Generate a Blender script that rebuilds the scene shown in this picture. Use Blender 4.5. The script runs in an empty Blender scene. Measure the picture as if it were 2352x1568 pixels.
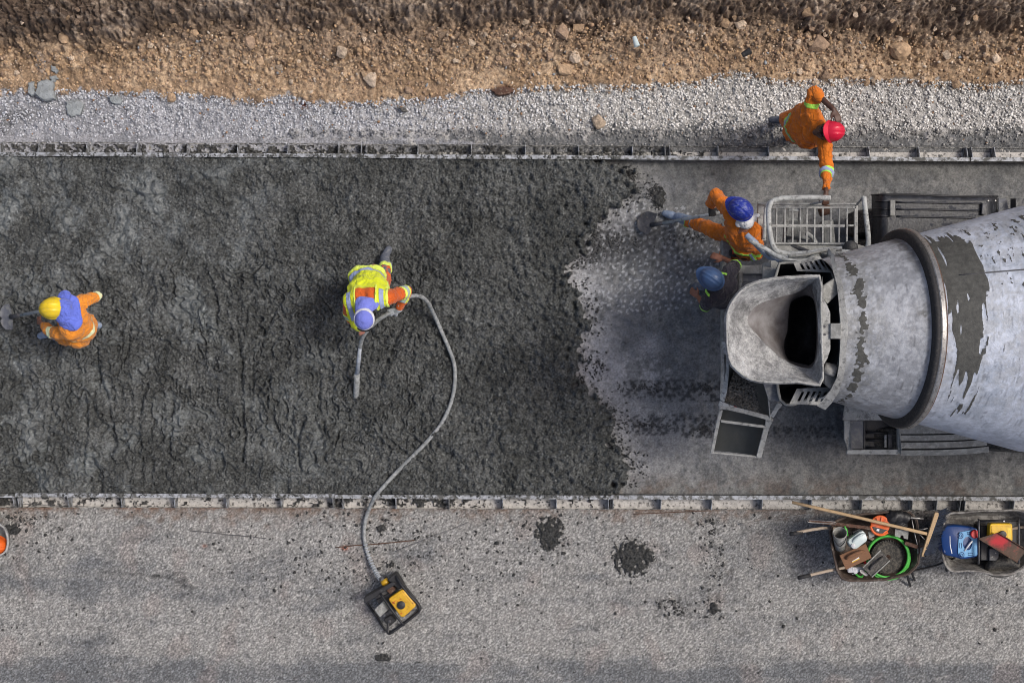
import bpy, math, random
import numpy as np
from mathutils import Vector, Matrix

# ---------------------------------------------------------------- camera, light, exposure
SC = bpy.context.scene
HCAM = 16.0
cam_d = bpy.data.cameras.new('camera')
cam_d.lens = 49.92; cam_d.sensor_width = 36.0; cam_d.clip_end = 400.0
cam = bpy.data.objects.new('camera', cam_d)
cam.location = (0, 0, HCAM)
SC.collection.objects.link(cam); SC.camera = cam

ELEV, AZ = math.radians(58), math.radians(76)
world = bpy.data.worlds.new('World'); SC.world = world; world.use_nodes = True
wn = world.node_tree.nodes; wn.clear()
sky = wn.new('ShaderNodeTexSky'); sky.sky_type = 'NISHITA'; sky.sun_disc = False
sky.sun_elevation = ELEV; sky.sun_rotation = AZ; sky.dust_density = 5.0; sky.air_density = .8; sky.ozone_density = 0.3
bg = wn.new('ShaderNodeBackground'); bg.inputs[1].default_value = 0.115
wo = wn.new('ShaderNodeOutputWorld')
world.node_tree.links.new(sky.outputs[0], bg.inputs[0]); world.node_tree.links.new(bg.outputs[0], wo.inputs[0])
sun_d = bpy.data.lights.new('sun', 'SUN'); sun_d.energy = 1.45; sun_d.angle = math.radians(13); sun_d.color = (1.0, .97, .925)
sun = bpy.data.objects.new('sun', sun_d); SC.collection.objects.link(sun)
sd = Vector((math.sin(AZ)*math.cos(ELEV), math.cos(AZ)*math.cos(ELEV), math.sin(ELEV)))
sun.rotation_euler = sd.to_track_quat('Z', 'Y').to_euler(); sun.location = sd*30
SC.view_settings.view_transform = 'Standard'; SC.view_settings.look = 'None'
SC.cycles.filter_width = 1.0
SC.view_settings.exposure = 0.30; SC.view_settings.gamma = 1.0; SC.view_settings.use_curve_mapping = False

rnd = random.Random(7)
rng = np.random.default_rng(11)
K = 203.84
def at(x, y, z=0.0):
    """real-world point that stands z metres up; x, y read off a 2352 px wide plan"""
    f = (1-z/HCAM)/K
    return Vector(((x-1176)*f, (784-y)*f, z))
def Z1(x, y, z): return at((x/1.742+2000)/1.27551, (y/1.742+500)/1.27551, z)
def Z2(x, y, z): return at(x/3.3333+1552.3, y/3.3333+156.8, z)
def Z3(x, y, z): return at(x/3.9475+1756.2, y/3.9475+1129.0, z)
def ZV(x, y, z): return at(x/4.167+784.0, y/4.167+1113.3, z)
def ZH(x, y, z): return at((x/3.136+2080)/1.27551, (y/3.136+730)/1.27551, z)    # hopper crop
def ZF(x, y, z): return at((x/4.704+2450)/1.27551, (y/4.704+1150)/1.27551, z)   # lower fender crop
def ZG(x, y, z): return at((x/3.92+2400)/1.27551, (y/3.92+550)/1.27551, z)      # upper fender crop
def ZB(x, y, z): return at((x/7.127+2700)/1.27551, (y/7.127+1480)/1.27551, z)   # second barrow crop
def ZC(x, y, z): return at((x/5.06+2100)/1.27551, (y/5.06+1050)/1.27551, z)     # chute crop

# ---------------------------------------------------------------- materials
def L(c):
    """sRGB 0-255 triple to linear"""
    return tuple(((v/255)/12.92 if v/255 <= .04045 else ((v/255+.055)/1.055)**2.4) for v in c)
class NT:
    def __init__(s, name):
        s.m = bpy.data.materials.new(name); s.m.use_nodes = True
        s.t = s.m.node_tree; s.t.nodes.clear()
        s.o = s.n('ShaderNodeOutputMaterial'); s.b = s.n('ShaderNodeBsdfPrincipled')
        s.l(s.b.outputs[0], s.o.inputs[0]); s.co = s.n('ShaderNodeTexCoord').outputs['Object']
    def n(s, t): return s.t.nodes.new(t)
    def l(s, a, b): s.t.links.new(a, b)
    def noise(s, scale, detail=4, rough=.6, vec=None, w=0):
        n = s.n('ShaderNodeTexNoise'); n.inputs['Scale'].default_value = scale
        n.inputs['Detail'].default_value = detail; n.inputs['Roughness'].default_value = rough
        mp = s.n('ShaderNodeMapping'); mp.inputs['Location'].default_value = (w*3.1, w*1.7, w*.9)
        s.l(vec or s.co, mp.inputs[0]); s.l(mp.outputs[0], n.inputs['Vector']); return n.outputs['Fac']
    def scaled(s, sx, sy, sz):
        mp = s.n('ShaderNodeMapping'); mp.inputs['Scale'].default_value = (sx, sy, sz)
        s.l(s.co, mp.inputs[0]); return mp.outputs[0]
    def ramp(s, fac, a, b, va=0.0, vb=1.0):
        r = s.n('ShaderNodeMapRange'); r.inputs['From Min'].default_value = a; r.inputs['From Max'].default_value = b
        r.inputs['To Min'].default_value = va; r.inputs['To Max'].default_value = vb
        s.l(fac, r.inputs['Value']); return r.outputs[0]
    def mix(s, fac, a, b, mode='MIX'):
        m = s.n('ShaderNodeMix'); m.data_type = 'RGBA'; m.blend_type = mode
        if isinstance(fac, (int, float)): m.inputs[0].default_value = fac
        else: s.l(fac, m.inputs[0])
        for v, i in ((a, 6), (b, 7)):
            if isinstance(v, (tuple, list)): m.inputs[i].default_value = (v[0], v[1], v[2], 1)
            else: s.l(v, m.inputs[i])
        return m.outputs[2]
    def math(s, op, a, b=0.0):
        m = s.n('ShaderNodeMath'); m.operation = op
        for v, i in ((a, 0), (b, 1)):
            if isinstance(v, (int, float)): m.inputs[i].default_value = v
            else: s.l(v, m.inputs[i])
        return m.outputs[0]
    def mul(s, col, fac):
        c = s.n('ShaderNodeCombineColor')
        for i in range(3): s.l(fac, c.inputs[i])
        return s.mix(1.0, col, c.outputs[0], 'MULTIPLY')
    def bump(s, h, dist, strength=1.0):
        b = s.n('ShaderNodeBump'); b.inputs['Strength'].default_value = strength; b.inputs['Distance'].default_value = dist
        s.l(h, b.inputs['Height']); s.l(b.outputs[0], s.b.inputs['Normal'])
    def fin(s, col, rough=.7, metal=0.0):
        if isinstance(col, (tuple, list)): s.b.inputs['Base Color'].default_value = (*col[:3], 1)
        else: s.l(col, s.b.inputs['Base Color'])
        if isinstance(rough, (int, float)): s.b.inputs['Roughness'].default_value = rough
        else: s.l(rough, s.b.inputs['Roughness'])
        s.b.inputs['Metallic'].default_value = metal
        return s.m

def simple(name, c, rough=.6, metal=0.0, var=.25, dirt=None, dirt_amt=.5, scale=14, bump=.0015, bscale=60):
    """base colour with uneven tone, an optional crust of dirt, fine relief"""
    t = NT(name); n1 = t.noise(scale, 5, .65); n2 = t.noise(scale*5, 3, .6, w=2)
    col = t.mix(t.ramp(n1, .35, .65), tuple(v*(1-var) for v in c), tuple(min(1, v*(1+var)) for v in c))
    r = t.ramp(n2, .3, .7, max(.05, rough-.1), min(1, rough+.1))
    if dirt:
        n3 = t.noise(scale*1.7, 7, .72, w=5); th = .72-.42*dirt_amt
        f = t.ramp(n3, th-.04, th+.06)
        col = t.mix(f, col, dirt)
        r = t.math('MAXIMUM', r, t.ramp(f, 0, 1, 0, .85))
    if bump: t.bump(t.noise(bscale, 4, .6, w=3), bump)
    m = t.fin(col, r, metal)
    return m

def attr_mat(name, detail=140, lo=.55, hi=1.5, rough=(.7, .95), bump=.004, bscale=160, coarse=35, clo=.8, chi=1.2, speck=None, spec=.5):
    t = NT(name); a = t.n('ShaderNodeAttribute'); a.attribute_name = 'col'
    f = t.ramp(t.noise(detail, 4, .75), .33, .67, lo, hi)
    g = t.ramp(t.noise(coarse, 4, .7, w=4), .33, .67, clo, chi)
    col = t.mul(t.mul(a.outputs['Color'], f), g)
    if speck:
        v = t.n('ShaderNodeTexVoronoi'); v.inputs['Scale'].default_value = speck[0]; t.l(t.co, v.inputs['Vector'])
        vv = t.ramp(v.outputs['Distance'], .0, .5, 1.0, .0)
        sp = t.math('MULTIPLY', vv, t.ramp(t.noise(speck[0]*.35, 3, .7, w=7), .45, .6))
        col = t.mix(sp, col, speck[1])
    r = t.ramp(t.noise(18, 5, .7, w=6), .35, .65, rough[0], rough[1])
    r2 = t.math('MULTIPLY', r, a.outputs['Alpha'])
    t.bump(t.noise(bscale, 5, .75, w=3), bump)
    t.b.inputs['Specular IOR Level'].default_value = spec
    return t.fin(col, r2)

M = {}
CEM = (.40, .39, .37)
M['form'] = simple('galvanised form steel', (.34, .355, .38), .6, .1, .25, (.10, .10, .095), .55, 9)
M['form_in'] = simple('caked form web', (.36, .35, .32), .85, 0, .25, (.05, .05, .048), .55, 13, .004, 70)
M['form_pale'] = simple('pale limed form web', (.46, .44, .41), .85, 0, .2, (.07, .065, .06), .36, 16, .004, 70)
M['orange'] = None
def cloth(name, c, dirt=(.12, .10, .08), amt=.3, fine=1.0):
    t = NT(name); n1 = t.noise(6, 4, .6); wv = t.noise(420, 2, .5, w=2)
    col = t.mix(t.ramp(n1, .3, .7), tuple(v*.82 for v in c), tuple(min(1, v*1.12) for v in c))
    col = t.mul(col, t.ramp(wv, .3, .7, .9, 1.08))
    n3 = t.noise(11, 8, .75, w=5); th = .76-.3*amt
    col = t.mix(t.ramp(n3, th, th+.12, 0, .75), col, dirt)
    fa = t.math('ABSOLUTE', t.math('SUBTRACT', t.noise(9, 3, .5, vec=t.scaled(1, .45, .8), w=8), .5)); fb = t.math('ABSOLUTE', t.math('SUBTRACT', t.noise(11, 3, .5, vec=t.scaled(.4, 1.1, .7), w=9), .5))
    cr = t.math('ADD', t.ramp(fa, 0, .07), t.math('MULTIPLY', t.ramp(fb, 0, .06), .6))
    t.bump(cr, .009*fine, .8)
    t.b.inputs['Sheen Weight'].default_value = .15
    return t.fin(col, .88)
M['orange'] = cloth('orange workwear cotton', (.62, .155, .004))
M['orange2'] = cloth('sun bleached orange cotton', (.74, .25, .02), amt=.25)
M['orange3'] = cloth('deep orange cotton', (.60, .10, .006), amt=.35)
M['dark_shirt'] = cloth('dark plum cotton', (.028, .024, .034), (.09, .085, .08), .25)
M['trouser_dark'] = cloth('dark trousers', (.035, .035, .045), (.12, .11, .1), .4)
M['vest'] = cloth('yellow high visibility mesh', (.66, .72, .012), amt=.05)
M['vest_trim'] = cloth('pale yellow trim', (.72, .85, .12), amt=.0)
M['reflect'] = cloth('grey blue reflective tape', (.30, .36, .55), amt=.1, fine=.4)
M['lime'] = cloth('lime reflective tape', (.42, .85, .10), amt=.05, fine=.4)
M['cream_tape'] = cloth('faded pale tape', (.72, .76, .45), amt=.1, fine=.4)
M['grey_tape'] = cloth('grey reflective tape', (.33, .40, .40), amt=.1, fine=.4)
M['blue_cloth'] = cloth('blue hood cotton', (.115, .16, .60), amt=.12)
M['cap_blue'] = cloth('periwinkle cap cotton', (.17, .20, .62), amt=.08, fine=.5)
M['white_cloth'] = cloth('white cotton', (.66, .66, .68), amt=.12)
M['glove_grey'] = cloth('grey knit glove', (.38, .40, .42), (.1, .1, .1), .35, .5)
M['glove_black'] = cloth('black glove', (.018, .018, .02), (.08, .08, .08), .3, .5)
def skin(name, c):
    t = NT(name); col = t.mix(t.ramp(t.noise(30, 4, .6), .3, .7), tuple(v*.8 for v in c), tuple(v*1.15 for v in c))
    t.bump(t.noise(260, 3, .6), .0015); return t.fin(col, .5)
M['skin_dark'] = skin('dark brown skin', (.085, .040, .026))
M['skin_mid'] = skin('brown skin', (.26, .11, .065))
M['skin_light'] = skin('ruddy skin', (.42, .18, .13))
M['boot_grey'] = simple('cement dusted rubber', (.10, .11, .135), .7, 0, .2, (.22, .22, .22), .35, 20)
M['boot_blue'] = simple('blue grey rubber', (.20, .25, .34), .6, 0, .2, (.36, .37, .38), .35, 20)
def plastic(name, c, dirt=(.35, .33, .3), amt=.2, rough=.38):
    t = NT(name); n = t.noise(9, 5, .6)
    col = t.mix(t.ramp(n, .3, .7), tuple(v*.85 for v in c), tuple(min(1, v*1.1) for v in c))
    st = t.noise(26, 8, .8, vec=t.scaled(1, 2.2, 1), w=4); th = .74-.25*amt
    f = t.ramp(st, th, th+.07, 0, .8); col = t.mix(f, col, dirt)
    t.bump(t.noise(90, 3, .6, w=2), .0012)
    return t.fin(col, t.ramp(f, 0, 1, rough, .8))
M['helmet_yellow'] = plastic('yellow helmet plastic', (.80, .56, .02), (.50, .42, .22), .7)
M['helmet_blue'] = plastic('scuffed blue helmet plastic', (.012, .028, .27), (.20, .23, .36), .85)
M['helmet_slate'] = plastic('slate blue helmet plastic', (.052, .10, .21), (.16, .2, .27), .25)
M['helmet_red'] = plastic('red helmet plastic', (.60, .012, .045), (.75, .35, .38), .25)
M['red_plastic'] = plastic('red plastic', (.50, .01, .012), amt=.1)
M['blue_plastic'] = plastic('dark blue plastic', (.006, .04, .17), (.1, .12, .16), .2)
M['blue_light'] = plastic('light blue plastic', (.13, .36, .62), (.3, .35, .38), .15)
M['white_plastic'] = plastic('white plastic', (.52, .60, .60), (.3, .31, .3), .3, .3)
M['orange_plastic'] = plastic('orange plastic', (.72, .12, .015), (.15, .1, .08), .25)
M['yellow_paint'] = simple('yellow engine paint', (.58, .33, .014), .4, 0, .12, (.24, .10, .015), .3, 12)
M['yellow_bright'] = simple('bright yellow engine paint', (.72, .44, .01), .35, 0, .12, (.3, .16, .02), .15, 12)
M['black'] = simple('black paint', (.013, .013, .015), .5, 0, .3, (.07, .07, .07), .25, 20)
M['black_rubber'] = simple('black rubber', (.016, .016, .018), .75, 0, .3, (.06, .055, .05), .35, 30)
M['tyre'] = simple('dusty tyre rubber', (.035, .033, .030), .85, 0, .3, (.10, .09, .075), .5, 20)
M['cable_hose'] = simple('cement coated hose', (.20, .21, .21), .7, 0, .3, (.33, .34, .34), .45, 16)
M['hose_white'] = simple('pale hose', (.36, .39, .43), .6, 0, .2, (.16, .16, .16), .35, 16)
M['green_hose'] = simple('green hose', (.06, .40, .05), .4, 0, .15, (.08, .25, .06), .2, 20)
M['steel'] = simple('worn steel', (.30, .29, .28), .38, .6, .2, (.12, .11, .10), .35, 20)
M['steel_dark'] = simple('dark steel', (.07, .07, .075), .5, .3, .3, (.14, .13, .12), .35, 18)
M['rust'] = simple('rusted steel', (.085, .042, .027), .85, 0, .35, (.16, .12, .09), .35, 18, .003)
M['tray'] = simple('brown stained barrow tray', (.062, .042, .032), .75, 0, .35, (.15, .13, .11), .35, 9, .003)
M['tray_grey'] = simple('cement crusted barrow tray', (.15, .14, .13), .9, 0, .3, (.29, .28, .26), .55, 8, .006, 60)
M['wood'] = None
def wood(name, c):
    t = NT(name); n = t.noise(8, 6, .7, vec=t.scaled(3, 22, 22))
    col = t.mix(t.ramp(n, .3, .7), tuple(v*.6 for v in c), tuple(v*1.2 for v in c))
    col = t.mix(t.ramp(t.noise(14, 5, .7, w=3), .6, .75, 0, .6), col, (.16, .14, .12))
    t.bump(n, .002); return t.fin(col, .75)
M['wood'] = wood('pale timber', (.52, .36, .20)); M['wood_dark'] = wood('brown timber', (.20, .095, .045))
M['wood_grey'] = wood('weathered timber', (.42, .34, .26))
M['float_dark'] = simple('dark float plastic', (.04, .038, .034), .7, 0, .3, (.12, .11, .1), .5, 14)
M['bristle'] = simple('blue black bristles', (.022, .03, .05), .8, 0, .4)
M['glass_dark'] = simple('dark lens', (.01, .01, .012), .15, 0, .1, None, 0, 14, 0)
M['label'] = simple('white label', (.7, .7, .72), .6, 0, .1)
M['truck_black'] = simple('black fender plastic', (.013, .014, .018), .45, 0, .3, (.04, .042, .05), .42, 7, .002)
M['truck_grey'] = simple('cement filmed grey steel', (.23, .23, .215), .8, 0, .2, (.34, .34, .32), .45, 8, .003)
M['truck_pale'] = simple('cement crusted pale steel', (.34, .34, .325), .85, 0, .22, (.16, .16, .155), .38, 10, .006, 50)
M['truck_slate'] = simple('slate painted steel', (.13, .135, .15), .65, 0, .25, (.22, .22, .21), .45, 8, .003)
M['tube_pale'] = simple('cement coated tube', (.40, .41, .40), .75, 0, .2, (.17, .17, .165), .38, 12, .003)
M['dark_in'] = simple('wet shade-dark interior', (.012, .012, .014), .6, 0, .4, (.04, .04, .04), .4, 12)  # near black: shade inside bowl and spout put into the colour
M['throat'] = None
def hopper_mat():
    t = NT('hopper crust'); n = t.noise(7, 7, .72); n2 = t.noise(45, 5, .75, w=2)
    col = t.mix(t.ramp(n, .38, .60), (.22, .22, .222), (.56, .56, .55))
    col = t.mix(t.ramp(t.noise(3.2, 5, .7, w=8), .52, .66, 0, .8), col, (.12, .12, .12))
    col = t.mul(col, t.ramp(n2, .35, .65, .6, 1.25))
    t.bump(t.math('ADD', n2, t.noise(110, 4, .7, w=6)), .012)
    return t.fin(col, .9)
M['hopper'] = hopper_mat()
def throat_mat():
    t = NT('wet slurry throat'); n = t.noise(5, 5, .65)
    col = t.mix(t.ramp(n, .35, .65), (.12, .105, .10), (.27, .26, .26))
    t.bump(t.noise(12, 3, .5, w=2), .01); return t.fin(col, .35)
M['throat'] = throat_mat()
M['chute_in'] = simple('smooth wet chute liner', (.035, .037, .035), .5, 0, .15, (.05, .05, .047), .3, 3, .001)
M['mud'] = simple('dark mud', (.05, .045, .04), .9, 0, .3)
M['concrete_lump'] = simple('half set concrete', (.075, .072, .066), .85, 0, .4, (.17, .16, .15), .45, 40, .01, 70)
M['slab'] = simple('hardened concrete', (.26, .28, .285), .9, 0, .15, (.17, .18, .18), .4, 10, .004)

# ---------------------------------------------------------------- object helpers
def link(o): SC.collection.objects.link(o); return o
def tagit(o, label=None, cat=None, group=None, kind=None):
    if label: o['label'] = label
    if cat: o['category'] = cat
    if group: o['group'] = group
    if kind: o['kind'] = kind
    return o
def thing(name, label, cat, loc, group=None):
    o = bpy.data.objects.new(name, None); o.location = loc; o.empty_display_size = .1; link(o)
    return tagit(o, label, cat, group)
def wloc(p):
    v = Vector((0, 0, 0))
    while p is not None: v += p.location; p = p.parent
    return v
def raw(name, V, F, mat, parent=None, smooth=False, col=None, bevel=0, loc=None):
    """one mesh object from world-space vertices"""
    me = bpy.data.meshes.new(name); V = np.asarray(V, dtype=np.float64).reshape(-1, 3)
    org = wloc(parent) if parent is not None else (Vector(loc) if loc is not None else Vector(V.mean(0)) if len(V) < 60000 else Vector((0, 0, 0)))
    V = V - np.array(org)
    if isinstance(F, np.ndarray):
        n = F.shape[1]; me.vertices.add(len(V)); me.vertices.foreach_set('co', V.astype(np.float32).ravel())
        me.loops.add(F.size); me.loops.foreach_set('vertex_index', F.astype(np.int32).ravel())
        me.polygons.add(len(F)); me.polygons.foreach_set('loop_start', np.arange(0, F.size, n, dtype=np.int32))
        me.update(calc_edges=True); me.validate()
    else:
        me.from_pydata(V.tolist(), [], [list(map(int, f)) for f in F]); me.update()
    if smooth: me.polygons.foreach_set('use_smooth', [True]*len(me.polygons))
    if col is not None:
        a = me.color_attributes.new('col', 'FLOAT_COLOR', 'POINT')
        c = np.ones((len(V), 4), np.float32); c[:, :col.shape[1]] = col; a.data.foreach_set('color', c.ravel())
    if mat: me.materials.append(M[mat] if isinstance(mat, str) else mat)
    o = bpy.data.objects.new(name, me); link(o)
    if parent is not None: o.parent = parent
    else: o.location = org
    if bevel:
        b = o.modifiers.new('bevel', 'BEVEL'); b.width = bevel; b.segments = 2; b.limit_method = 'ANGLE'; b.angle_limit = math.radians(35)
    return o

class MB:
    def __init__(s): s.v = []; s.f = []
    def add(s, V, F):
        k = len(s.v); s.v += [tuple(p) for p in V]; s.f += [[i+k for i in f] for f in F]; return s
    def box(s, c, size, rot=0.0, tilt=None):
        a, b, d = size[0]/2, size[1]/2, size[2]/2
        R = Matrix.Rotation(rot, 3, 'Z')
        if tilt is not None: R = R @ Matrix.Rotation(tilt, 3, 'Y')
        c = Vector(c); V = [c + R @ Vector((x*a, y*b, z*d)) for x, y, z in
             ((-1,-1,-1),(1,-1,-1),(1,1,-1),(-1,1,-1),(-1,-1,1),(1,-1,1),(1,1,1),(-1,1,1))]
        return s.add(V, [(0,3,2,1),(4,5,6,7),(0,1,5,4),(1,2,6,5),(2,3,7,6),(3,0,4,7)])
    def beam(s, p, q, w, h, up=(0, 0, 1)):
        p, q = Vector(p), Vector(q); d = (q-p).normalized(); sd_ = d.cross(Vector(up))
        if sd_.length < 1e-4: sd_ = d.cross(Vector((1, 0, 0)))
        sd_.normalize(); u = sd_.cross(d); V = []
        for e in (p, q):
            for a, b in ((-1,-1),(1,-1),(1,1),(-1,1)): V.append(e+sd_*a*w/2+u*b*h/2)
        return s.add(V, [(0,3,2,1),(4,5,6,7),(0,1,5,4),(1,2,6,5),(2,3,7,6),(3,0,4,7)])
    def prism(s, pts, t, down=True):
        """polygon of 3D points (roughly flat), thickness t downwards"""
        n = len(pts); top = [Vector(p) for p in pts]; bot = [p-Vector((0, 0, t)) for p in top]
        ar = sum(top[i].x*top[(i+1) % n].y-top[(i+1) % n].x*top[i].y for i in range(n))
        if ar < 0: top.reverse(); bot.reverse()
        return s.add(top+bot, [list(range(n)), list(range(2*n-1, n-1, -1))]+[[i, i+n, (i+1) % n+n, (i+1) % n] for i in range(n)])
    def tube(s, pts, r, n=10, cyc=False, sub=0, caps=True):
        P = [Vector(p) for p in pts]
        R = list(r) if isinstance(r, (list, tuple)) else [r]*len(P)
        if sub:
            Q = []; RR = []; m = len(P)
            rngi = range(m if cyc else m-1)
            for i in rngi:
                p0 = P[(i-1) % m] if cyc or i > 0 else P[0]; p1 = P[i]; p2 = P[(i+1) % m]; p3 = P[(i+2) % m] if cyc or i+2 < m else P[-1]
                for k in range(sub):
                    t = k/sub
                    Q.append(.5*((2*p1)+(p2-p0)*t+(2*p0-5*p1+4*p2-p3)*t*t+(3*p1-p0-3*p2+p3)*t**3)); RR.append(R[i]*(1-t)+R[(i+1) % m]*t)
            if not cyc: Q.append(P[-1]); RR.append(R[-1])
            P, R = Q, RR
        m = len(P); V = []; prev = None
        for i in range(m):
            a = P[(i-1) % m] if cyc or i > 0 else P[i]; b = P[(i+1) % m] if cyc or i < m-1 else P[i]
            d = (b-a); d = d.normalized() if d.length > 1e-9 else Vector((0, 0, 1))
            if prev is None:
                prev = d.cross(Vector((0, 0, 1)))
                if prev.length < .01: prev = d.cross(Vector((1, 0, 0)))
            u = (prev-d*prev.dot(d)).normalized(); w = d.cross(u); prev = u
            for k in range(n):
                an = 2*math.pi*k/n; V.append(P[i]+(u*math.cos(an)+w*math.sin(an))*R[i])
        F = []
        for i in range(m if cyc else m-1):
            j = (i+1) % m
            for k in range(n): F.append((i*n+k, i*n+(k+1) % n, j*n+(k+1) % n, j*n+k))
        if not cyc and caps: F.append(list(range(n-1, -1, -1))); F.append([(m-1)*n+k for k in range(n)])
        return s.add(V, F)
    def lathe(s, prof, org, axis=(0, 0, 1), n=32, ref=(1, 0, 0), cap0=True, cap1=True):
        """prof: list of (distance along axis, radius)"""
        ax = Vector(axis).normalized(); u = Vector(ref)-ax*Vector(ref).dot(ax)
        if u.length < .01: u = Vector((0, 1, 0))-ax*ax.y
        u.normalize(); w = ax.cross(u); V = []; org = Vector(org)
        for h, r in prof:
            for k in range(n):
                a = 2*math.pi*k/n; V.append(org+ax*h+(u*math.cos(a)+w*math.sin(a))*r)
        F = [(i*n+k, i*n+(k+1) % n, (i+1)*n+(k+1) % n, (i+1)*n+k) for i in range(len(prof)-1) for k in range(n)]
        if cap0: F.append(list(range(n-1, -1, -1)))
        if cap1: F.append([(len(prof)-1)*n+k for k in range(n)])
        return s.add(V, F)
    def loft(s, rings, closed=True, cap0=False, cap1=False):
        n = len(rings[0]); V = [p for r in rings for p in r]; F = []
        for i in range(len(rings)-1):
            for k in range(n if closed else n-1): F.append((i*n+k, i*n+(k+1) % n, (i+1)*n+(k+1) % n, (i+1)*n+k))
        if cap0: F.append(list(range(n-1, -1, -1)))
        if cap1: F.append([(len(rings)-1)*n+k for k in range(n)])
        return s.add(V, F)
    def build(s, name, mat, parent=None, smooth=False, bevel=0, label=None):
        o = raw(name, s.v, s.f, mat, parent, smooth, bevel=bevel)
        if smooth == 'auto':
            pass
        if label: o['label'] = label
        return o
def smooth_angle(o, deg=40):
    me = o.data; me.polygons.foreach_set('use_smooth', [True]*len(me.polygons))
    me.set_sharp_from_angle(angle=math.radians(deg)); return o

def resample(pts, n):
    P = np.array([tuple(p) for p in pts]); Q = np.vstack([P, P[:1]]); d = np.r_[0, np.cumsum(np.linalg.norm(np.diff(Q, axis=0), axis=1))]
    t = np.linspace(0, d[-1], n, endpoint=False)
    return [Vector((np.interp(x, d, Q[:, 0]), np.interp(x, d, Q[:, 1]), np.interp(x, d, Q[:, 2]))) for x in t]

# ---------------------------------------------------------------- periodic noise fields (metres in, unit variance out)
class Field:
    def __init__(s, lo, hi, seed, cell=.01, size=(1024, 1024), ax=1.0, ay=1.0, slope=0.0):
        nx, ny = size; s.cell = cell; s.nx, s.ny = nx, ny
        g = np.random.default_rng(seed).standard_normal((ny, nx)); f = np.fft.rfft2(g)
        ky = np.fft.fftfreq(ny, cell)[:, None]*ay; kx = np.fft.rfftfreq(nx, cell)[None, :]*ax
        k = np.sqrt(kx**2+ky**2)+1e-9
        band = np.exp(-(np.maximum(0, np.log(1/(k*hi)))/.25)**2)*np.exp(-(np.maximum(0, np.log(k*lo))/.25)**2)
        band *= k**(-slope); band[0, 0] = 0
        a = np.fft.irfft2(f*band, s=(ny, nx)); s.a = (a/a.std()).astype(np.float32)
    def __call__(s, x, y):
        fx = np.mod(x/s.cell, s.nx); fy = np.mod(y/s.cell, s.ny)
        ix = np.floor(fx).astype(int); iy = np.floor(fy).astype(int); tx = fx-ix; ty = fy-iy
        ix %= s.nx; iy %= s.ny; jx = (ix+1) % s.nx; jy = (iy+1) % s.ny
        return (s.a[iy, ix]*(1-tx)+s.a[iy, jx]*tx)*(1-ty)+(s.a[jy, ix]*(1-tx)+s.a[jy, jx]*tx)*ty
def sstep(a, b, x): t = np.clip((x-a)/(b-a), 0, 1); return t*t*(3-2*t)
def axis_pts(a, b, fine_a, fine_b, step, coarse=.12):
    l = np.arange(a, fine_a, coarse); m = np.arange(fine_a, fine_b, step); r = np.arange(fine_b, b+coarse, coarse)
    return np.concatenate([l, m, r])
def grid(name, xs, ys, Z, col, mat, keep=None, kind='structure'):
    ny, nx = Z.shape; X, Y = np.meshgrid(xs, ys) if xs.ndim == 1 else (xs, ys)
    idx = np.arange(nx*ny).reshape(ny, nx)
    F = np.stack([idx[:-1, :-1], idx[:-1, 1:], idx[1:, 1:], idx[1:, :-1]], -1).reshape(-1, 4)
    V = np.stack([X, Y, Z], -1).reshape(-1, 3); C = col.reshape(-1, col.shape[-1])
    if keep is not None:
        k = keep.reshape(-1); F = F[k[F].all(1)]
        used = np.unique(F); mp = np.full(len(V), -1); mp[used] = np.arange(len(used)); F = mp[F]; V = V[used]; C = C[used]
    o = raw(name, V, F, mat, None, True, C, loc=(0, 0, 0)); o['kind'] = kind; return o
def lerp(a, b, t): return np.asarray(a)*(1-t[..., None])+np.asarray(b)*t[..., None]

F_micro = Field(.018, .04, 1); F_lump = Field(.035, .09, 2); F_med = Field(.12, .4, 3); F_big = Field(.5, 2.0, 4, .02)
F_str = Field(.10, .30, 5, .01, ay=4.0); F_fbm = Field(.02, 1.5, 6, .01, slope=1.2); F_strx = Field(.15, .6, 7, .01, ax=5.0)
F_dt = Field(.055, .11, 31); F_dl = Field(.08, .18, 32); F_m2 = Field(.02, .05, 8); F_pp = Field(.03, .12, 9)
# ================================================================ THE SETTING
# far ground sheet
g = 160.0
raw('ground', [(-g,-g,-.05),(g,-g,-.05),(g,g,-.05),(-g,g,-.05)], [(0,1,2,3)], simple('far dusty ground', (.20, .15, .10), .9, 0, .3), None, loc=(0,0,-.05))['kind'] = 'structure'

def sdist_poly(X, Y, pts):
    """distance from each point to a polyline"""
    d = np.full(X.shape, 1e9)
    for (x0, y0), (x1, y1) in zip(pts[:-1], pts[1:]):
        vx, vy = x1-x0, y1-y0; t = np.clip(((X-x0)*vx+(Y-y0)*vy)/(vx*vx+vy*vy+1e-12), 0, 1)
        d = np.minimum(d, np.hypot(X-x0-t*vx, Y-y0-t*vy))
    return d
def px(*ps): return [tuple(at(x, y))[:2] for x, y in ps]
def blob(X, Y, x, y, rx, ry, z=0, rot=0.0):
    c = at(x, y, z); dx, dy = X-c.x, Y-c.y; a, b = math.cos(rot), math.sin(rot)
    return np.exp(-(((dx*a+dy*b)/(rx/K))**2+((-dx*b+dy*a)/(ry/K))**2))

# form lines (top of flange, inner edge), slight angle like the real lane
def ytop(X): return 2.066-.0052*(X+5.77)     # inner face of the upper form
def ybot(X): return -1.692-.0045*(X+5.77)*.7  # inner face of the lower form
FH = .19

# ---- lane base
xs = axis_pts(-13, 14, -.2, 5.9, .0145, .15); ys = np.arange(-1.86, 2.15, .0145)
X, Y = np.meshgrid(xs, ys)
Z = .0012*F_m2(X, Y)+.004*F_med(X, Y)
n1, n2 = F_fbm(X, Y), F_big(X, Y)
col = lerp((.105, .108, .110), (.178, .178, .172), sstep(-1.2, 1.2, n1+.5*n2))
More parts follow.
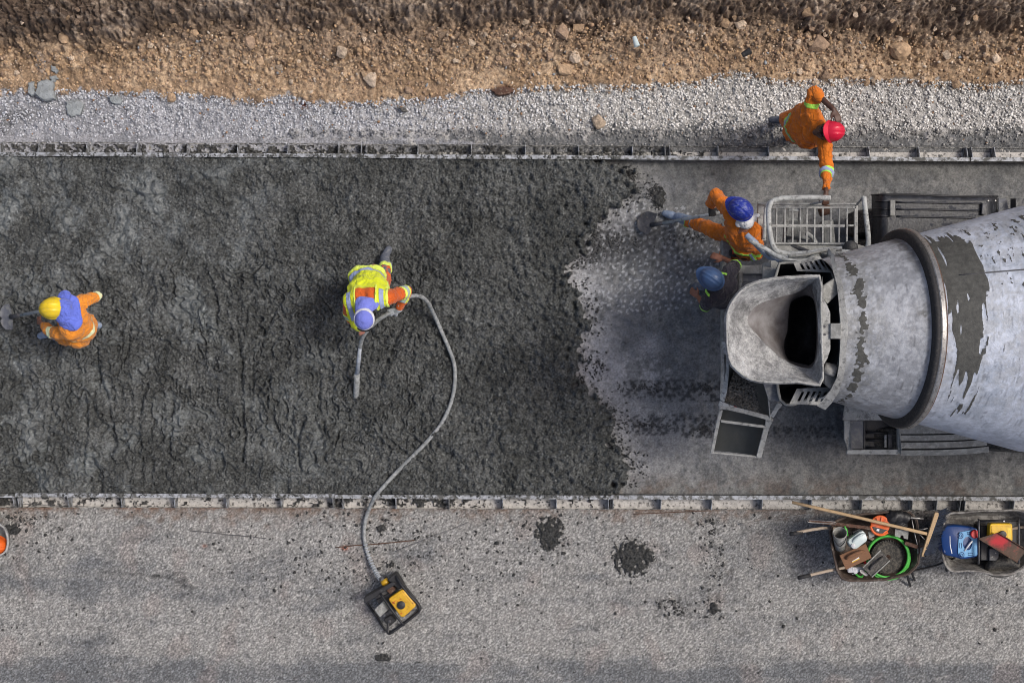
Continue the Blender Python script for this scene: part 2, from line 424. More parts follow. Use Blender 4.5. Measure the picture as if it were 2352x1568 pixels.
# dry pale band next to the fresh concrete and along the lower side
edge_pts = [(1385,340),(1385,372),(1438,386),(1452,415),(1468,438),(1430,468),(1396,492),(1366,525),(1345,562),(1335,595),(1303,612),(1304,640),(1328,668),(1343,700),(1349,740),(1344,772),(1330,800),(1341,830),(1326,858),(1343,888),(1370,912),(1400,940),(1412,972),(1405,1002),(1420,1032),(1448,1060),(1453,1085),(1430,1112),(1420,1160)]
EY = np.array([at(*p).y for p in edge_pts])[::-1]; EX = np.array([at(*p).x for p in edge_pts])[::-1]
edx = np.interp(Y, EY, EX); dist = X-edx
pale = np.exp(-(np.maximum(dist, 0)/.36)**2)*sstep(-1.2, .5, F_fbm(X+3, Y)+.6)*blob(X, Y, 1380, 760, 600, 330)
col = col*(1-pale[..., None]*.85)+np.array((.42, .42, .435))*pale[..., None]*.85
pl2 = blob(X, Y, 1470, 850, 75, 38)*sstep(-1, 1, F_fbm(X, Y+2)); pl2 += blob(X, Y, 1495, 790, 30, 25)*.6; pl2 = np.clip(pl2*1.3, 0, 1)
col = col*(1-pl2[..., None]*.8)+np.array((.38, .375, .38))*pl2[..., None]*.8
low = sstep(850, 960, 784-Y*K)*sstep(1.6, .6, X-1.6); pl3 = low*sstep(-1.5, .5, F_fbm(X+5, Y))
col = col*(1-pl3[..., None]*.6)+np.array((.25, .25, .25))*pl3[..., None]*.6
# damp bluish ground with some of the truck's shadow put into its colour
damp_shade = np.clip(blob(X, Y, 1560, 640, 150, 110)*.9+blob(X, Y, 1430, 715, 90, 80)*.8+blob(X, Y, 1600, 840, 90, 40)*.35+blob(X, Y, 1470, 930, 140, 18)*.5+blob(X, Y, 1700, 740, 180, 120)*.4, 0, 1)*sstep(-2.2, .6, F_fbm(X+1, Y+4))
damp_shade *= (1-pl2*.8)
col = col*(1-damp_shade[..., None]*.70)+np.array((.085, .092, .104))*damp_shade[..., None]*.70
# top strip, greenish grey, with a dark line by the form; rusty soil at the lower edge
ts = sstep(430, 395, 784-Y*K); col = col*(1-ts[..., None]*.35)+np.array((.075, .078, .078))*ts[..., None]*.35
br = sstep(1075, 1125, 784-Y*K)*sstep(-.8, 1.0, F_fbm(X+7, Y)+.3); col = col*(1-br[..., None]*.5)+np.array((.10, .065, .048))*br[..., None]*.5
# wet mortar flecks and the two tyre tracks with their tread blocks
ydp = 784-Y*K; xdp = 1176+X*K
fl = (F_dt(X, Y)+.25*F_lump(X, Y)+.9*blob(X, Y, 1420, 560, 130, 60)+1.0*blob(X, Y, 1390, 590, 80, 40)+.7*np.exp(-(np.maximum(dist, 0)/.16)**2) > 1.75)&(dist > 0)
fl2 = (F_dt(X*1.1+2, Y*1.1)+.3*F_lump(X, Y) > 1.35-.9*blob(X, Y, 1450, 560, 150, 45)-.2)&(blob(X, Y, 1470, 570, 190, 75) > .35)
def track(yc, w, x0, x1, lug):
    m = np.exp(-((ydp-yc)/w)**4)*sstep(x0, x0+60, xdp)*sstep(x1+40, x1, xdp)
    tr = (np.sin(xdp*2*np.pi/lug+1.2*F_dl(X, Y))*np.sin((ydp-yc)*2*np.pi/15+.8) > .02)&(F_dl(X+.5, Y) > -.35)
    return (m > .35)&tr
tk = track(893, 21, 1400, 1640, 17)|track(976, 23, 1412, 1640, 16)|track(905, 16, 1480, 1650, 19)|track(992, 14, 1540, 1900, 14)|track(893, 20, 1900, 2200, 13)
dk = (fl|fl2|tk)
dkf = dk.astype(float); dkf = (dkf+np.roll(dkf, 1, 0)+np.roll(dkf, 1, 1)+np.roll(dkf, -1, 0)+np.roll(dkf, -1, 1))/5; dkf = np.maximum(dkf, tk*.9)
Z += dkf*.006
col = col*(1-dkf[..., None]*.92)+np.array((.026, .027, .029))*dkf[..., None]*.92
ppale = (F_dt(X+4, Y+1) > .9)&(blob(X, Y, 1470, 590, 190, 120) > .3)&(~dk); Z += ppale*.002
col = np.where(ppale[..., None], col*.3+np.array((.36, .37, .38))*.7, col)
al = 1-.42*damp_shade
M['lane'] = attr_mat('lean concrete base', 45, .62, 1.42, (.75, .95), .004, 90, 16, .82, 1.2)
keep = (X < 14)&(Y < ytop(X)+.03)&(Y > ybot(X)-.03)
grid('lane_base', xs, ys, Z, np.concatenate([col, al[..., None]], -1), 'lane', keep)

# ---- fresh concrete
xs = axis_pts(-12, 2.0, -5.95, 2.0, .0092, .12); ys = np.arange(-1.80, 2.14, .0092)
X, Y = np.meshgrid(xs, ys); ydp = 784-Y*K*1.011; xdp = 1176+X*K*1.011
edx = np.interp(Y, EY, EX)+.016*F_dl(X, Y)+.012*F_dt(X, Y)+.035*F_med(X, Y)
d = edx-X
def gauss(x, y, rx, ry, rot=0.0): return blob(X, Y, x, y, rx, ry, .17, rot)
def groove(ps, w): 
    P = [tuple(at(x, y, .17))[:2] for x, y in ps]; return np.exp(-(sdist_poly(X, Y, P)/w)**2)
smooth_m = np.clip(sstep(-.3, 1.0, F_big(X, Y)+.25*F_fbm(X, Y))*sstep(1000, 300, xdp)+.7*gauss(330, 560, 240, 120)+.6*gauss(700, 1000, 120, 120)+.5*gauss(120, 850, 130, 200), 0, 1)
rough_m = 1-.65*smooth_m
H = .150*(1-np.exp(-np.maximum(d, 0)/.045))+.012*np.tanh(np.maximum(d, 0)/.3)
relief = .0085*np.abs(F_lump(X, Y))*rough_m*1.3+.0105*F_micro(X, Y)*rough_m+.0040*F_m2(X+2, Y)
relief += .006*F_dl(X, Y)*rough_m+.004*np.abs(F_dt(X+2, Y))*rough_m+.008*F_med(X, Y)+.012*F_big(X, Y)
relief += .006*F_str(X, Y)*sstep(1150, 500, xdp)*sstep(560, 640, ydp)+.007*F_strx(X, Y)*sstep(560, 480, ydp)
# drag marks, foot holes, hose bedding
relief -= .050*groove([(928,742),(905,790),(885,840),(868,900)], .020)
relief += .015*groove([(945,742),(922,792),(900,842),(884,905)], .018)
relief -= .035*groove([(1120,780),(1085,820),(1062,880)], .022)+.034*groove([(550,800),(556,900),(562,1010)], .022)+.032*groove([(405,880),(392,960),(385,1030)], .02)
relief -= .034*groove([(720,860),(716,930),(735,1000)], .03)+.02*groove([(300,790),(285,850),(300,900)], .03)+.034*groove([(205,930),(245,990),(265,1020)], .03)
relief += .018*groove([(480,690),(490,760),(470,860)], .03)+.016*groove([(640,700),(610,790),(600,880)], .03)+.014*groove([(330,740),(310,820),(290,900)], .035)
for (hx, hy, rx, ry, dp, rt) in ((1040,524,26,8,.07,.1),(1158,534,22,13,.055,.1),(1300,552,36,12,.05,.5),(1030,1046,26,10,.08,-.6),(1203,1056,26,12,.08,-.4),(1385,1080,55,14,.07,-.2),(1440,1060,20,15,.04,0),(893,590,22,12,.05,.2),
    (250,1000,14,26,.05,.2),(590,760,16,12,.04,0),(222,880,14,34,.045,.1),(1060,955,14,28,.04,.6),(960,880,18,12,.03,0),(700,580,22,12,.035,.3),(440,480,30,12,.03,0),(640,420,26,12,.03,.4),(1180,420,26,14,.035,-.3),(60,500,26,12,.03,.2),(1180,690,24,14,.035,.4),(1250,900,20,16,.03,0),(820,970,18,14,.03,0),(500,1060,24,12,.035,.3)):
    relief -= dp*1.35*gauss(hx, hy, rx*1.1, ry*1.1, rt)
ramp = np.clip(np.maximum(d, 0)/.05, 0, 1)
warp = .10*F_big(X+1, Y)+.05*F_med(X+5, Y)
fl_ = F_str(X*.8+warp, Y*.9); left_m = sstep(1250, 850, xdp)*sstep(520, 640, ydp)*(1-.6*sstep(1060, 1120, ydp))
relief += .016*fl_*left_m-.042*np.exp(-(fl_/.15)**2)*sstep(-.2, .8, F_big(X+4, Y+1)+.5*F_med(X, Y+3))*left_m
fh_ = F_strx(X*.8, Y+warp); top_m = sstep(640, 540, ydp)*sstep(1300, 900, xdp)
relief += .008*fh_*top_m-.022*np.exp(-(fh_/.15)**2)*sstep(-.1, .9, F_big(X+2, Y+3)+.5*F_med(X+1, Y))*top_m
fr_ = F_med(X+6+warp*.5, Y+2); right_m = sstep(850, 1150, xdp)
relief += (.010*F_dl(X+3, Y)+.010*fr_-.022*np.exp(-(fr_/.14)**2)*sstep(0, .9, F_big(X+6, Y)))*right_m
relief += .018*F_big(X+9, Y+3)
for fp in ([(545,770),(556,840),(548,900),(560,1000),(556,1060)],[(392,905),(398,960),(390,1010),(386,1060)],[(222,800),(228,870),(240,900),(252,960),(268,1010)],[(120,880),(112,960),(100,1060)],[(640,700),(600,780),(560,820)],[(735,860),(728,930),(750,1000)],[(300,740),(292,800),(270,860)],[(480,640),(500,700),(494,760)],[(700,960),(680,1020),(690,1080)],[(196,930),(200,1000),(190,1070)],[(1088,870),(1105,830),(1150,800)],[(860,960),(880,1000),(930,1040)],[(620,860),(612,930),(640,990)],[(330,900),(316,960),(322,1030)],[(440,520),(520,500),(640,508)],[(700,470),(800,476),(900,462)],[(250,430),(340,450),(430,440)],[(980,470),(1060,480),(1150,470)]):
    relief -= .042*groove(fp, .016+.006*rnd.random())*(.7+.4*F_dl(X, Y)); relief += .022*groove([(a+9, b-2) for a, b in fp], .024)
Z = H+np.clip(relief, -.10, .10)*ramp*.92
Z = np.where(d > 0, np.maximum(Z, .004), -.01)
edge_side = np.minimum(ytop(X)-Y, Y-ybot(X))
spill = F_lump(X, Y)*.6+F_med(X, Y)+.6*sstep(1000, 300, xdp)
Z = np.where((edge_side < .03)&(spill < .75), np.minimum(Z, .172), Z)
keep = (d > -.004)&(edge_side > -.001)
c1 = lerp((.052, .055, .053), (.104, .109, .107), sstep(-1.3, 1.3, F_fbm(X, Y)*.7+F_micro(X, Y)*.35+.4*F_lump(X, Y)))
c2 = np.array((.125, .138, .140)); sm = smooth_m*sstep(-1.2, 1.2, F_fbm(X+3, Y)+.2*F_lump(X, Y))
col = c1*(1-sm[..., None]*.6)+c2*sm[..., None]*.6
agg = (F_dt(X+1, Y+3)+.5*F_lump(X, Y) > 1.9); col = np.where(agg[..., None], col*1.7, col); drk = (F_dt(X+3, Y+2)+.4*F_lump(X+1, Y) > 1.5); col = np.where(drk[..., None], col*.45, col)
t_ = NT('fresh wet concrete'); a_ = t_.n('ShaderNodeAttribute'); a_.attribute_name = 'col'; al_ = a_.outputs['Alpha']
f1_ = t_.ramp(t_.noise(38, 4, .75), .36, .64, .30, 1.80); f2_ = t_.ramp(t_.noise(15, 4, .7, w=4), .35, .65, .82, 1.2)
hi_ = t_.mul(a_.outputs['Color'], f1_); cc_ = t_.mul(t_.mix(al_, a_.outputs['Color'], hi_), f2_)
h_ = t_.math('MULTIPLY', t_.noise(50, 5, .75, w=3), al_); t_.bump(h_, .022)
M['fresh'] = t_.fin(cc_, t_.ramp(t_.math('ADD', al_, t_.math('MULTIPLY', t_.noise(9, 4, .7, w=9), .5)), .3, 1.4, .34, .86))
grid('fresh_concrete', xs, ys, Z, np.concatenate([col, np.clip(1-.75*sm, 0, 1)[..., None]], -1), 'fresh', keep, 'structure')

# ---- old road below the lane
xs = axis_pts(-13, 13, -5.85, 5.85, .0165, .15); ys = np.concatenate([np.arange(-14, -4.0, .25), np.arange(-3.95, -1.86, .0165)])
X, Y = np.meshgrid(xs, ys); ydp = 784-Y*K; xdp = 1176+X*K
sp = F_m2(X, Y)+.8*F_micro(X*1.1, Y)+.5*F_lump(X, Y)
Z = .0014*sp+.003*F_med(X, Y)
nz = .25*F_big(X*.5, Y)+.45*F_fbm(X*.5, Y)+.22*F_strx(X*.25, Y)+.55
col = lerp((.160, .166, .172), (.318, .312, .298), sstep(-1.4, 1.1, nz+.9*sstep(1320, 1180, ydp)+.35*np.exp(-((ydp-1450)/60)**2)-1.9*sstep(1490, 1560, ydp)-.8*np.exp(-((ydp-1335)/70)**2)*sstep(900, 300, xdp)))
pk = .55*sstep(.9, 2.2, F_big(X+3, Y+5)+.4*F_fbm(X, Y)); col = col*(1-pk[..., None]*.45)+np.array((.30, .235, .21))*pk[..., None]*.45
sps = sstep(-.5, 1.4, sp)
col = col*(.62+.72*sps)[..., None]
pit = sstep(1.0, 1.9, F_micro(X+3, Y+1)*.8+.7*F_m2(X, Y+4)); col = col*(1-.55*pit)[..., None]; Z -= pit*.003
# rusty soil line by the form
rs = sstep(1205, 1160, ydp+10*F_med(X, Y))*sstep(-1.2, .6, F_fbm(X+9, Y)+.2)*(ydp < 1230); col = col*(1-rs[..., None]*.6)+np.array((.13, .075, .045))*rs[..., None]*.6
rs2 = np.exp(-((ydp-1164)/7)**2)*sstep(-1.2, .8, F_med(X*.6, Y)); col = col*(1-rs2[..., None]*.7)+np.array((.16, .075, .04))*rs2[..., None]*.7
# shade of the barrows put into the road colour, crack, rust spots
barrow_shade = np.clip(blob(X, Y, 1840, 1230, 110, 70)+blob(X, Y, 2130, 1190, 160, 30), 0, 1)*.45; col = col*(1-barrow_shade[..., None])+np.array((.055, .055, .06))*barrow_shade[..., None]
cr = sdist_poly(X, Y, px((228,1312),(268,1314),(300,1318),(350,1321),(392,1327),(425,1345),(440,1344)))
ck = (cr < .012+.006*F_lump(X, Y))&(F_lump(X+2, Y) > -.9); cr2 = sdist_poly(X, Y, px((398,1318),(420,1335),(440,1352))); ck |= (cr2 < .045)&(F_lump(X+1, Y) > .4)
# flecks of dried mortar on the road
F_dot = F_dt
def spl(x, y, rx, ry, thr): return (blob(X, Y, x, y, rx, ry)*2.4+.55*F_lump(X, Y)+.35*F_micro(X, Y)+.3*F_med(X, Y)) > thr
flk = (F_dot(X+6, Y+2)+.30*F_lump(X, Y) > 2.25-.55*blob(X, Y, 850, 1300, 500, 180)-.4*blob(X, Y, 1250, 1230, 200, 80)-.5*blob(X, Y, 1640, 1360, 90, 200)-1.0*blob(X, Y, 60, 1200, 110, 60))&(ydp < 1545)
flk |= (F_dt(X+1, Y+6)+.3*F_lump(X, Y) > .85)&(blob(X, Y, 1636, 1300, 24, 130) > .4)&(F_med(X, Y) > -.2)
flk |= (F_dt(X+2, Y+3)+.3*F_lump(X, Y) > .8)&(blob(X, Y, 1550, 1395, 50, 30) > .45)
dkf = (flk|ck).astype(float); dkf = (dkf+np.roll(dkf, 1, 0)+np.roll(dkf, 1, 1)+np.roll(dkf, -1, 0)+np.roll(dkf, -1, 1))/5
Z += .004*dkf*(~ck)
col = col*(1-.88*dkf)[..., None]+np.array((.025, .025, .025))*(.88*dkf)[..., None]
for (x, y, r) in ((470,1253,5),(792,1258,8)):
    b = blob(X, Y, x, y, r, r*.6); col = col*(1-b[..., None])+np.array((.30, .08, .03))*b[..., None]
M['road'] = attr_mat('old speckled pavement', 58, .36, 1.50, (.8, .97), .004, 80, 14, .84, 1.14, speck=(21, (.055, .055, .055)))
grid('road', xs, ys, Z, col, 'road')

# ---- gravel shoulder and earth bank
xs = axis_pts(-13, 13, -5.95, 5.95, .0125, .15); ys = np.concatenate([np.arange(2.13, 4.06, .0115), np.arange(4.08, 4.9, .045), np.arange(4.9, 12, .25)])
X, Y = np.meshgrid(xs, ys); ydp = 784-Y*K; xdp = 1176+X*K
gx = np.array([-900,0,60,200,300,420,520,600,660,700,800,850,1000,1100,1180,1250,1350,1440,1600,1640,1700,1740,1800,1870,1950,2050,2150,2250,2352,3300])
gy = np.array([215,216,212,216,220,222,232,240,224,240,243,240,232,214,212,205,205,204,196,180,172,182,196,190,192,190,196,204,190,195])
GY = (784-(np.interp(xdp, gx, gy)))/K+.025*F_med(X, Y)+.012*F_lump(X, Y)     # where gravel meets earth
GYf = lambda x: (784-np.interp(1176+x*K, gx, gy))/K
dirt = sstep(-.01, .03, Y-GY)
up = np.maximum(Y-GY, 0)
# sod edge: in disp px
bx = np.array([-900,0,120,260,330,420,470,560,700,820,930,1000,1100,1200,1300,1420,1560,1700,1830,1960,2100,2200,2352,3300])
by = np.array([100,100,105,100,80,60,58,52,50,42,58,55,48,40,42,44,44,42,52,66,62,74,60,60])
BY = (784-np.interp(xdp, bx, by))/K*.985+.035*F_big(X, Y)+.05*F_fbm(X, Y)
sod = sstep(-.03, .20, Y-BY)
near_m = sstep(4.6, 4.1, Y)*.9+.1
lum = .010*np.abs(F_dl(X, Y))+.006*np.abs(F_dt(X, Y))+np.abs(F_med(X+1, Y))*.022+np.abs(F_lump(X, Y))*.010+.008*F_pp(X, Y)+.004*F_m2(X, Y)
Zg = .03+.006*F_lump(X, Y)+.007*F_micro(X, Y)+.008*F_med(X, Y)+.05*np.exp(-((Y-2.22)/.05)**2)*sstep(1150, 700, xdp)*0
Zd = .05+.22*np.clip(up, 0, 1.2)+lum*(.45+.9*sstep(.15, .5, up))*near_m
Zs = Zd+.12+(.035*np.abs(F_med(X+4, Y+2))+.022*np.abs(F_dl(X+3, Y))+.012*np.abs(F_dt(X+3, Y))+.006*F_lump(X, Y))*near_m+.03*F_big(X, Y)
groove_ = np.exp(-((Y-BY+.05)/.06)**2)
Z = Zg*(1-dirt)+Zd*dirt-.05*groove_*dirt
Z = Z*(1-sod)+Zs*sod
Z = np.where(Y < 2.19, np.minimum(Z, .02+.004*F_lump(X, Y)), Z)
tan = lerp((.28, .19, .115), (.50, .365, .24), sstep(-1.3, 1.3, F_fbm(X, Y)+.35*F_lump(X, Y)))
redd = sstep(.2, 1.6, F_big(X+2, Y)); tan = tan*(.86+.24*sstep(-1, 1, F_dt(X, Y)+.5*F_lump(X, Y)))[..., None]; tan = tan*(1-redd[..., None]*.3)+np.array((.26, .17, .11))*redd[..., None]*.3
brown = (.8+.35*sstep(-1, 1, F_dt(X+1, Y)+.5*F_lump(X, Y)))[..., None]*lerp((.13, .092, .066), (.31, .23, .165), sstep(-1.3, 1.3, F_fbm(X+2, Y+1)+.4*F_lump(X+2, Y)))
bm = .85*sstep(.28, .70, up+.12*F_med(X, Y)+.1*F_fbm(X, Y)-.1*sstep(900, 300, xdp)+.08*sstep(1300, 1700, xdp))
dcol = tan*(1-bm[..., None])+brown*bm[..., None]
left_face_shade = sstep(104, 84, ydp+8*F_med(X, Y))*sstep(560, 300, xdp)*sstep(-1.2, .2, F_med(X*1.2, Y*.6)+.8*F_big(X, Y))  # shaded bank face at the left, its shade put into the colour
sod_edge_shade = np.clip(np.exp(-((Y-BY+.03+.03*F_med(X+3, Y))/.055)**2)*sstep(-1.0, .6, F_big(X*1.3+5, Y*0)+.4*F_med(X, Y)), 0, 1)*.8; dcol = dcol*(1-sod_edge_shade[..., None])+np.array((.055, .036, .027))*sod_edge_shade[..., None]  # recess under the sod edge: its shadow painted into the earth colour
scol = lerp((.12, .085, .062), (.40, .32, .25), sstep(-1.1, 1.5, F_fbm(X+6, Y)+.6*F_dt(X, Y)+.5*F_lump(X, Y))); gully_shade = np.exp(-(F_med(X+9, Y*1.3)/.3)**2)*sstep(.2, .9, F_big(X+1, Y)+.6*F_fbm(X, Y+2)); scol = scol*(1-.55*gully_shade)[..., None]  # sod gullies are colour only, their shade drawn as dark lines
gl = lerp((.33, .335, .36), (.36, .35, .335), sstep(500, 1300, xdp+120*F_med(X, Y)))
gl = gl*(.72+.4*sstep(-1, 1, F_lump(X, Y)+.5*F_fbm(X, Y)))[..., None]
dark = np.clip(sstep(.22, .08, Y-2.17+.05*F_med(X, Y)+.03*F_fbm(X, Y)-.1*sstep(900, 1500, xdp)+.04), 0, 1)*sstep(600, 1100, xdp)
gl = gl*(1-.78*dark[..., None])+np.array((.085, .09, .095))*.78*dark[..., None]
pin = np.clip(blob(X, Y, 60, 262, 60, 22)+blob(X, Y, 10, 290, 30, 30), 0, 1)*sstep(-.3, .5, F_lump(X, Y)+.4*F_fbm(X, Y)); gl = gl*(1-.8*pin[..., None])+np.array((.055, .055, .055))*.8*pin[..., None]
rm = np.clip(blob(X, Y, 700, 242, 22, 8)+blob(X, Y, 1158, 210, 22, 10)*1.2, 0, 1); 
d3 = dirt[..., None]; s3 = sod[..., None]
col = gl*(1-d3)+dcol*d3; col = col*(1-s3)+scol*s3; col = col*(1-.75*left_face_shade[..., None])+np.array((.062, .040, .028))*.75*left_face_shade[..., None]
col = col*(1-rm[..., None])+np.array((.10, .025, .012))*rm[..., None]
gw = np.clip(blob(X, Y, 100, 150, 12, 22)+.8*blob(X, Y, 120, 185, 12, 18), 0, 1)*sstep(-.2, .5, F_lump(X+1, Y)); col = col*(1-gw[..., None]*.8)+np.array((.16, .18, .21))*gw[..., None]*.8
M['earth'] = attr_mat('stony earth', 60, .55, 1.45, (.85, 1.0), .010, 75, 25, .82, 1.22)
grid('earth_bank', xs, ys, Z, col, 'earth')
from types import SimpleNamespace as NS
EB = NS(xs=xs, ys=ys, Z=Z)
def ground_z(x, y):
    i = int(np.clip(np.searchsorted(EB.xs, x), 0, len(EB.xs)-1))
    j = int(np.clip(np.searchsorted(EB.ys, y), 0, len(EB.ys)-1)); return float(EB.Z[j, i])

# ---- stones joined as stuff
def ico0():
    p = (1+5**.5)/2; V = np.array([(-1,p,0),(1,p,0),(-1,-p,0),(1,-p,0),(0,-1,p),(0,1,p),(0,-1,-p),(0,1,-p),(p,0,-1),(p,0,1),(-p,0,-1),(-p,0,1)], float)
    V /= np.linalg.norm(V[0]); F = np.array([(0,11,5),(0,5,1),(0,1,7),(0,7,10),(0,10,11),(1,5,9),(5,11,4),(11,10,2),(10,7,6),(7,1,8),(3,9,4),(3,4,2),(3,2,6),(3,6,8),(3,8,9),(4,9,5),(2,4,11),(6,2,10),(8,6,7),(9,8,1)])
    return V, F
IV, IF = ico0()
def stones(name, P, R, C, mat, label, flat=.7, g=rng):
    n = len(P); d = IV[None]*(1+g.uniform(-.42, .38, (n, 12, 1)))
    sc = np.stack([g.uniform(.75, 1.3, n), g.uniform(.6, 1.0, n), g.uniform(flat-.15, flat+.15, n)], -1); d = d*sc[:, None]*R[:, None, None]
    # random rotation
    a, b = g.uniform(0, 2*np.pi, n), g.uniform(-.6, .6, n); ca, sa, cb, sb = np.cos(a), np.sin(a), np.cos(b), np.sin(b)
    x = d[..., 0]*cb[:, None]+d[..., 2]*sb[:, None]; z = -d[..., 0]*sb[:, None]+d[..., 2]*cb[:, None]; y = d[..., 1]
    X2 = x*ca[:, None]-y*sa[:, None]; Y2 = x*sa[:, None]+y*ca[:, None]
    V = np.stack([X2, Y2, z], -1)+P[:, None]
    F = (IF[None]+12*np.arange(n)[:, None, None]).reshape(-1, 3); Cc = np.repeat(C, 12, 0)
    o = raw(name, V.reshape(-1, 3), F, mat, None, False, Cc, loc=(0, 0, 0)); o['kind'] = 'stuff'; o['label'] = label; return o
M['stone'] = attr_mat('stone faces', 160, .8, 1.2, (.8, .95), .003, 200, 50, .85, 1.15)
def gz(xy): 
    i = np.clip(np.searchsorted(EB.xs, xy[:, 0]), 0, len(EB.xs)-1); j = np.clip(np.searchsorted(EB.ys, xy[:, 1]), 0, len(EB.ys)-1); return EB.Z[j, i]
# gravel chips
n = 30000; x = rng.uniform(-6.8, 6.8, n); gyv = GYf(x); y = rng.uniform(0, 1, n)*(gyv+.03-2.2)+2.2
w = rng.uniform(0, 1, n); right = np.clip((x+1.5)/3, 0, 1); fy = (y-2.2)/(gyv-2.2)
k = w < np.clip(.25+.5*fy+.35*right, 0, 1)*(.55+.45*(F_med(x, y) > -.6)); k &= ~((y < 2.30)&(rng.uniform(0, 1, n) < .75)); x, y, fy, right = x[k], y[k], fy[k], right[k]; n = len(x)
R = rng.uniform(.008, .0165, n)*(1+.3*(rng.uniform(0, 1, n) > .93)); P = np.stack([x, y, gz(np.stack([x, y], 1))+R*.35], 1)
tone = rng.uniform(.42, 1.12, n)[:, None]
C = (np.array((.58, .59, .62))*(1-right[:, None])+np.array((.78, .76, .725))*right[:, None])*tone
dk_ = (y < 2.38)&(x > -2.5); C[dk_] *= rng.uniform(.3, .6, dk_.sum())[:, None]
C[rng.uniform(0, 1, n) > .985] = (.28, .17, .10)
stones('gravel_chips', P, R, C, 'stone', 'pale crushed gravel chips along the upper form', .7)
# pebbles in the earth
n = 26000; x = rng.uniform(-6.8, 6.8, n); y = GYf(x)+rng.uniform(-.04, 1.05, n)**1.0
u = y-GYf(x); pr = np.clip(.25+.9*np.exp(-((u-.45)/.28)**2)+.25*(x > 0), 0, 1)*(.35+.65*(F_med(x+2, y) > -.2))
k = (rng.uniform(0, 1, n) < pr)&(y < 3.95)&(y < (784-np.interp(1176+x*K, bx, by))/K*.985+rng.uniform(-.15, .02, n)); x, y, u = x[k], y[k], u[k]; n = len(x)
R = .006+.017*rng.uniform(0, 1, n)**2.2; P = np.stack([x, y, gz(np.stack([x, y], 1))+R*.3], 1)
base = np.array([(.52, .35, .20), (.42, .28, .175), (.56, .41, .28), (.32, .22, .15), (.64, .54, .43), (.30, .32, .34)])
C = base[rng.choice(6, n, p=[.3, .25, .17, .20, .06, .02])]*rng.uniform(.6, 1.1, n)[:, None]
stones('earth_pebbles', P, R, C, 'stone', 'small tan pebbles strewn through the earth bank', .8)
# crumbs of fresh concrete ahead of the poured edge and spilled on the road
pts = []; 
for _ in range(450):
    yy = rnd.uniform(-1.65, 2.0); e = float(np.interp(yy, EY, EX)); pts.append((e+abs(rnd.gauss(0, .11))-.01, yy, rnd.uniform(.006, .016)))
for (cx, cy, sx, sy, m) in ((1405,555,60,30,240),(1360,590,40,25,90),(1500,440,16,22,110),(1510,462,12,22,120),(1440,400,30,14,100),(1570,545,60,12,60),(1480,890,70,10,90),(1470,975,60,10,90),(1620,890,30,12,60),(1620,985,30,14,70),(1372,840,20,28,70)):
    for _ in range(m):
        q = at(rnd.gauss(cx, sx*.55), rnd.gauss(cy, sy*.55)); pts.append((q.x, q.y, rnd.uniform(.005, .013)))
A = np.array(pts); A = A[(A[:, 1] < 2.02)&(A[:, 1] > -1.68)]; R = A[:, 2]; P = np.stack([A[:, 0], A[:, 1], R*.5+.003], 1)
C = np.array((.045, .045, .044))*rng.uniform(.7, 1.6, len(P))[:, None]
stones('concrete_crumbs', P, R, C, 'stone', 'dark crumbs of fresh concrete scattered ahead of the pour', .7)

# ---- individual stones
def rock_mesh(seed, fac=2):
    import bmesh
    bm = bmesh.new(); bmesh.ops.create_icosphere(bm, subdivisions=fac, radius=1)
    r = random.Random(seed); planes = [(Vector((r.gauss(0, 1), r.gauss(0, 1), r.gauss(0, 1))).normalized(), r.uniform(.48, .82)) for _ in range(13)]
    for v in bm.verts:
        for nrm, dd in planes:
            e = v.co.dot(nrm)-dd
            if e > 0: v.co -= nrm*e*.92
        v.co += v.co.normalized()*r.uniform(-.035, .035)
    me = bpy.data.meshes.new('stone'); bm.to_mesh(me); bm.free(); return me
def rock_mat(name, c):
    t = NT(name); oi = t.n('ShaderNodeObjectInfo'); f = t.ramp(oi.outputs['Random'], 0, 1, .62, 1.25)
    col = t.mix(t.ramp(t.noise(1.6, 7, .75), .36, .62), tuple(v*.48 for v in c), tuple(min(1, v*1.2) for v in c))
    t.bump(t.noise(4, 5, .7, w=1), .015); return t.fin(t.mul(col, f), .9)
RM = [rock_mat('tan stone', (.50, .345, .215)), rock_mat('brown stone', (.38, .265, .18)), rock_mat('buff stone', (.66, .52, .385))]
RMESH = []
for i in range(12):
    me = rock_mesh(100+i, 2 if i < 6 else 1); me.materials.append(RM[i % 3]); RMESH.append(me)
def rock(x, y, r, i, label, flat=.7, rot=None, group=None, asp=1.0, z=None):
    o = bpy.data.objects.new('stone', RMESH[i % 12]); link(o)
    o.location = (x, y, (ground_z(x, y) if z is None else z)+r*flat*.45); o.scale = (r*asp, r, r*flat); o.rotation_euler = (rnd.uniform(-.2, .2), rnd.uniform(-.2, .2), rnd.uniform(0, 6.28) if rot is None else rot)
    return tagit(o, label, 'stone', group)
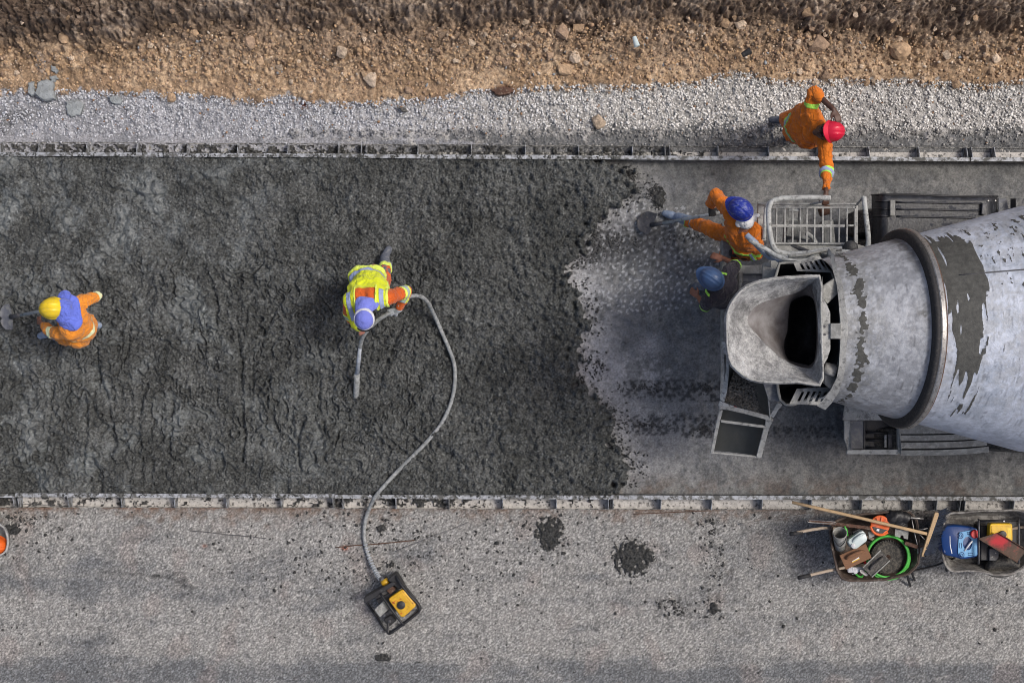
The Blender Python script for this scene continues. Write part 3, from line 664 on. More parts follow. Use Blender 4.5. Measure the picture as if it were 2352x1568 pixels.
named = [ # disp x, y, radius px, label
 (1374,280,19,2,'large cream and orange boulder alone on the grey gravel left of the red-helmeted man'),
 (1873,189,10,2,'cream stone at the raised elbow of the red-helmeted man'),
 (1700,58,15,2,'pale squared stone at the top right of the bank, near the dark gully'),
 (1665,52,14,0,'rounded tan stone just left of the pale squared stone on the bank'),
 (1330,66,17,0,'big rounded tan stone high on the bank above a heap of stones'),
 (1290,77,19,1,'grey brown wedge stone in the heap left of the big rounded stone'),
 (1206,52,10,2,'pale pinkish block high on the bank above the road gap'),
 (1304,85,12,0,'oval tan stone at the right of the stone heap'),
 (1320,131,16,2,'pale cream angular stone in the middle of the heap'),
 (1262,128,11,1,'reddish stone leaning at the left of the stone heap'),
 (1300,158,22,0,'broad pinkish brown stone half buried under the heap'),
 (1163,142,14,1,'dark grey stone with a deep shadow, mid bank'),
 (855,185,19,2,'crumbly pale pink block sitting on bare earth above the gravel'),
 (577,100,19,1,'long flat brown stone at the upper left of the bank'),
 (448,76,13,0,'rounded tan stone standing above the left earth slope'),
 (147,86,14,0,'brown stone at the foot of the dark left bank face'),
 (600,140,14,0,'tan stone lying on the left earth slope with smaller ones beside it'),
 (641,152,10,2,'buff angular stone among pebbles in the left half'),
 (394,226,12,0,'round orange tan stone on the edge of the blue grey gravel'),
 (596,229,10,0,'smaller orange tan stone on the gravel edge right of the round one'),
 (940,210,12,1,'brown rounded stone at the gravel edge below bare earth'),
 (804,230,9,0,'orange stone on the gravel edge below the crumbly pink block'),
 (1278,203,9,0,'pinkish stone at the gravel edge near the rust coloured clod'),
 (1326,176,9,0,'ochre stone alone in bare earth above white gravel'),
 (1880,98,27,1,'large ochre boulder with a dark hollow on its left, upper right bank'),
 (2068,115,24,0,'wide brown clod at the upper right beside a deep crevice'),
 (1858,148,11,0,'egg shaped tan stone in the right half of the bank'),
 (1840,160,10,2,'pale stone touching the left of the egg shaped one'),
 (1899,170,13,1,'upright brown stone above the raised elbow, by grey specks'),
 (2176,126,13,2,'cream rounded stone near the right edge of the bank'),
 (2290,132,13,2,'pale tan stone closest to the right border'),
 (1744,94,8,1,'small blue grey stone in the right bank'),
 (1100,150,8,1,'small round grey stone left of the heap, mid slope'),
 (2195,195,12,0,'brown stone half sunk at the earth edge far right'),
 (1990,190,9,0,'tan stone on the gravel edge right of the red helmet'),
 (787,125,16,2,'flat tan slab of rock at the centre left of the bank'),
 (1850,35,18,0,'pale rounded lump on top of the sod, right of the middle')]
for (x, y, r, i, lb) in named:
    zz = .05 if y > 170 else .2; q = at(x, y, zz); rock(q.x, q.y, r/K*.98, i+3*rnd.randint(0, 1), lb, .72, asp=rnd.uniform(1.05, 1.35))
cnt = 0
while cnt < 262:
    x = rnd.uniform(-5.9, 5.9); u = rnd.gauss(.47, .24)
    if u < -.02 or u > 1.0: continue
    if x < -2 and rnd.random() < .45: continue
    y = float(GYf(x))+u; r = .018+.030*rnd.random()**2.0
    if y > 3.84: continue
    rock(x, y, r, rnd.randint(0, 11), 'fist sized tan stone strewn over the earth bank', .75, group='fist sized stones strewn over the earth bank', asp=rnd.uniform(1, 1.4)); cnt += 1

# ---- concrete lumps, cups on the bank
def slab_piece(pts, z, t, label, name='concrete_chunk', mat='slab', cat='concrete chunk'):
    c = MB(); P = resample(pts, 22); P = [p+Vector((rnd.uniform(-.008, .008), rnd.uniform(-.008, .008), 0)) for p in P]
    cen = sum(P, Vector())/len(P); up_ = [p.lerp(cen, .12)+Vector((0, 0, t*.3)) for p in P]; mid = [p.lerp(cen, .55)+Vector((0, 0, t*.38+rnd.uniform(-.004, .004))) for p in P]
    lo = [p-Vector((0, 0, t)) for p in P]; c.loft([lo, P, up_, mid], True, True, True)
    o = c.build(name, mat, None); return tagit(o, label, cat)
slab_piece([at(x, y, .12) for x, y in ((86,188),(108,184),(124,186),(122,205),(126,228),(108,233),(92,229),(80,218),(84,204))], .12, .07, 'largest grey slab of hardened concrete on the tan earth at the left')
slab_piece([at(x, y, .14) for x, y in ((118,150),(126,152),(137,164),(130,168),(116,162))], .14, .05, 'small blue grey concrete chip uppermost above the largest slab')
slab_piece([at(x, y, .12) for x, y in ((114,176),(128,174),(133,180),(120,192))], .12, .05, 'small pale concrete chip touching the top corner of the largest slab')
slab_piece([at(x, y, .10) for x, y in ((66,192),(78,186),(80,215),(72,222),(64,214))], .12, .05, 'narrow concrete sliver against the left side of the largest slab')
slab_piece([at(x, y, .08) for x, y in ((250,222),(270,220),(282,232),(276,239),(254,238))], .08, .04, 'oval grey concrete patty on the gravel edge, third from the left border')
slab_piece([at(x, y, .07) for x, y in ((152,232),(180,228),(192,238),(186,262),(166,270),(152,258))], .07, .035, 'round mottled concrete patty sunk in the gravel at the left')
o = slab_piece([at(x, y, .1) for x, y in ((545,178),(556,178),(562,186),(554,188))], .1, .02, 'bright white shard lying on the tan earth slope', 'plastic_shard', 'label', 'shard')
slab_piece([at(x, y, .09) for x, y in ((912,246),(930,246),(938,256),(928,258))], .08, .03, 'dark wet concrete blob on the white gravel', 'concrete_chunk', 'concrete_lump')
slab_piece([at(x, y, .1) for x, y in ((1124,206),(1140,202),(1158,200),(1178,204),(1180,212),(1160,220),(1140,218))], .1, .05, 'rust red clod on the border of earth and gravel', 'earth_clod', 'rust', 'clod')
def cup(x, y, z, ang, mat, label, Lc=.11, r=.035):
    t_ = thing('plastic_cup', label, 'cup', at(x, y, z)); d = Vector((math.cos(ang), math.sin(ang), .12)); o_ = at(x, y, z+r)-d*Lc/2
    c = MB(); c.lathe([(0, r*.72), (Lc, r), (Lc, r*.93), (.004, r*.66)], o_, d, 20, (0, 0, 1), True, True); smooth_angle(c.build('cup_wall', mat, t_), 50)
    c = MB(); R_ = [o_+d*Lc+(Vector((-math.sin(ang), math.cos(ang), 0))*math.cos(a)+Vector((0, 0, 1))*math.sin(a))*r for a in np.linspace(0, 2*math.pi, 16, endpoint=False)]; c.tube(R_, .003, 6, True); c.build('cup_rim', mat, t_, True)
cup(1460, 96, .33, -1.3, 'white_plastic', 'translucent white plastic cup lying on the bank', .11, .034)
cup(1714, 122, .27, .5, 'black_rubber', 'dark grey cup lying open on the right bank', .10, .038)

# ---- dry grass, roots
def blades(name, label, specs, mat):
    V = []; F = []
    for (p, d, ln, w, cv) in specs:
        s_ = Vector((-d.y, d.x, 0)).normalized()*w; k = len(V); nseg = 4
        for i in range(nseg+1):
            t = i/nseg; q = p+d*ln*t+Vector((0, 0, cv*ln*t*(1-t)*2))+s_*(math.sin(t*3+cv*9)*3*cv); ww = s_*(1-t*.8)
            V += [q-ww, q+ww, q+Vector((0, 0, w*1.3*(1-t*.6)))]
        for i in range(nseg):
            a = k+3*i; F += [(a, a+3, a+5), (a, a+5, a+2), (a+2, a+5, a+4), (a+2, a+4, a+1), (a+1, a+4, a+3), (a+1, a+3, a)]
    o = raw(name, V, np.array(F), mat, None, False, loc=(0, 0, 0)); o['kind'] = 'stuff'; o['label'] = label
sp = []
for _ in range(2600):
    x = rnd.uniform(-6.3, 6.3); y = rnd.uniform(3.55, 4.1); den = .25+.75*(float(F_med(np.array([x]), np.array([y]))[0]) > 0)
    if rnd.random() > den: continue
    if y < float(np.interp(1176+x*K, bx, 784-by))/K+rnd.uniform(-.12, .06): continue
    a = rnd.uniform(0, 6.28); sp.append((Vector((x, y, ground_z(x, y)+.01)), Vector((math.cos(a), math.sin(a), rnd.uniform(-.05, .25))), rnd.uniform(.05, .28), rnd.uniform(.0012, .0026), rnd.uniform(0, .5)))
blades('dry_grass', 'dry straw coloured grass tangled on top of the bank', sp, simple('dry straw', (.30, .22, .15), .9, 0, .4))
sp = []
for _ in range(70):
    x = rnd.choice([rnd.uniform(-5.8, -3.2), rnd.uniform(-3, 5.8)]); y = rnd.uniform(3.85, 3.98); a = -math.pi/2+rnd.gauss(0, .3)
    sp.append((Vector((x, y, ground_z(x, y)+.05)), Vector((math.cos(a), math.sin(a), -.45)), rnd.uniform(.2, .5), rnd.uniform(.0022, .004), rnd.uniform(.1, .6)))
blades('hanging_roots', 'thin roots hanging down the cut face of the bank', sp, simple('root bark', (.17, .11, .075), .9, 0, .3))

# flattened flecks of mortar spattered over the road
pts = []
for _ in range(1500):
    m = rnd.random()
    if m < .30: x, y = rnd.gauss(930, 190), rnd.gauss(1270, 60)
    elif m < .42: x, y = rnd.gauss(1636, 16), rnd.uniform(1190, 1420)
    elif m < .52: x, y = rnd.gauss(60, 45), rnd.gauss(1190, 35)
    elif m < .66: x, y = rnd.choice([(1262, 1222), (1455, 1280)]); x += rnd.gauss(0, 42); y += rnd.gauss(0, 30)
    elif m < .72: x, y = rnd.gauss(1550, 24), rnd.gauss(1393, 14)
    else: x, y = rnd.uniform(0, 2350), 1175+370*rnd.random()**1.4
    if y < 1172: continue
    q = at(x, y); pts.append((q.x, q.y, .006+.016*rnd.random()**2.5))
A = np.array(pts); P = np.stack([A[:, 0], A[:, 1], .004+A[:, 2]*.12], 1); C = np.array((.032, .032, .031))*rng.uniform(.7, 1.5, len(P))[:, None]
stones('mortar_flecks', P, A[:, 2], C, 'stone', 'small dark flecks of mortar spattered over the road', .3)
# wet crumbs left on the rail tops
pts = []
for _ in range(1500):
    x = rnd.uniform(-5.9, 1.2); s_ = rnd.choice([1, -1]); wgt = float(F_med(np.array([x*1.3]), np.array([s_*3.0]))[0])
    if wgt < -.1 or (s_ < 0 and x > -2.2 and rnd.random() < .5): continue
    o_ = abs(rnd.gauss(0, .018)); y = (float(ytop(x)) if s_ > 0 else float(ybot(x)))+s_*o_; pts.append((x, y, rnd.uniform(.005, .014)))
A = np.array(pts); P = np.stack([A[:, 0], A[:, 1], FH+A[:, 2]*.2], 1); C = np.array((.05, .052, .05))*rng.uniform(.7, 1.6, len(P))[:, None]
stones('rail_crumbs', P, A[:, 2], C, 'stone', 'crumbs of wet concrete left on the tops of the steel forms', .5)
# ================================================================ STEEL FORMS
def form_rail(side, x0, x1, ribs, label):
    """side +1 upper, -1 lower. x in metres"""
    yf = ytop if side > 0 else ybot
    t = thing('steel_form', label, 'steel form', (x0, float(yf(x0)), 0), 'steel side forms along the lane')
    oy, oz = rnd.uniform(-.004, .004), rnd.uniform(-.003, .002)
    def P(x, o, z): return Vector((x, float(yf(x))+side*(o+oy)+.0012*math.sin(x*2.3), z+oz*(z > .1)))
    w = .17; g_ = .004
    def slab(name, xa, xb, o0, o1, z0, z1, mat, seg=1, wob=0):
        c = MB(); R = []
        for i in range(seg+1):
            x = xa+(xb-xa)*i/seg; e = rnd.uniform(-wob, wob)
            R.append([P(x, o0, z0), P(x, o1+e, z0), P(x, o1+e, z1), P(x, o0, z1)])
        c.loft(R, True, True, True); return c.build(name, mat, t)
    slab('face_plate', x0+g_, x1-g_, .001, .006, .012, FH-.006, 'form_in')
    slab('top_flange', x0+g_, x1-g_, -.002, .042, FH-.006, FH, 'form', 10, .0012)
    slab('base_flange', x0+g_, x1-g_, .007, w, .006, .012, 'form_pale' if side < 0 or x0 > 0 else 'form_in')
    slab('outer_lip', x0+g_, x1-g_, w-.005, w+.001, .0125, .04, 'form_in', 14, .002)
    for r in ribs:
        c = MB(); a = .0035
        V = []
        for x in (r-a, r+a): V += [P(x, .0065, .0125), P(x, w-.006, .0125), P(x, w-.006, FH-.055), P(x, .050, FH-.0065), P(x, .0065, FH-.0065)]
        c.add(V, [(0,1,2,3,4), (9,8,7,6,5)]+[(i, i+5, (i+1) % 5+5, (i+1) % 5) for i in range(5)])
        c.build('rib', 'form', t)
        if rnd.random() < .4 and r+.3 < x1:
            c = MB(); c.lathe([(0, .018), (.012, .018), (.014, .009), (.03, .008)], P(r+.28, .08, .0125), (0, 0, 1), 10); c.build('stake_boss', 'form_in', t)
def tx(p): return (p-1500)/260*(1-.1/16)
upper = [(-760, 111, [-640,-490,-340,-190,-40,6], 'upper form section running off the left border'),
 (111, 1067, [118,258,405,552,699,846,993,1060], 'upper form section above the left half of the fresh concrete'),
 (1067, 1954, [1074,1225,1381,1539,1695,1852,1947], 'upper form section above the right half of the fresh concrete'),
 (1954, 2836, [1961,2102,2250,2395,2543,2689,2829], 'upper form section under the red-helmeted man'),
 (2836, 3720, [2843,2910,3060,3210,3360,3510,3713], 'upper form section at the top right beyond the truck')]
lower = [(-720, 52, [-600,-440,-280,-120,45], 'lower form section cut off by the left border'),
 (52, 984, [59,205,360,515,667,826,977], 'lower form section left of the grey hose'),
 (984, 1788, [1006,1161,1316,1473,1630,1781], 'lower form section crossed by the grey hose'),
 (1788, 2815, [1795,1935,2083,2230,2374,2521,2668,2740,2808], 'lower form section behind the first wheelbarrow'),
 (2815, 3720, [2822,2965,3110,3260,3410,3560,3713], 'lower form section above the second wheelbarrow')]
for s_, lst in ((1, upper), (-1, lower)):
    for a, b, ribs, lb in lst: form_rail(s_, tx(a), tx(b), [tx(r) for r in ribs], 'weathered steel '+lb)
# mortar spilled into the form pockets
def spill_strip(name, side, xa, xb, thr, hh, label, seed):
    xs = np.arange(xa, xb, .0125); os_ = np.arange(.012, .160, .011); X, O = np.meshgrid(xs, os_)
    yf = ytop if side > 0 else ybot; Y = yf(X)+side*O
    n = F_lump(X+seed, Y)+.8*F_med(X+seed, Y)+.4*F_micro(X, Y); m = n-thr(X)
    Z = .0135+hh*np.clip(m, -.2, 1.6)*.8+.006*F_pp(X, Y)*(m > 0); keep = m > -.05
    c = lerp((.040, .040, .038), (.085, .084, .08), sstep(-1, 1, F_micro(X, Y)+.5*F_fbm(X, Y)))
    o = grid(name, X, Y, np.maximum(Z, .0128), c, 'fresh', keep, 'stuff'); o['label'] = label
spill_strip('spilled_concrete', 1, -6.5, 2.2, lambda x: -.75+.55*sstep(-3, 2.2, x)+.25*np.sin(x*4), .035, 'dark wet mortar spilled into the pockets of the upper form', 0)
spill_strip('spilled_concrete', -1, -6.5, 1.3, lambda x: .35+.5*np.sin(x*1.7+1)-1.1*np.exp(-((x+5.8)/.3)**2)-.9*np.exp(-((x+.9)/.6)**2), .03, 'dark wet mortar clods in the pockets of the lower form', 4)
# slurry apron beside the upper form, pale crust lying against it
xs = np.arange(-6.5, -.05, .015); ov = np.linspace(0, .085, 9); X, O = np.meshgrid(xs, ov); Y = ytop(X)+.173+O*(1+.12*F_med(X, X*0))*np.interp(X, [-6.5, -4.6, -2.2, -1.7, -1.2, -.7, -.05], [1, 1, .75, .35, .95, .75, .05])
Zs_ = .045-.02*(O/.085)**2+.002*F_lump(X, Y); c = lerp((.20, .205, .22), (.30, .30, .315), sstep(-1, 1, F_strx(X, Y)+.5*F_fbm(X, Y)))
o = grid('slurry_apron', X, Y, Zs_, c, 'road', None, 'stuff'); o['label'] = 'smooth pale grey slurry crust lying along the upper form'

# large splats of mortar on the road
def splat(x, y, rx, ry, label, h=.022, seed=0, name='mortar_splat'):
    q = at(x, y); X, Y = np.meshgrid(np.arange(q.x-rx/K*3, q.x+rx/K*3, .009), np.arange(q.y-ry/K*3, q.y+ry/K*3, .009))
    b = blob(X, Y, x, y, rx, ry)**.7*2.5+.30*F_dl(X+seed, Y)+.34*F_dt(X+seed, Y)+.12*F_lump(X, Y)-1.15
    b = np.where(blob(X, Y, x, y, rx, ry) < .22, -1.0, b)
    Z = .004+h*np.clip(b, 0, 1.2)+.006*np.abs(F_lump(X, Y))*(b > 0)+.004*F_micro(X, Y)*(b > .1); c = lerp((.026, .027, .026), (.050, .050, .049), sstep(-1, 1, F_micro(X, Y)))
    Z = np.where(b > 0, np.maximum(Z, .006), -.004)
    o = grid(name, X, Y, Z, c, 'fresh', b > -.07, 'thing'); del o['kind']; return tagit(o, label, 'mortar splat')
splat(1262, 1224, 30, 36, 'tall dark splat of wet mortar on the road, left of the larger one', seed=1)
splat(1452, 1280, 42, 38, 'largest dark splat of wet mortar on the road', seed=2)
splat(1488, 1276, 16, 14, 'small dark clot at the right edge of the largest splat', seed=3)
splat(880, 1509, 17, 10, 'dark mortar clot near the lower border below the engine', seed=4)
splat(876, 1214, 12, 9, 'dark mortar clot beside the pale hose on the road', seed=5)
splat(897, 1295, 10, 9, 'dark mortar clot between the hose and the thin rods', seed=6)
splat(28, 1216, 20, 12, 'dark mortar clot beside the grey tray at the left border', seed=7)
splat(1512, 455, 16, 24, 'tall mortar clot on the lane above the shovel blade', seed=8, h=.03)
splat(1638, 1395, 12, 12, 'dark clot in the trail of mortar flecks on the road', seed=9)

# thin rods on the road
def rod(p, q, r, mat, label, sag=.0):
    a, b = at(*p, .012), at(*q, .012); c = MB(); m = [a.lerp(b, t)+Vector((0, rnd.uniform(-.004, .004)*(0 < t < 1), .0)) for t in (0, .25, .5, .75, 1)]; c.tube(m, r, 8, sub=3)
    o = c.build('steel_rod', mat, None, True); tagit(o, label, 'rod', 'thin rods lying on the road')
rod((45,1156.5),(222,1164), .005, 'steel', 'pale thin rod close to the lower form at the far left')
rod((435,1218),(612,1236), .0045, 'steel_dark', 'thin grey rod alone on the road in the left half')
rod((770,1257),(952,1240), .006, 'rust', 'rusty rod passing under the hose above the engine')
rod((908,1266),(1083,1197), .006, 'steel', 'grey rod slanting up to the right of the hose')
rod((1697,1203),(1870,1178), .006, 'steel', 'slanting grey rod left of the first wheelbarrow')
rod((1455,1180),(1640,1172), .0045, 'rust', 'rust brown rod lying against the lower form')

# ================================================================ CONCRETE MIXER TRUCK
T = thing('concrete_mixer_truck', 'concrete mixer truck seen from above with splashed grey drum and open hopper', 'mixer truck', (4.5, .12, 0))
def part(c, name, mat, parent=None, smooth=False, bevel=0, auto=0, label=None):
    o = c.build(name, mat, parent or T, smooth, bevel, label)
    if auto: smooth_angle(o, auto)
    return o
# --- chassis
YC = .12
for s_ in (-1, 1):
    c = MB(); c.beam((2.35, YC+s_*.40, .95), (10.5, YC+s_*.40, .95), .09, .26); part(c, 'chassis_rail', 'truck_slate', bevel=.006)
for x in (2.5, 3.4, 4.6, 5.9, 7.4, 9): 
    c = MB(); c.beam((x, YC-.354, .95), (x, YC+.354, .95), .1, .16); part(c, 'cross_member', 'truck_slate', bevel=.005)
for x in (4.15, 5.55, 9.2):
    for s_ in (-1, 1):
        w = thing('wheel', None, None, (0, 0, 0)); w.parent = T; w.location = Vector((x, YC+s_*1.0, .5))-T.location
        for k, off in enumerate((-.16, .16)):
            c = MB(); R_ = .5; yy = YC+s_*1.0+off
            c.lathe([(-.13, .30), (-.14, .42), (-.11, .485), (-.05, .5), (.05, .5), (.11, .485), (.14, .42), (.13, .30)], (x, yy, .5), (0, 1, 0), 40); o = c.build('tyre', 'tyre', w); smooth_angle(o, 40)
            c = MB(); c.lathe([(-.11, .29), (-.09, .29), (-.06, .22), (-.05, .10), (.05, .10), (.06, .22), (.09, .29), (.11, .29)], (x, yy, .5), (0, 1, 0), 28); o = c.build('rim', 'truck_pale', w); smooth_angle(o, 40)
    c = MB(); c.tube([(x, YC-1.1, .5), (x, YC+1.1, .5)], .07, 12); part(c, 'axle', 'steel_dark', smooth=True)
# cab ahead, outside the picture
c = MB(); c.box((11.2, YC, 1.9), (1.9, 2.4, 2.2)); part(c, 'cab', 'white_plastic', bevel=.12)
c = MB(); c.box((12.16, YC, 2.25), (.03, 2.1, .8)); part(c, 'windscreen', 'glass_dark', bevel=.01)

# --- drum
TH = math.radians(7.6); DO = Vector((3.66, YC, 2.60)); DX = Vector((math.cos(TH), 0, -math.sin(TH))); DU = Vector((math.sin(TH), 0, math.cos(TH))); DY = Vector((0, 1, 0))
prof_s = np.array([-.80, -.60, -.06, .06, .12, .6, 1.2, 1.8, 2.4, 3.0, 3.9, 4.9, 5.6, 5.75]); prof_r = np.array([.645, .700, .845, .87, .885, 1.01, 1.17, 1.24, 1.255, 1.23, 1.10, .80, .45, .1])
def drum_piece(name, s0, s1, step, na, colf, label=None, cap=False):
    S = np.arange(s0, s1+1e-6, step); S[-1] = s1; Aa = np.linspace(-math.pi, math.pi, na, endpoint=False)
    SS, AA = np.meshgrid(S, Aa, indexing='ij'); RR = np.interp(SS, prof_s, prof_r)
    col, hgt = colf(SS, AA, RR); RR = RR+hgt
    D = np.array(DX); U = np.array(DU); W = np.array(DY)
    V = np.array(DO)[None, None]+SS[..., None]*D+(RR*np.cos(AA))[..., None]*U+(RR*np.sin(AA))[..., None]*W
    n, m = SS.shape; i = np.arange(n*m).reshape(n, m); j = np.roll(i, -1, 1)
    F = np.stack([i[:-1], i[1:], j[1:], j[:-1]], -1).reshape(-1, 4)
    o = raw(name, V.reshape(-1, 3), F, 'drum', T, True, col.reshape(-1, col.shape[-1])); return o
t_ = NT('cement splashed drum paint'); a_ = t_.n('ShaderNodeAttribute'); a_.attribute_name = 'col'
nn_ = t_.noise(30, 5, .7); wet_ = t_.ramp(t_.math('ADD', a_.outputs['Alpha'], t_.math('MULTIPLY', t_.math('SUBTRACT', nn_, .5), .55)), .49, .53)
cc_ = t_.mul(a_.outputs['Color'], t_.ramp(t_.noise(14, 6, .7, w=3), .35, .65, .84, 1.14)); wc_ = t_.mix(t_.ramp(t_.noise(20, 5, .7, w=6), .35, .65), (.045, .045, .041), (.088, .088, .080))
t_.bump(t_.math('ADD', t_.math('MULTIPLY', wet_, .6), t_.math('MULTIPLY', t_.noise(55, 4, .7, w=8), .4)), .012)
M['drum'] = t_.fin(t_.mix(wet_, cc_, wc_), t_.ramp(wet_, 0, 1, .42, .75))
F_run = Field(.05, .30, 21, .01, ax=1.0, ay=6.0, slope=.8); F_run2 = Field(.03, .07, 22, .01, ay=8.0); F_sp = Field(.03, .5, 23, .01, slope=.9)
def cone_col(s, a, r):
    y = a*.8; c = lerp((.235, .245, .265), (.36, .375, .405), sstep(-1.4, 1.2, F_sp(s, y)+.4*F_big(s, y)))
    near = sstep(-.30, -.56, s+.03*F_sp(s+3, y)); grime = sstep(-.6, .6, F_sp(s*1.3, y+2)+.3*F_run2(s, y))*near
    c = c*(1-.45*grime[..., None])+np.array((.16, .16, .145))*.45*grime[..., None]
    mw = F_sp(s+5, y)*.6+.25*F_dt(s, y)+2.0*np.exp(-((s+.63)/.05)**2)-.5*(np.abs(a) > 1.0)-1.35-1.6*sstep(-.54, -.42, s); wet = (mw > 0)
    grease_shade = np.exp(-((s+.10-.02*F_sp(s*0, y))/.05)**2)*sstep(.3, 1.1, a)*(s < -.0); c = c*(1-.75*grease_shade[..., None])+np.array((.03, .03, .03))*.75*grease_shade[..., None]  # dark band beside the ring: grease plus shadow put into the colour
    b2 = np.exp(-((s+.12)/.06)**2-((a-.12)/.18)**2)*sstep(-.6, .6, F_sp(s, y+1)); c = c*(1-.8*b2[..., None])+np.array((.06, .06, .055))*.8*b2[..., None]
    scr = F_run2(s+2, y) > 1.9; c[scr] = c[scr]*.6
    return np.concatenate([c, np.clip(.5+.45*mw, 0, 1)[..., None]], -1), .003*wet+.0012*F_sp(s+1, y)
def body_col(s, a, r):
    y = a*1.0; base = lerp((.36, .40, .47), (.50, .54, .62), sstep(-1.3, 1.0, F_sp(s+7, y)*.6+F_big(s, y)*.6))
    ad = np.degrees(a); c = base.copy()
    # pale film of old splashes over the top
    film = np.clip(sstep(-75, -20, ad)*sstep(95, 60, ad), 0, 1)*sstep(-.6, .8, F_sp(s, y+3)+.5*F_run(s, y)); c = c*(1-.5*film[..., None])+np.array((.33, .335, .34))*.5*film[..., None]
    # main wet spill: a dark sheet near the roller ring running down in fingers
    f1 = F_run(s*1.3, y*.6)+.35*F_run2(s, y); adp = [-70, -50, -30, -10, 5, 20, 40, 60, 75]
    left = np.interp(ad, adp, [.28, .26, .20, .15, .11, .05, .03, .02, .05]); right = np.interp(ad, adp, [.27, .31, .33, .35, .37, .43, .47, .40, .20])
    sheet = np.minimum.reduce([(s-left)/.03+.9*f1*(ad < 30), (right-s)/.045+.8*f1, (66-ad)/8+1.0*f1, (ad+22+16*f1)/7, 1.2+0*s])
    fing = np.minimum.reduce([f1-.55, (s-.18)/.03, (.40-s)/.03, (-8-ad)/5, (ad+44+6*F_run2(s, y*0)+60*np.abs(s-.28))/6])
    thin = np.minimum.reduce([f1-2.0, (s-.30)/.03, (ad+28-30*F_run(s, y*0)*.3)/8, (46-ad)/6])
    spl_ = np.minimum.reduce([F_run(s+9, y)*.5+.8*F_sp(s*1.4, y+7)+.6*F_run2(s+4, y)-1.15, (ad-15)/5, (70-ad)/5, (s-.35)/.1])
    m = np.maximum.reduce([sheet, fing, thin-.12, spl_-.15]); m = np.clip(m, -1.2, 1.2)
    faint = (F_run2(s+1, y)+.5*F_sp(s, y) > 1.3)&(ad > -65)&(ad < 78); c[faint] = c[faint]*.70
    h = .004*(m > 0)+.0018*(m > 0)*F_micro(s, y)
    return np.concatenate([c, np.clip(.5+.4*m, 0, 1)[..., None]], -1), h
drum_piece('drum_cone', -.80, -.045, .012, 420, cone_col)
drum_piece('drum_body', .06, 2.2, .0125, 520, body_col)
def plain(s, a, r): return np.concatenate([lerp((.42, .45, .52), (.55, .58, .65), sstep(-1, 1, F_sp(s, a))), s[..., None]*0], -1), s*0
drum_piece('drum_front', 2.2, 5.75, .15, 120, plain)
# roller ring with greasy flank
c = MB(); c.lathe([(-.012, .84), (-.012, .938), (-.004, .945), (.030, .948), (.038, .94), (.038, .86)], DO, DX, 160, (0, 1, 0), False, False); rg = part(c, 'roller_ring', 'steel', auto=35)
c = MB(); c.lathe([(-.060, .835), (-.060, .915), (-.045, .932), (-.0125, .938), (-.0125, .84)], DO, DX, 160, (0, 1, 0), False, False); o = c.build('ring_flank', 'black_rubber', rg, True)
c = MB(); c.lathe([(.0385, .86), (.0385, .936), (.052, .930), (.058, .872)], DO, DX, 160, (0, 1, 0), False, False); o = c.build('ring_flank', 'rust', rg, True)
# weld seam
def drum_pt(s, deg, e=.004):
    a = math.radians(deg); r = float(np.interp(s, prof_s, prof_r))+e; return DO+DX*s+DU*(r*math.cos(a))+DY*(r*math.sin(a))
for nm, (s0, a0), (s1, a1) in (('weld_seam', (.22, 31), (1.5, 27)), ('weld_seam', (.95, -45), (1.6, -40))):
    c = MB(); c.tube([drum_pt(s0+(s1-s0)*t, a0+(a1-a0)*t, .003) for t in np.linspace(0, 1, 12)], .006, 6); part(c, nm, 'steel_dark', smooth=True)
# hatch further along, drum support pedestal and rollers
for s_ in (-1, 1):
    c = MB(); c.lathe([(-.06, .12), (.06, .12)], DO-DU*.88+DY*s_*.52+DX*0+DU*.16, DX, 24); part(c, 'support_roller', 'steel', auto=40)
c = MB(); c.box((3.66, YC, 1.35), (.22, 1.15, .5)); c.beam((3.66, YC-.5, 1.55), (3.66, YC-.58, 1.85), .14, .08); c.beam((3.66, YC+.5, 1.55), (3.66, YC+.58, 1.85), .14, .08); part(c, 'drum_pedestal', 'truck_slate', bevel=.01)

# --- hopper: crusted funnel open to the sky
zh = 3.42
rim = resample([ZH(1030,245,zh), ZH(800,255,zh), ZH(600,270,zh), ZH(440,300,zh), ZH(330,345,zh-.01), ZH(265,400,zh-.02), ZH(205,480,zh-.03), ZH(160,570,zh-.04), ZH(150,660,zh-.04), ZH(155,760,zh-.04), ZH(158,900,zh-.04), ZH(185,1045,zh-.04), ZH(290,1150,zh-.03), ZH(370,1195,zh-.02), ZH(470,1218,zh-.01), ZH(650,1222,zh), ZH(800,1215,zh), ZH(1000,1250,zh), ZH(1040,1235,zh), ZH(1030,900,zh), ZH(1022,600,zh), ZH(1020,420,zh)], 72)
mid = resample([ZH(925,330,3.12), ZH(800,400,3.12), ZH(640,440,3.12), ZH(500,480,3.12), ZH(420,520,3.12), ZH(370,575,3.12), ZH(340,640,3.12), ZH(350,690,3.12), ZH(380,730,3.12), ZH(430,780,3.12), ZH(500,860,3.12), ZH(560,920,3.12), ZH(640,990,3.10), ZH(740,1050,3.10), ZH(850,1090,3.10), ZH(930,1095,3.10), ZH(955,1060,3.1), ZH(985,950,3.1), ZH(992,800,3.1), ZH(988,650,3.1), ZH(975,500,3.1), ZH(945,400,3.1)], 72)
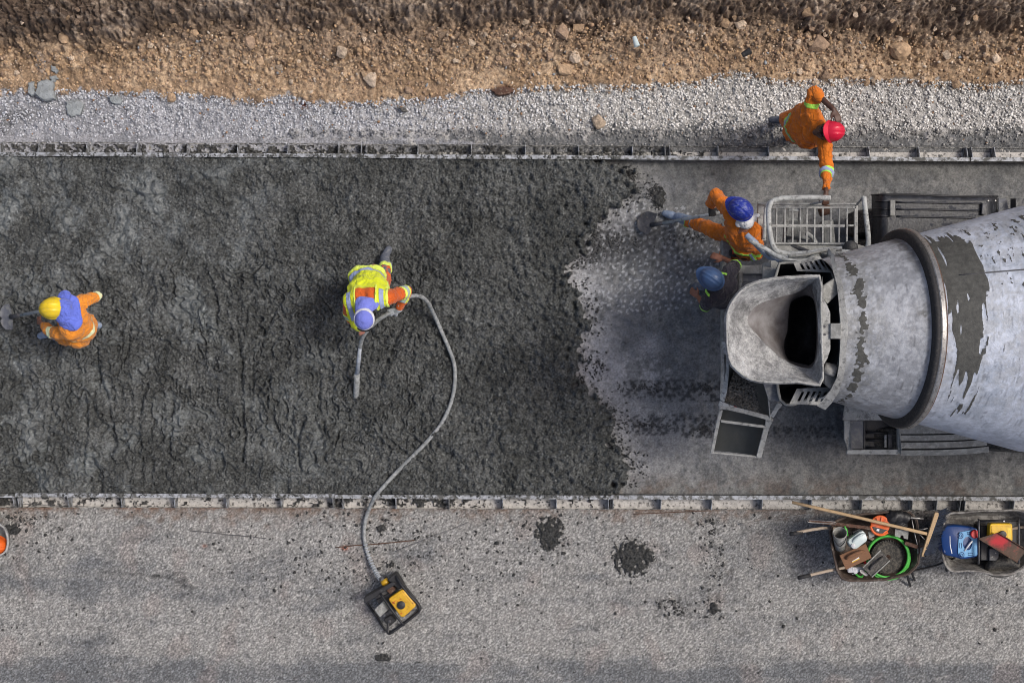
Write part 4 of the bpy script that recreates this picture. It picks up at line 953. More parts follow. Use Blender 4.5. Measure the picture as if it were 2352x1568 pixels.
hole = resample([ZH(930,425,2.80), ZH(870,420,2.80), ZH(800,450,2.80), ZH(745,480,2.80), ZH(728,530,2.80), ZH(722,600,2.80), ZH(715,680,2.80), ZH(710,760,2.80), ZH(685,830,2.80), ZH(680,900,2.80), ZH(690,960,2.80), ZH(720,1020,2.80), ZH(800,1045,2.80), ZH(880,1060,2.80), ZH(940,1080,2.80), ZH(960,1030,2.8), ZH(975,900,2.8), ZH(980,800,2.8), ZH(978,680,2.8), ZH(972,560,2.8), ZH(960,480,2.8), ZH(945,430,2.8)], 72)
def align(A, B):
    best = min(range(len(B)), key=lambda k: sum((A[i]-B[(i+k) % len(B)]).length_squared for i in range(0, len(A), 4))); return B[best:]+B[:best]
mid = align(rim, mid); hole = align(mid, hole); cen = sum(rim, Vector())/72
def radial(P, C, n=72):
    P = resample(P, 400); a = np.array([math.atan2(p.y-C.y, p.x-C.x) for p in P]); o_ = np.argsort(a); a = a[o_]; r = np.array([math.hypot(P[i].x-C.x, P[i].y-C.y) for i in o_]); z = np.array([P[i].z for i in o_])
    a = np.r_[a[-1]-2*math.pi, a, a[0]+2*math.pi]; r = np.r_[r[-1], r, r[0]]; z = np.r_[z[-1], z, z[0]]; out = []
    for t in np.linspace(-math.pi, math.pi, n, endpoint=False): rr = np.interp(t, a, r); out.append(Vector((C.x+rr*math.cos(t), C.y+rr*math.sin(t), float(np.interp(t, a, z)))))
    return out
hc_ = ZH(830, 740, 3.0); rim = radial(rim, hc_); mid = radial(mid, hc_); hole = radial(hole, hc_); cen = sum(rim, Vector())/72
def jit(P, e): return [p+Vector((rnd.uniform(-e, e), rnd.uniform(-e, e), rnd.uniform(-e, e))) for p in P]
hp = thing('hopper', None, None, (0, 0, 0)); hp.parent = T; hp.location = cen-T.location
out1 = [p+(p-cen).normalized()*.018-Vector((0, 0, .02)) for p in rim]
low1 = [Vector((cen.x+(p.x-cen.x)*(.985 if p.x > cen.x else .62), cen.y+(p.y-cen.y)*(.86 if p.x < cen.x+.2 else .97), p.z-(.66 if p.x < cen.x+.1 else max(.06, .66-(p.x-cen.x-.1)*3.2)))) for p in rim]
c = MB(); lm = [rim[i].lerp(mid[i], .4)+Vector((0, 0, -.02)) for i in range(72)]; lm2 = [rim[i].lerp(mid[i], .75)+Vector((0, 0, -.015)) for i in range(72)]
in0 = [p-(p-cen).normalized()*.014 for p in rim]
c.loft([low1, out1, jit(rim, .0035), jit(in0, .003), jit(lm, .006), jit(lm2, .007), mid], True); o = c.build('hopper_wall', 'hopper', hp); smooth_angle(o, 50)
mid2 = [p-Vector((0, 0, .006)) for p in mid]
c = MB(); c.loft([mid2, [mid2[i].lerp(hole[i], .5)-Vector((0, 0, .02)) for i in range(72)], hole], True); c.build('hopper_throat', 'throat', hp, True)
c = MB(); c.loft([hole, [hc_+(p-hc_)*1.0+Vector((.16, 0, -.55)) for p in hole]], True, False, True); c.build('hopper_spout', 'dark_in', hp, True)
c = MB(); c.tube(rim, .010, 8, True); c.build('rim_bead', 'truck_pale', hp, True)
# back plate of the hopper with a bowed flange
c = MB(); c.prism([ZH(1034,250,3.40), ZH(1042,450,3.40), ZH(1075,510,3.40), ZH(1105,580,3.40), ZH(1106,920,3.40), ZH(1080,1000,3.40), ZH(1045,1060,3.40), ZH(1046,1235,3.40), ZH(1036,900,3.40), ZH(1030,600,3.4)], .03); part(c, 'hopper_flange', 'truck_pale', hp, bevel=.004)
for (x, y) in ((1057, 705), (1057, 780)):
    c = MB(); c.lathe([(0, .012), (.012, .012), (.013, .006)], ZH(x, y, 3.40), (0, 0, 1), 6); c.build('bolt', 'steel_dark', hp)
# --- guard arch round the drum mouth
arch_o = [(1090,-10),(1140,60),(1165,180),(1215,300),(1232,420),(1258,600),(1270,690),(1268,800),(1256,880),(1245,1060),(1228,1180),(1180,1320),(1120,1410),(1060,1475)]
arch_i = [(1075,20),(1105,90),(1130,200),(1165,330),(1180,450),(1192,600),(1200,690),(1200,800),(1196,890),(1185,1060),(1165,1180),(1110,1290),(1050,1370),(985,1440)]
def archz(y): t_ = (y-735)/735.; return 3.45-.46*t_*t_
c = MB(); R_ = [[ZH(a[0], a[1], archz(a[1])), ZH(b[0], b[1], archz(a[1])-.01), ZH(b[0], b[1], archz(a[1])-.05), ZH(a[0], a[1], archz(a[1])-.09)] for a, b in zip(arch_o, arch_i)]
c.loft(R_, True, True, True); part(c, 'guard_arch', 'truck_pale', auto=50)
c = MB(); c.prism([ZH(1108,680,3.43), ZH(1205,680,3.455), ZH(1205,822,3.455), ZH(1108,822,3.43)], .04); part(c, 'arch_bracket', 'truck_grey', bevel=.004)
c = MB(); c.prism([ZH(1036,335,3.25), ZH(1150,260,3.22), ZH(1190,330,3.22), ZH(1185,400,3.24), ZH(1078,505,3.28), ZH(1040,450,3.28)], .05); part(c, 'arch_bracket', 'truck_grey', bevel=.01)
c = MB(); c.tube([ZH(1050,1085,3.2), ZH(1150,1115,3.2)], [.05, .058], 16); part(c, 'arch_roller', 'truck_pale', smooth=True)
c = MB(); c.prism([ZH(1048,1130,3.15), ZH(1115,1140,3.12), ZH(1170,1180,3.1), ZH(1120,1290,3.08), ZH(1060,1240,3.1)], .05); part(c, 'arch_bracket', 'truck_grey', bevel=.008)
# slotted wings
def slotted(corners, z, slots, name, mat, inner):
    """corner quad a,b,c,d ; real slots cut by building bars between them"""
    a, b, c_, d_ = corners
    def uv(u, v):
        p = (1-u)*(1-v)*np.array(a)+u*(1-v)*np.array(b)+u*v*np.array(c_)+(1-u)*v*np.array(d_); return ZH(p[0], p[1], z)
    c = MB(); v0, v1 = .22, .80; n = slots; us = np.linspace(.10, .97, 2*n+1)
    c.prism([uv(0, 0), uv(1, 0), uv(1, v0), uv(0, v0)], .012); c.prism([uv(0, v1), uv(1, v1), uv(1, 1), uv(0, 1)], .012)
    for i in range(n+1):
        ua = 0 if i == 0 else us[2*i]-.0; ub = us[1] if i == 0 else (us[2*i+1] if 2*i+1 < len(us) else 1.0)
        if i == n: ub = 1.0
        c.prism([uv(ua, v0), uv(ub, v0), uv(ub, v1), uv(ua, v1)], .0118)
    return part(c, name, mat)
slotted(((765,120),(1010,60),(1110,215),(800,200)), 2.72, 5, 'slotted_wing', 'truck_pale', 0)
slotted(((800,1280),(1110,1265),(1035,1432),(730,1420)), 2.72, 5, 'slotted_wing', 'truck_pale', 0)
# dark receiving bowl under the hopper
bo = resample([ZH(640,130,2.55), ZH(760,120,2.55), ZH(1110,180,2.55), ZH(1190,420,2.55), ZH(1200,700,2.55), ZH(1195,1000,2.55), ZH(1110,1290,2.55), ZH(760,1430,2.55), ZH(680,1425,2.55), ZH(635,1370,2.55), ZH(620,1230,2.55), ZH(560,700,2.55), ZH(600,260,2.55)], 48)
bc = sum(bo, Vector())/48
c = MB(); bl = [bc+(p-bc)*.80-Vector((0, 0, .55)) for p in bo]; bo2 = [bc+(p-bc)*1.03-Vector((0, 0, .0)) for p in bo]; bl2 = [bc+(p-bc)*.84-Vector((0, 0, .57)) for p in bo]
c.loft([bl2, bo2, bo, bl], True, False, False); c.loft([bl, [bc-Vector((0, 0, .6))+(p-bc)*.02 for p in bl]], True); part(c, 'receiving_bowl', 'dark_in', smooth=True)
c = MB(); c.tube(bo, .014, 8, True); part(c, 'bowl_rim', 'truck_grey', smooth=True)
# pale panels beside the bowl
c = MB(); c.prism([ZH(490,1232,2.5), ZH(628,1232,2.5), ZH(640,1395,2.45), ZH(540,1390,2.45)], .02); part(c, 'side_panel', 'truck_slate', bevel=.003)
c = MB(); c.prism([ZH(485,165,2.3), ZH(560,165,2.3), ZH(610,180,2.3), ZH(600,275,2.3), ZH(485,300,2.3)], .02); c.prism([ZH(560,105,2.25), ZH(600,105,2.25), ZH(640,130,2.25), ZH(600,270,2.25), ZH(560,200,2.25)], .02); part(c, 'side_panel', 'truck_grey', bevel=.003)
# rear bumper frame with step
c = MB(); c.prism([ZH(262,150,1.15), ZH(545,140,1.15), ZH(545,225,1.15), ZH(300,225,1.15), ZH(300,300,1.15), ZH(262,420,1.15)], .08); part(c, 'rear_frame', 'truck_grey', bevel=.006)
c = MB(); c.prism([ZH(300,232,1.10), ZH(500,232,1.10), ZH(500,298,1.10), ZH(300,298,1.10)], .06); part(c, 'rear_step', 'truck_slate', bevel=.005)
c = MB(); c.beam((2.30, YC-1.15, .72), (2.30, YC+1.15, .72), .1, .14); part(c, 'underrun_bar', 'truck_grey', bevel=.01)
for s_ in (-1, 1):
    c = MB(); c.box((2.36, YC+s_*.95, .9), (.05, .3, .12)); part(c, 'tail_light', 'red_plastic', bevel=.01)

# --- discharge chute
def trough(cs, depth, mat, name, nu=14, th=.012, parent=None):
    """cs: list of (left point, right point) along the chute"""
    R1 = []; R2 = []
    for (a, b), dp in zip(cs, depth):
        row = []; row2 = []
        for k in range(nu+1):
            u = k/nu; s = math.sin(math.pi*u)**.55; p = a.lerp(b, u)-Vector((0, 0, dp*s)); row.append(p); row2.append(p+Vector((0, 0, -th))+(p-a.lerp(b, .5)).normalized()*th*.3)
        R1.append(row); R2.append(row2)
    c = MB(); c.loft([a+b[::-1] for a, b in zip(R1, R2)], True, True, True); o = c.build(name, mat, parent or T); smooth_angle(o, 50); return R1
ch = thing('discharge_chute', None, None, (0, 0, 0)); ch.parent = T; ch.location = ZC(450, 700, 1.6)-T.location
UL = [(ZC(120,-60,1.95), ZC(720,200,1.95)), (ZC(125,200,1.80), ZC(750,480,1.80)), (ZC(85,640,1.55), ZC(775,880,1.55))]
trough(UL, [.20, .20, .18], 'chute_in', 'upper_trough', parent=ch)
LL = [(ZC(80,745,1.48), ZC(790,905,1.48)), (ZC(40,920,1.38), ZC(745,1020,1.38)), (ZC(-60,1370,1.12), ZC(600,1445,1.12))]
R1 = trough(LL, [.17, .17, .16], 'chute_in', 'lower_trough', parent=ch)
def railp(ps, w, h, mat='truck_pale'):
    c = MB()
    for a, b in zip(ps[:-1], ps[1:]): c.beam(a, b, w, h)
    return c.build('chute_rail', mat, ch, bevel=.004)
c = MB(); c.prism([ZC(75,-250,1.99), ZC(188,-235,1.99), ZC(183,180,1.85), ZC(155,480,1.68), ZC(110,650,1.56), ZC(50,605,1.58), ZC(66,200,1.86)], .03); c.build('chute_side', 'tube_pale', ch, bevel=.003)
railp([ZC(752,480,1.80), ZC(790,895,1.53)], .012, .03)
railp([ZC(45,700,1.545), ZC(400,780,1.545), ZC(790,885,1.545)], .045, .02)
railp([ZC(62,760,1.495), ZC(20,930,1.39), ZC(-75,1400,1.13)], .035, .03)
railp([ZC(800,890,1.495), ZC(735,1020,1.39), ZC(620,1455,1.13)], .055, .03)
railp([ZC(60,925,1.41), ZC(730,1012,1.41)], .028, .02)
railp([ZC(-80,1390,1.13), ZC(240,1420,1.13), ZC(640,1462,1.13)], .016, .02)
railp([ZC(930,655,1.75), ZC(815,850,1.56)], .045, .03); railp([ZC(958,665,1.74), ZC(925,725,1.69)], .02, .03)
c = MB(); c.prism([ZC(725,900,1.50), ZC(800,900,1.50), ZC(780,1010,1.42), ZC(720,1000,1.42)], .025); c.build('hinge_plate', 'truck_pale', ch, bevel=.003)
c = MB(); c.prism([ZC(48,625,1.57), ZC(105,650,1.57), ZC(260,705,1.56), ZC(150,760,1.54), ZC(45,750,1.54), ZC(25,690,1.55)], .03); c.build('hinge_plate', 'tube_pale', ch, bevel=.004)
# residue in the upper trough
X_, Y_ = np.meshgrid(np.linspace(0, 1, 70), np.linspace(0, 1, 80))
def lerpv(a, b, t): return a*(1-t)+b*t
A0, B0 = np.array(ZC(262,200,1.81)), np.array(ZC(660,290,1.81)); A1, B1 = np.array(ZC(125,640,1.54)), np.array(ZC(770,870,1.54))
PP = (1-Y_)[..., None]*((1-X_)[..., None]*A0+X_[..., None]*B0)+Y_[..., None]*((1-X_)[..., None]*A1+X_[..., None]*B1)
dp = -.07-.055*np.sin(np.pi*X_)+.012*F_lump(PP[..., 0], PP[..., 1])*(1.3-Y_)+.008*F_micro(PP[..., 0], PP[..., 1])
cc = lerp((.06, .055, .048), (.135, .125, .11), sstep(-1, 1, F_micro(PP[..., 0], PP[..., 1])+2.2*(Y_-.42)))
idx = np.arange(70*80).reshape(80, 70); F = np.stack([idx[:-1, :-1], idx[1:, :-1], idx[1:, 1:], idx[:-1, 1:]], -1).reshape(-1, 4)
PP[..., 2] += dp; raw('crusted_concrete', PP.reshape(-1, 3), F, 'fresh', ch, True, cc.reshape(-1, 3))
# swivel frame below the bowl
c = MB(); c.lathe([(0, .10), (.9, .09)], (2.62, YC-.25, 1.0), (0, 0, 1), 20); part(c, 'chute_pivot', 'truck_slate', auto=40)

# --- rear ladder platform with grating and rails
LP = thing('platform', None, None, (0, 0, 0)); LP.parent = T; zp = 1.25; LP.location = Z2(1060, 1200, zp)-T.location
c = MB(); c.prism([Z2(630,1028,zp), Z2(700,1028,zp), Z2(690,1320,zp), Z2(628,1322,zp)], .05); c.build('side_plate', 'truck_pale', LP, bevel=.004)
for ps in ([(630,1040),(1392,1040)],[(735,1068),(1380,1068)],[(735,1340),(1390,1345)],[(1384,1040),(1384,1380)],[(722,1060),(722,1345)],[(735,1207),(1290,1207)],[(1300,1205),(1360,1205)],[(1372,1060),(1372,1350)]):
    a, b = [Z2(x, y, zp) for x, y in ps]; c = MB(); c.beam(a, b, .028 if ps[0][1] == 1207 else .02, .035); c.build('frame_bar', 'truck_pale', LP, bevel=.003)
for x in (770, 835, 895, 952, 1003, 1062, 1125, 1187, 1250, 1310):
    c = MB(); c.beam(Z2(x, 1071, zp+.003), Z2(x-2, 1336, zp+.003), .016, .03); c.build('grating_bar', 'truck_pale', LP, bevel=.002)
c = MB(); c.prism([Z2(735,1345,zp-.02), Z2(1384,1345,zp-.02), Z2(1480,1372,zp-.02), Z2(1400,1400,zp-.02), Z2(780,1400,zp-.02)], .02); c.build('kick_plate', 'truck_grey', LP)
zr = 1.62
def tb(pts, r, mat='tube_pale', name='guard_rail', parent=None, sub=5): c = MB(); c.tube(pts, r, 12, sub=sub); return c.build(name, mat, parent or LP, True)
tb([Z2(1182,995,zr), Z2(1100,990,zr), Z2(900,992,zr), Z2(800,998,zr), Z2(738,1020,zr), Z2(712,1075,zr), Z2(712,1180,zr), Z2(728,1300,zr), Z2(755,1380,zr), Z2(810,1412,zr), Z2(900,1420,zr), Z2(1050,1412,zr), Z2(1130,1398,zr)], .027)
tb([Z2(1440,985,zr), Z2(1448,1060,zr), Z2(1462,1180,zr), Z2(1474,1300,zr), Z2(1468,1370,zr), Z2(1430,1408,zr), Z2(1370,1418,zr), Z2(1290,1405,zr-.03), Z2(1120,1410,zr-.05)], .026)
tb([Z2(760,1003,zr-.22), Z2(705,1035,zr-.22), Z2(688,1100,zr-.22), Z2(680,1200,zr-.22), Z2(672,1300,zp+.05)], .02)
tb([Z2(1385,1045,zp+.05), Z2(1415,1010,zr-.1), Z2(1438,985,zr)], .012); tb([Z2(1040,1040,zp+.02), Z2(1150,1015,zr-.1), Z2(1180,1000,zr)], .012)
for x, y in ((905, 1004), (740, 1395)): tb([Z2(x, y, zp), Z2(x, y, zr)], .016, sub=0)
# ladder below the platform and machinery seen through the grating
c = MB()
for x in (850, 960): c.beam(Z2(x, 1060, 1.0), Z2(x-15, 1330, .7), .05, .04)
for t in np.linspace(.1, .9, 4): c.beam(Z2(850, 1060+270*t, 1.0-.3*t), Z2(950, 1060+270*t, 1.0-.3*t), .03, .03)
c.build('ladder', 'tube_pale', LP, bevel=.004)
c = MB(); c.box(Z2(1160, 1260, .95), (.12, .26, .16), .1); c.box(Z2(930, 1260, .9), (.26, .12, .14), -.2); part(c, 'valve_block', 'truck_grey', bevel=.015)
c = MB(); c.box(Z2(1140, 1090, .9), (.12, .10, .12), .3); part(c, 'rust_bracket', 'rust', bevel=.02)
# hoses and levers
tb([Z2(1000,1262,1.1), Z2(1050,1300,1.15), Z2(1080,1350,1.2), Z2(1100,1395,1.2)], .024, name='hydraulic_hose', parent=T)
tb([Z2(760,1360,1.15), Z2(850,1350,1.2), Z2(960,1380,1.25), Z2(1020,1405,1.3)], .018, 'steel_dark', name='hydraulic_hose', parent=T)
tb([Z2(542,1280,1.75), Z2(590,1330,1.78), Z2(690,1385,1.8), Z2(780,1440,1.85), Z2(900,1475,1.9), Z2(1000,1470,1.9), Z2(1060,1440,1.9), Z2(1100,1420,1.85)], .024, name='hydraulic_hose', parent=T)
tb([Z2(700,1400,1.72), Z2(800,1445,1.8), Z2(940,1448,1.85), Z2(1060,1405,1.9), Z2(1160,1388,1.9), Z2(1270,1380,1.9)], .024, name='hydraulic_hose', parent=T)
tb([Z2(600,1340,1.7), Z2(690,1430,1.7), Z2(760,1470,1.7), Z2(830,1478,1.7)], .022, 'boot_blue', name='hydraulic_hose', parent=T)
tb([Z2(540,1275,1.76), Z2(575,1305,1.77), Z2(620,1345,1.77)], .030, 'boot_blue', name='hose_end', parent=T)
tb([Z2(860,1440,1.9), Z2(1000,1425,1.95), Z2(1130,1395,1.95), Z2(1200,1385,1.95)], .016, 'truck_grey', name='hydraulic_hose', parent=T)
c = MB(); c.prism([Z2(1160,1400,2.0), Z2(1225,1385,2.0), Z2(1222,1560,2.0), Z2(1180,1500,2.0)], .05); c.beam(Z2(1195,1430,2.05), Z2(1235,1600,2.3), .05, .05); part(c, 'support_strut', 'truck_grey', bevel=.008)
c = MB(); c.lathe([(0, .075), (.03, .075), (.04, .06)], Z2(1335,1375,1.30), (0, 0, 1), 24); part(c, 'air_tank', 'black', auto=40)
c = MB(); c.prism([Z2(660,1500,1.6), Z2(780,1440,1.6), Z2(800,1600,1.6), Z2(680,1620,1.6)], .03); part(c, 'side_panel', 'truck_grey', bevel=.004)

# --- fenders
def curved(pts_fn, nx, ny, th, name, mat, parent=None):
    R = []
    for i in range(nx+1):
        top = [pts_fn(i/nx, j/ny) for j in range(ny+1)]; R.append(top+[p-Vector((0, 0, th)) for p in top[::-1]])
    c = MB(); c.loft(R, True, True, True); o = c.build(name, mat, parent or T); smooth_angle(o, 45); return o
FU = thing('fender', None, None, (0, 0, 0)); FU.parent = T; FU.location = Vector((4.7, 1.2, 1.1))-T.location; FU['label'] = 'black ribbed fender'
def fz(u): return 1.16-.30*(max(0, (.10-u)/.10))**2-.22*(max(0, (u-.92)/.08))**2
def fu(u, v):
    x = 605+(2045-605)*u; yt = 85-12*math.sin(math.pi*min(1, u*1.8))+18*u; yb = 640
    e = .03*max(0, .06-v)/.06; return ZG(x, yt+(yb-yt)*v, fz(u)-e*1.5)
curved(fu, 30, 24, .012, 'fender_shell', 'truck_black', FU)
for (x0, x1, y) in ((640,810,155),(630,810,240),(620,810,325),(885,1870,165),(885,1860,245),(890,1790,330)):
    c = MB(); n_ = 12; c.tube([ZG(x0+(x1-x0)*i/n_, y+(18*i/n_ if x0 > 800 else 0), fz(((x0+(x1-x0)*i/n_)-605)/1440)+.004) for i in range(n_+1)], .011, 8); c.build('stiffening_rib', 'truck_black', FU, True)
c = MB(); c.tube([fu(u, 0)+Vector((0, 0, .004)) for u in np.linspace(0, 1, 24)], .012, 8); c.build('fender_edge', 'black', FU, True)
c = MB(); c.beam(ZG(840,145,1.20), ZG(838,325,1.20), .05, .03); c.build('fender_clamp', 'truck_grey', FU, bevel=.008)
c = MB(); c.beam(ZG(1895,180,1.19), ZG(1885,310,1.19), .05, .03); c.build('fender_clamp', 'steel_dark', FU, bevel=.008)
for x in (1940, 2022):
    c = MB(); c.lathe([(0, .008), (.01, .008)], ZG(x, 150, 1.16), (0, 0, 1), 8); c.build('bolt', 'steel', FU)
curved(lambda u, v: ZG(2200+700*u, 125+300*v, 1.14-.3*max(0, .08-u)/.08*.3), 12, 8, .012, 'fender', 'truck_black')
c = MB(); c.prism([ZG(2060,120,1.0), ZG(2150,120,1.0), ZG(2200,400,1.0), ZG(2060,400,1.0)], .03); part(c, 'fender_bracket', 'truck_slate')
FL = thing('fender', None, None, (0, 0, 0)); FL.parent = T; FL.location = Vector((4.5, -1.15, 1.1))-T.location; FL['label'] = 'pale cement coated fender with slots'
c = MB(); c.prism([ZF(125,130,1.22), ZF(620,60,1.22), ZF(800,378,1.22), ZF(92,378,1.22)], .03); c.build('rear_plate', 'truck_pale', FL, bevel=.004)
c = MB(); c.prism([ZF(110,385,1.15), ZF(198,385,1.15), ZF(196,780,1.12), ZF(165,800,1.08), ZF(112,640,1.12)], .03); c.build('end_frame', 'truck_pale', FL, bevel=.004)
c = MB(); c.prism([ZF(200,385,1.02), ZF(378,385,1.02), ZF(378,772,1.02), ZF(200,772,1.02)], .02); c.build('tool_tray', 'truck_slate', FL, bevel=.004)
c = MB(); c.prism([ZF(395,385,.90), ZF(845,385,.90), ZF(845,780,.90), ZF(395,780,.90)], .02); c.prism([ZF(380,385,1.03), ZF(394,385,1.03), ZF(394,780,1.03), ZF(380,780,1.03)], .13); c.build('battery_box', 'truck_black', FL)
for y in (550, 655, 765):
    c = MB(); c.tube([ZF(415,y-4,.97), ZF(700,y+6,.97)], .014, 8); c.build('box_rung', 'black', FL, True)
c = MB(); c.beam(ZF(676,575,.98), ZF(676,750,.98), .02, .02); c.build('box_strip', 'tube_pale', FL); c = MB(); c.beam(ZF(735,560,.96), ZF(735,760,.96), .05, .05); c.build('box_handle', 'steel_dark', FL, bevel=.01)
c = MB(); c.prism([ZF(150,790,1.10), ZF(850,782,1.10), ZF(850,850,1.06), ZF(140,845,1.06)], .03); c.build('lower_lip', 'truck_pale', FL, bevel=.006)
c = MB(); c.prism([ZF(848,455,1.17), ZF(890,455,1.17), ZF(890,700,1.17), ZF(915,795,1.12), ZF(905,840,1.08), ZF(850,840,1.08)], .06); c.build('divider', 'truck_grey', FL, bevel=.006)
def slat(y0, y1, x1, bend):
    def f(u, v):
        x = 892+(x1-892)*u; y = y0+(y1-y0)*v-bend*u**3+ (0); return ZF(x, y, 1.16-.03*u*u-.18*max(0, (y-780)/60.)**1.5*.35)
    return f
for (y0, y1, x1, b) in ((380,568,1780,20),(586,664,2050,36),(684,768,2080,44),(792,868,2105,52)):
    o = curved(slat(y0, y1, x1, b), 22, 5, .015, 'fender_slat', 'truck_grey', FL)
c = MB(); c.prism([ZF(890,400,1.0), ZF(2000,560,1.0), ZF(2040,740,1.0), ZF(1900,830,1.0), ZF(890,850,1.0)], .01); c.build('inner_liner', 'black', FL)
# ================================================================ PEOPLE
def vnoise(P, scale, seed):
    g_ = np.random.default_rng(seed).standard_normal((24, 24, 24)); Q = P*scale; i = np.floor(Q).astype(int); t = Q-i; t = t*t*(3-2*t); out = 0
    for dx in (0, 1):
        for dy in (0, 1):
            for dz in (0, 1):
                w = (t[:, 0] if dx else 1-t[:, 0])*(t[:, 1] if dy else 1-t[:, 1])*(t[:, 2] if dz else 1-t[:, 2])
                out = out+w*g_[(i[:, 0]+dx) % 24, (i[:, 1]+dy) % 24, (i[:, 2]+dz) % 24]
    return out
def capsule(c, p, q, r0, r1, n=12, flat=None):
    """tapered capsule; flat=(dir, factor) squeezes along a direction"""
    p, q = Vector(p), Vector(q); d = q-p; L_ = d.length; ax = d.normalized() if L_ > 1e-6 else Vector((0, 0, 1))
    prof = []; m = 5
    for k in range(m): a = math.pi/2*(1-k/m); prof.append((-r0*math.sin(a), max(r0*math.cos(a), r0*.02)))
    prof.append((0, r0)); prof.append((L_*.5, (r0+r1)/2)); prof.append((L_, r1))
    for k in range(1, m+1): a = math.pi/2*k/m; prof.append((L_+r1*math.sin(a), max(r1*math.cos(a), r1*.02)))
    k0 = len(c.v); c.lathe(prof, p, ax, n)
    if flat:
        fd, ff = Vector(flat[0]).normalized(), flat[1]; mid_ = (p+q)/2
        for i in range(k0, len(c.v)): v = Vector(c.v[i]); e = (v-mid_).dot(fd); c.v[i] = tuple(v-fd*e*(1-ff))
def remesh(c, vox, smooth_it=4, wr=None, seed=0, smf=.5):
    me = bpy.data.meshes.new('tmp'); me.from_pydata([tuple(v) for v in c.v], [], [list(f) for f in c.f]); me.update()
    o = bpy.data.objects.new('tmp', me); link(o)
    m = o.modifiers.new('r', 'REMESH'); m.mode = 'VOXEL'; m.voxel_size = vox; m.use_smooth_shade = True
    if smooth_it: s = o.modifiers.new('s', 'SMOOTH'); s.factor = smf; s.iterations = smooth_it
    dg = bpy.context.evaluated_depsgraph_get(); dg.update(); e = o.evaluated_get(dg); r = bpy.data.meshes.new_from_object(e)
    V = np.empty(len(r.vertices)*3); r.vertices.foreach_get('co', V); V = V.reshape(-1, 3)
    if wr:
        N = np.empty(len(r.vertices)*3); r.vertices.foreach_get('normal', N); N = N.reshape(-1, 3)
        n1_ = vnoise(P_(V, 0), 1/.075, seed); n2_ = vnoise(P_(V, 1.4), 1/.06, seed+1); n3_ = vnoise(V, 1/.16, seed+2)
        V = V+N*(.0105*np.exp(-(n1_/.30)**2)+.006*np.exp(-(n2_/.30)**2)+.009*n3_-.003)[:, None]*wr
    F = np.empty(len(r.polygons)*4, np.int32)
    if sum(1 for p in r.polygons if p.loop_total != 4) == 0: r.loops.foreach_get('vertex_index', F); F = F.reshape(-1, 4)
    else: F = [tuple(p.vertices) for p in r.polygons]
    bpy.data.objects.remove(o); bpy.data.meshes.remove(me); bpy.data.meshes.remove(r)
    return V, F
def P_(V, k):
    R = Matrix.Rotation(.6+k, 3, 'X') @ Matrix.Rotation(.8+k*.7, 3, 'Z'); Q = V @ np.array(R); Q[:, 0] *= .2; return Q
def band_from(V, F, p, q, t0, t1, off, maxr, name, mat, parent, side=None):
    """conformal strip: the cloth between two planes across the bone p-q, lifted off by off"""
    import bmesh
    p, q = Vector(p), Vector(q); ax = q-p; L_ = ax.length; ax.normalize()
    Vn = V-np.array(p); h = Vn @ np.array(ax); rad = np.linalg.norm(Vn-h[:, None]*np.array(ax), axis=1)
    pad = .03; ok = (h > t0*L_-pad)&(h < t1*L_+pad)&(rad < maxr)
    if side is not None: ok &= (Vn @ np.array(side)) > -.02
    FF = np.asarray(F); FF = FF[ok[FF].all(1)]
    if len(FF) == 0: return None
    us = np.unique(FF); mp = {int(v): i for i, v in enumerate(us)}
    bm = bmesh.new(); vs = [bm.verts.new(V[i]) for i in us]
    for f in FF:
        try: bm.faces.new([vs[mp[int(i)]] for i in f])
        except ValueError: pass
    bm.normal_update()
    bmesh.ops.bisect_plane(bm, geom=bm.verts[:]+bm.edges[:]+bm.faces[:], plane_co=p+ax*t0*L_, plane_no=-ax, clear_outer=True)
    bmesh.ops.bisect_plane(bm, geom=bm.verts[:]+bm.edges[:]+bm.faces[:], plane_co=p+ax*t1*L_, plane_no=ax, clear_outer=True)
    bm.normal_update()
    base = [(v, v.co.copy(), v.normal.copy()) for v in bm.verts]
    for v, co, n in base: v.co = co+n*off
    ret = bmesh.ops.extrude_face_region(bm, geom=bm.faces[:])
    for v in [g_ for g_ in ret['geom'] if isinstance(g_, bmesh.types.BMVert)]: v.co -= v.normal*off*.6 if v.normal.length > 0 else Vector((0, 0, 0))
    bmesh.ops.recalc_face_normals(bm, faces=bm.faces[:])
    V2 = [tuple(v.co) for v in bm.verts]; bm.verts.index_update(); F2 = [[v.index for v in f.verts] for f in bm.faces]; bm.free()
    if not F2: return None
    return raw(name, V2, F2, mat, parent, True)
def frame_from(up, fwd):
    u = Vector(up).normalized(); f = Vector(fwd); f = (f-u*f.dot(u)).normalized(); r = f.cross(u); return f, r, u
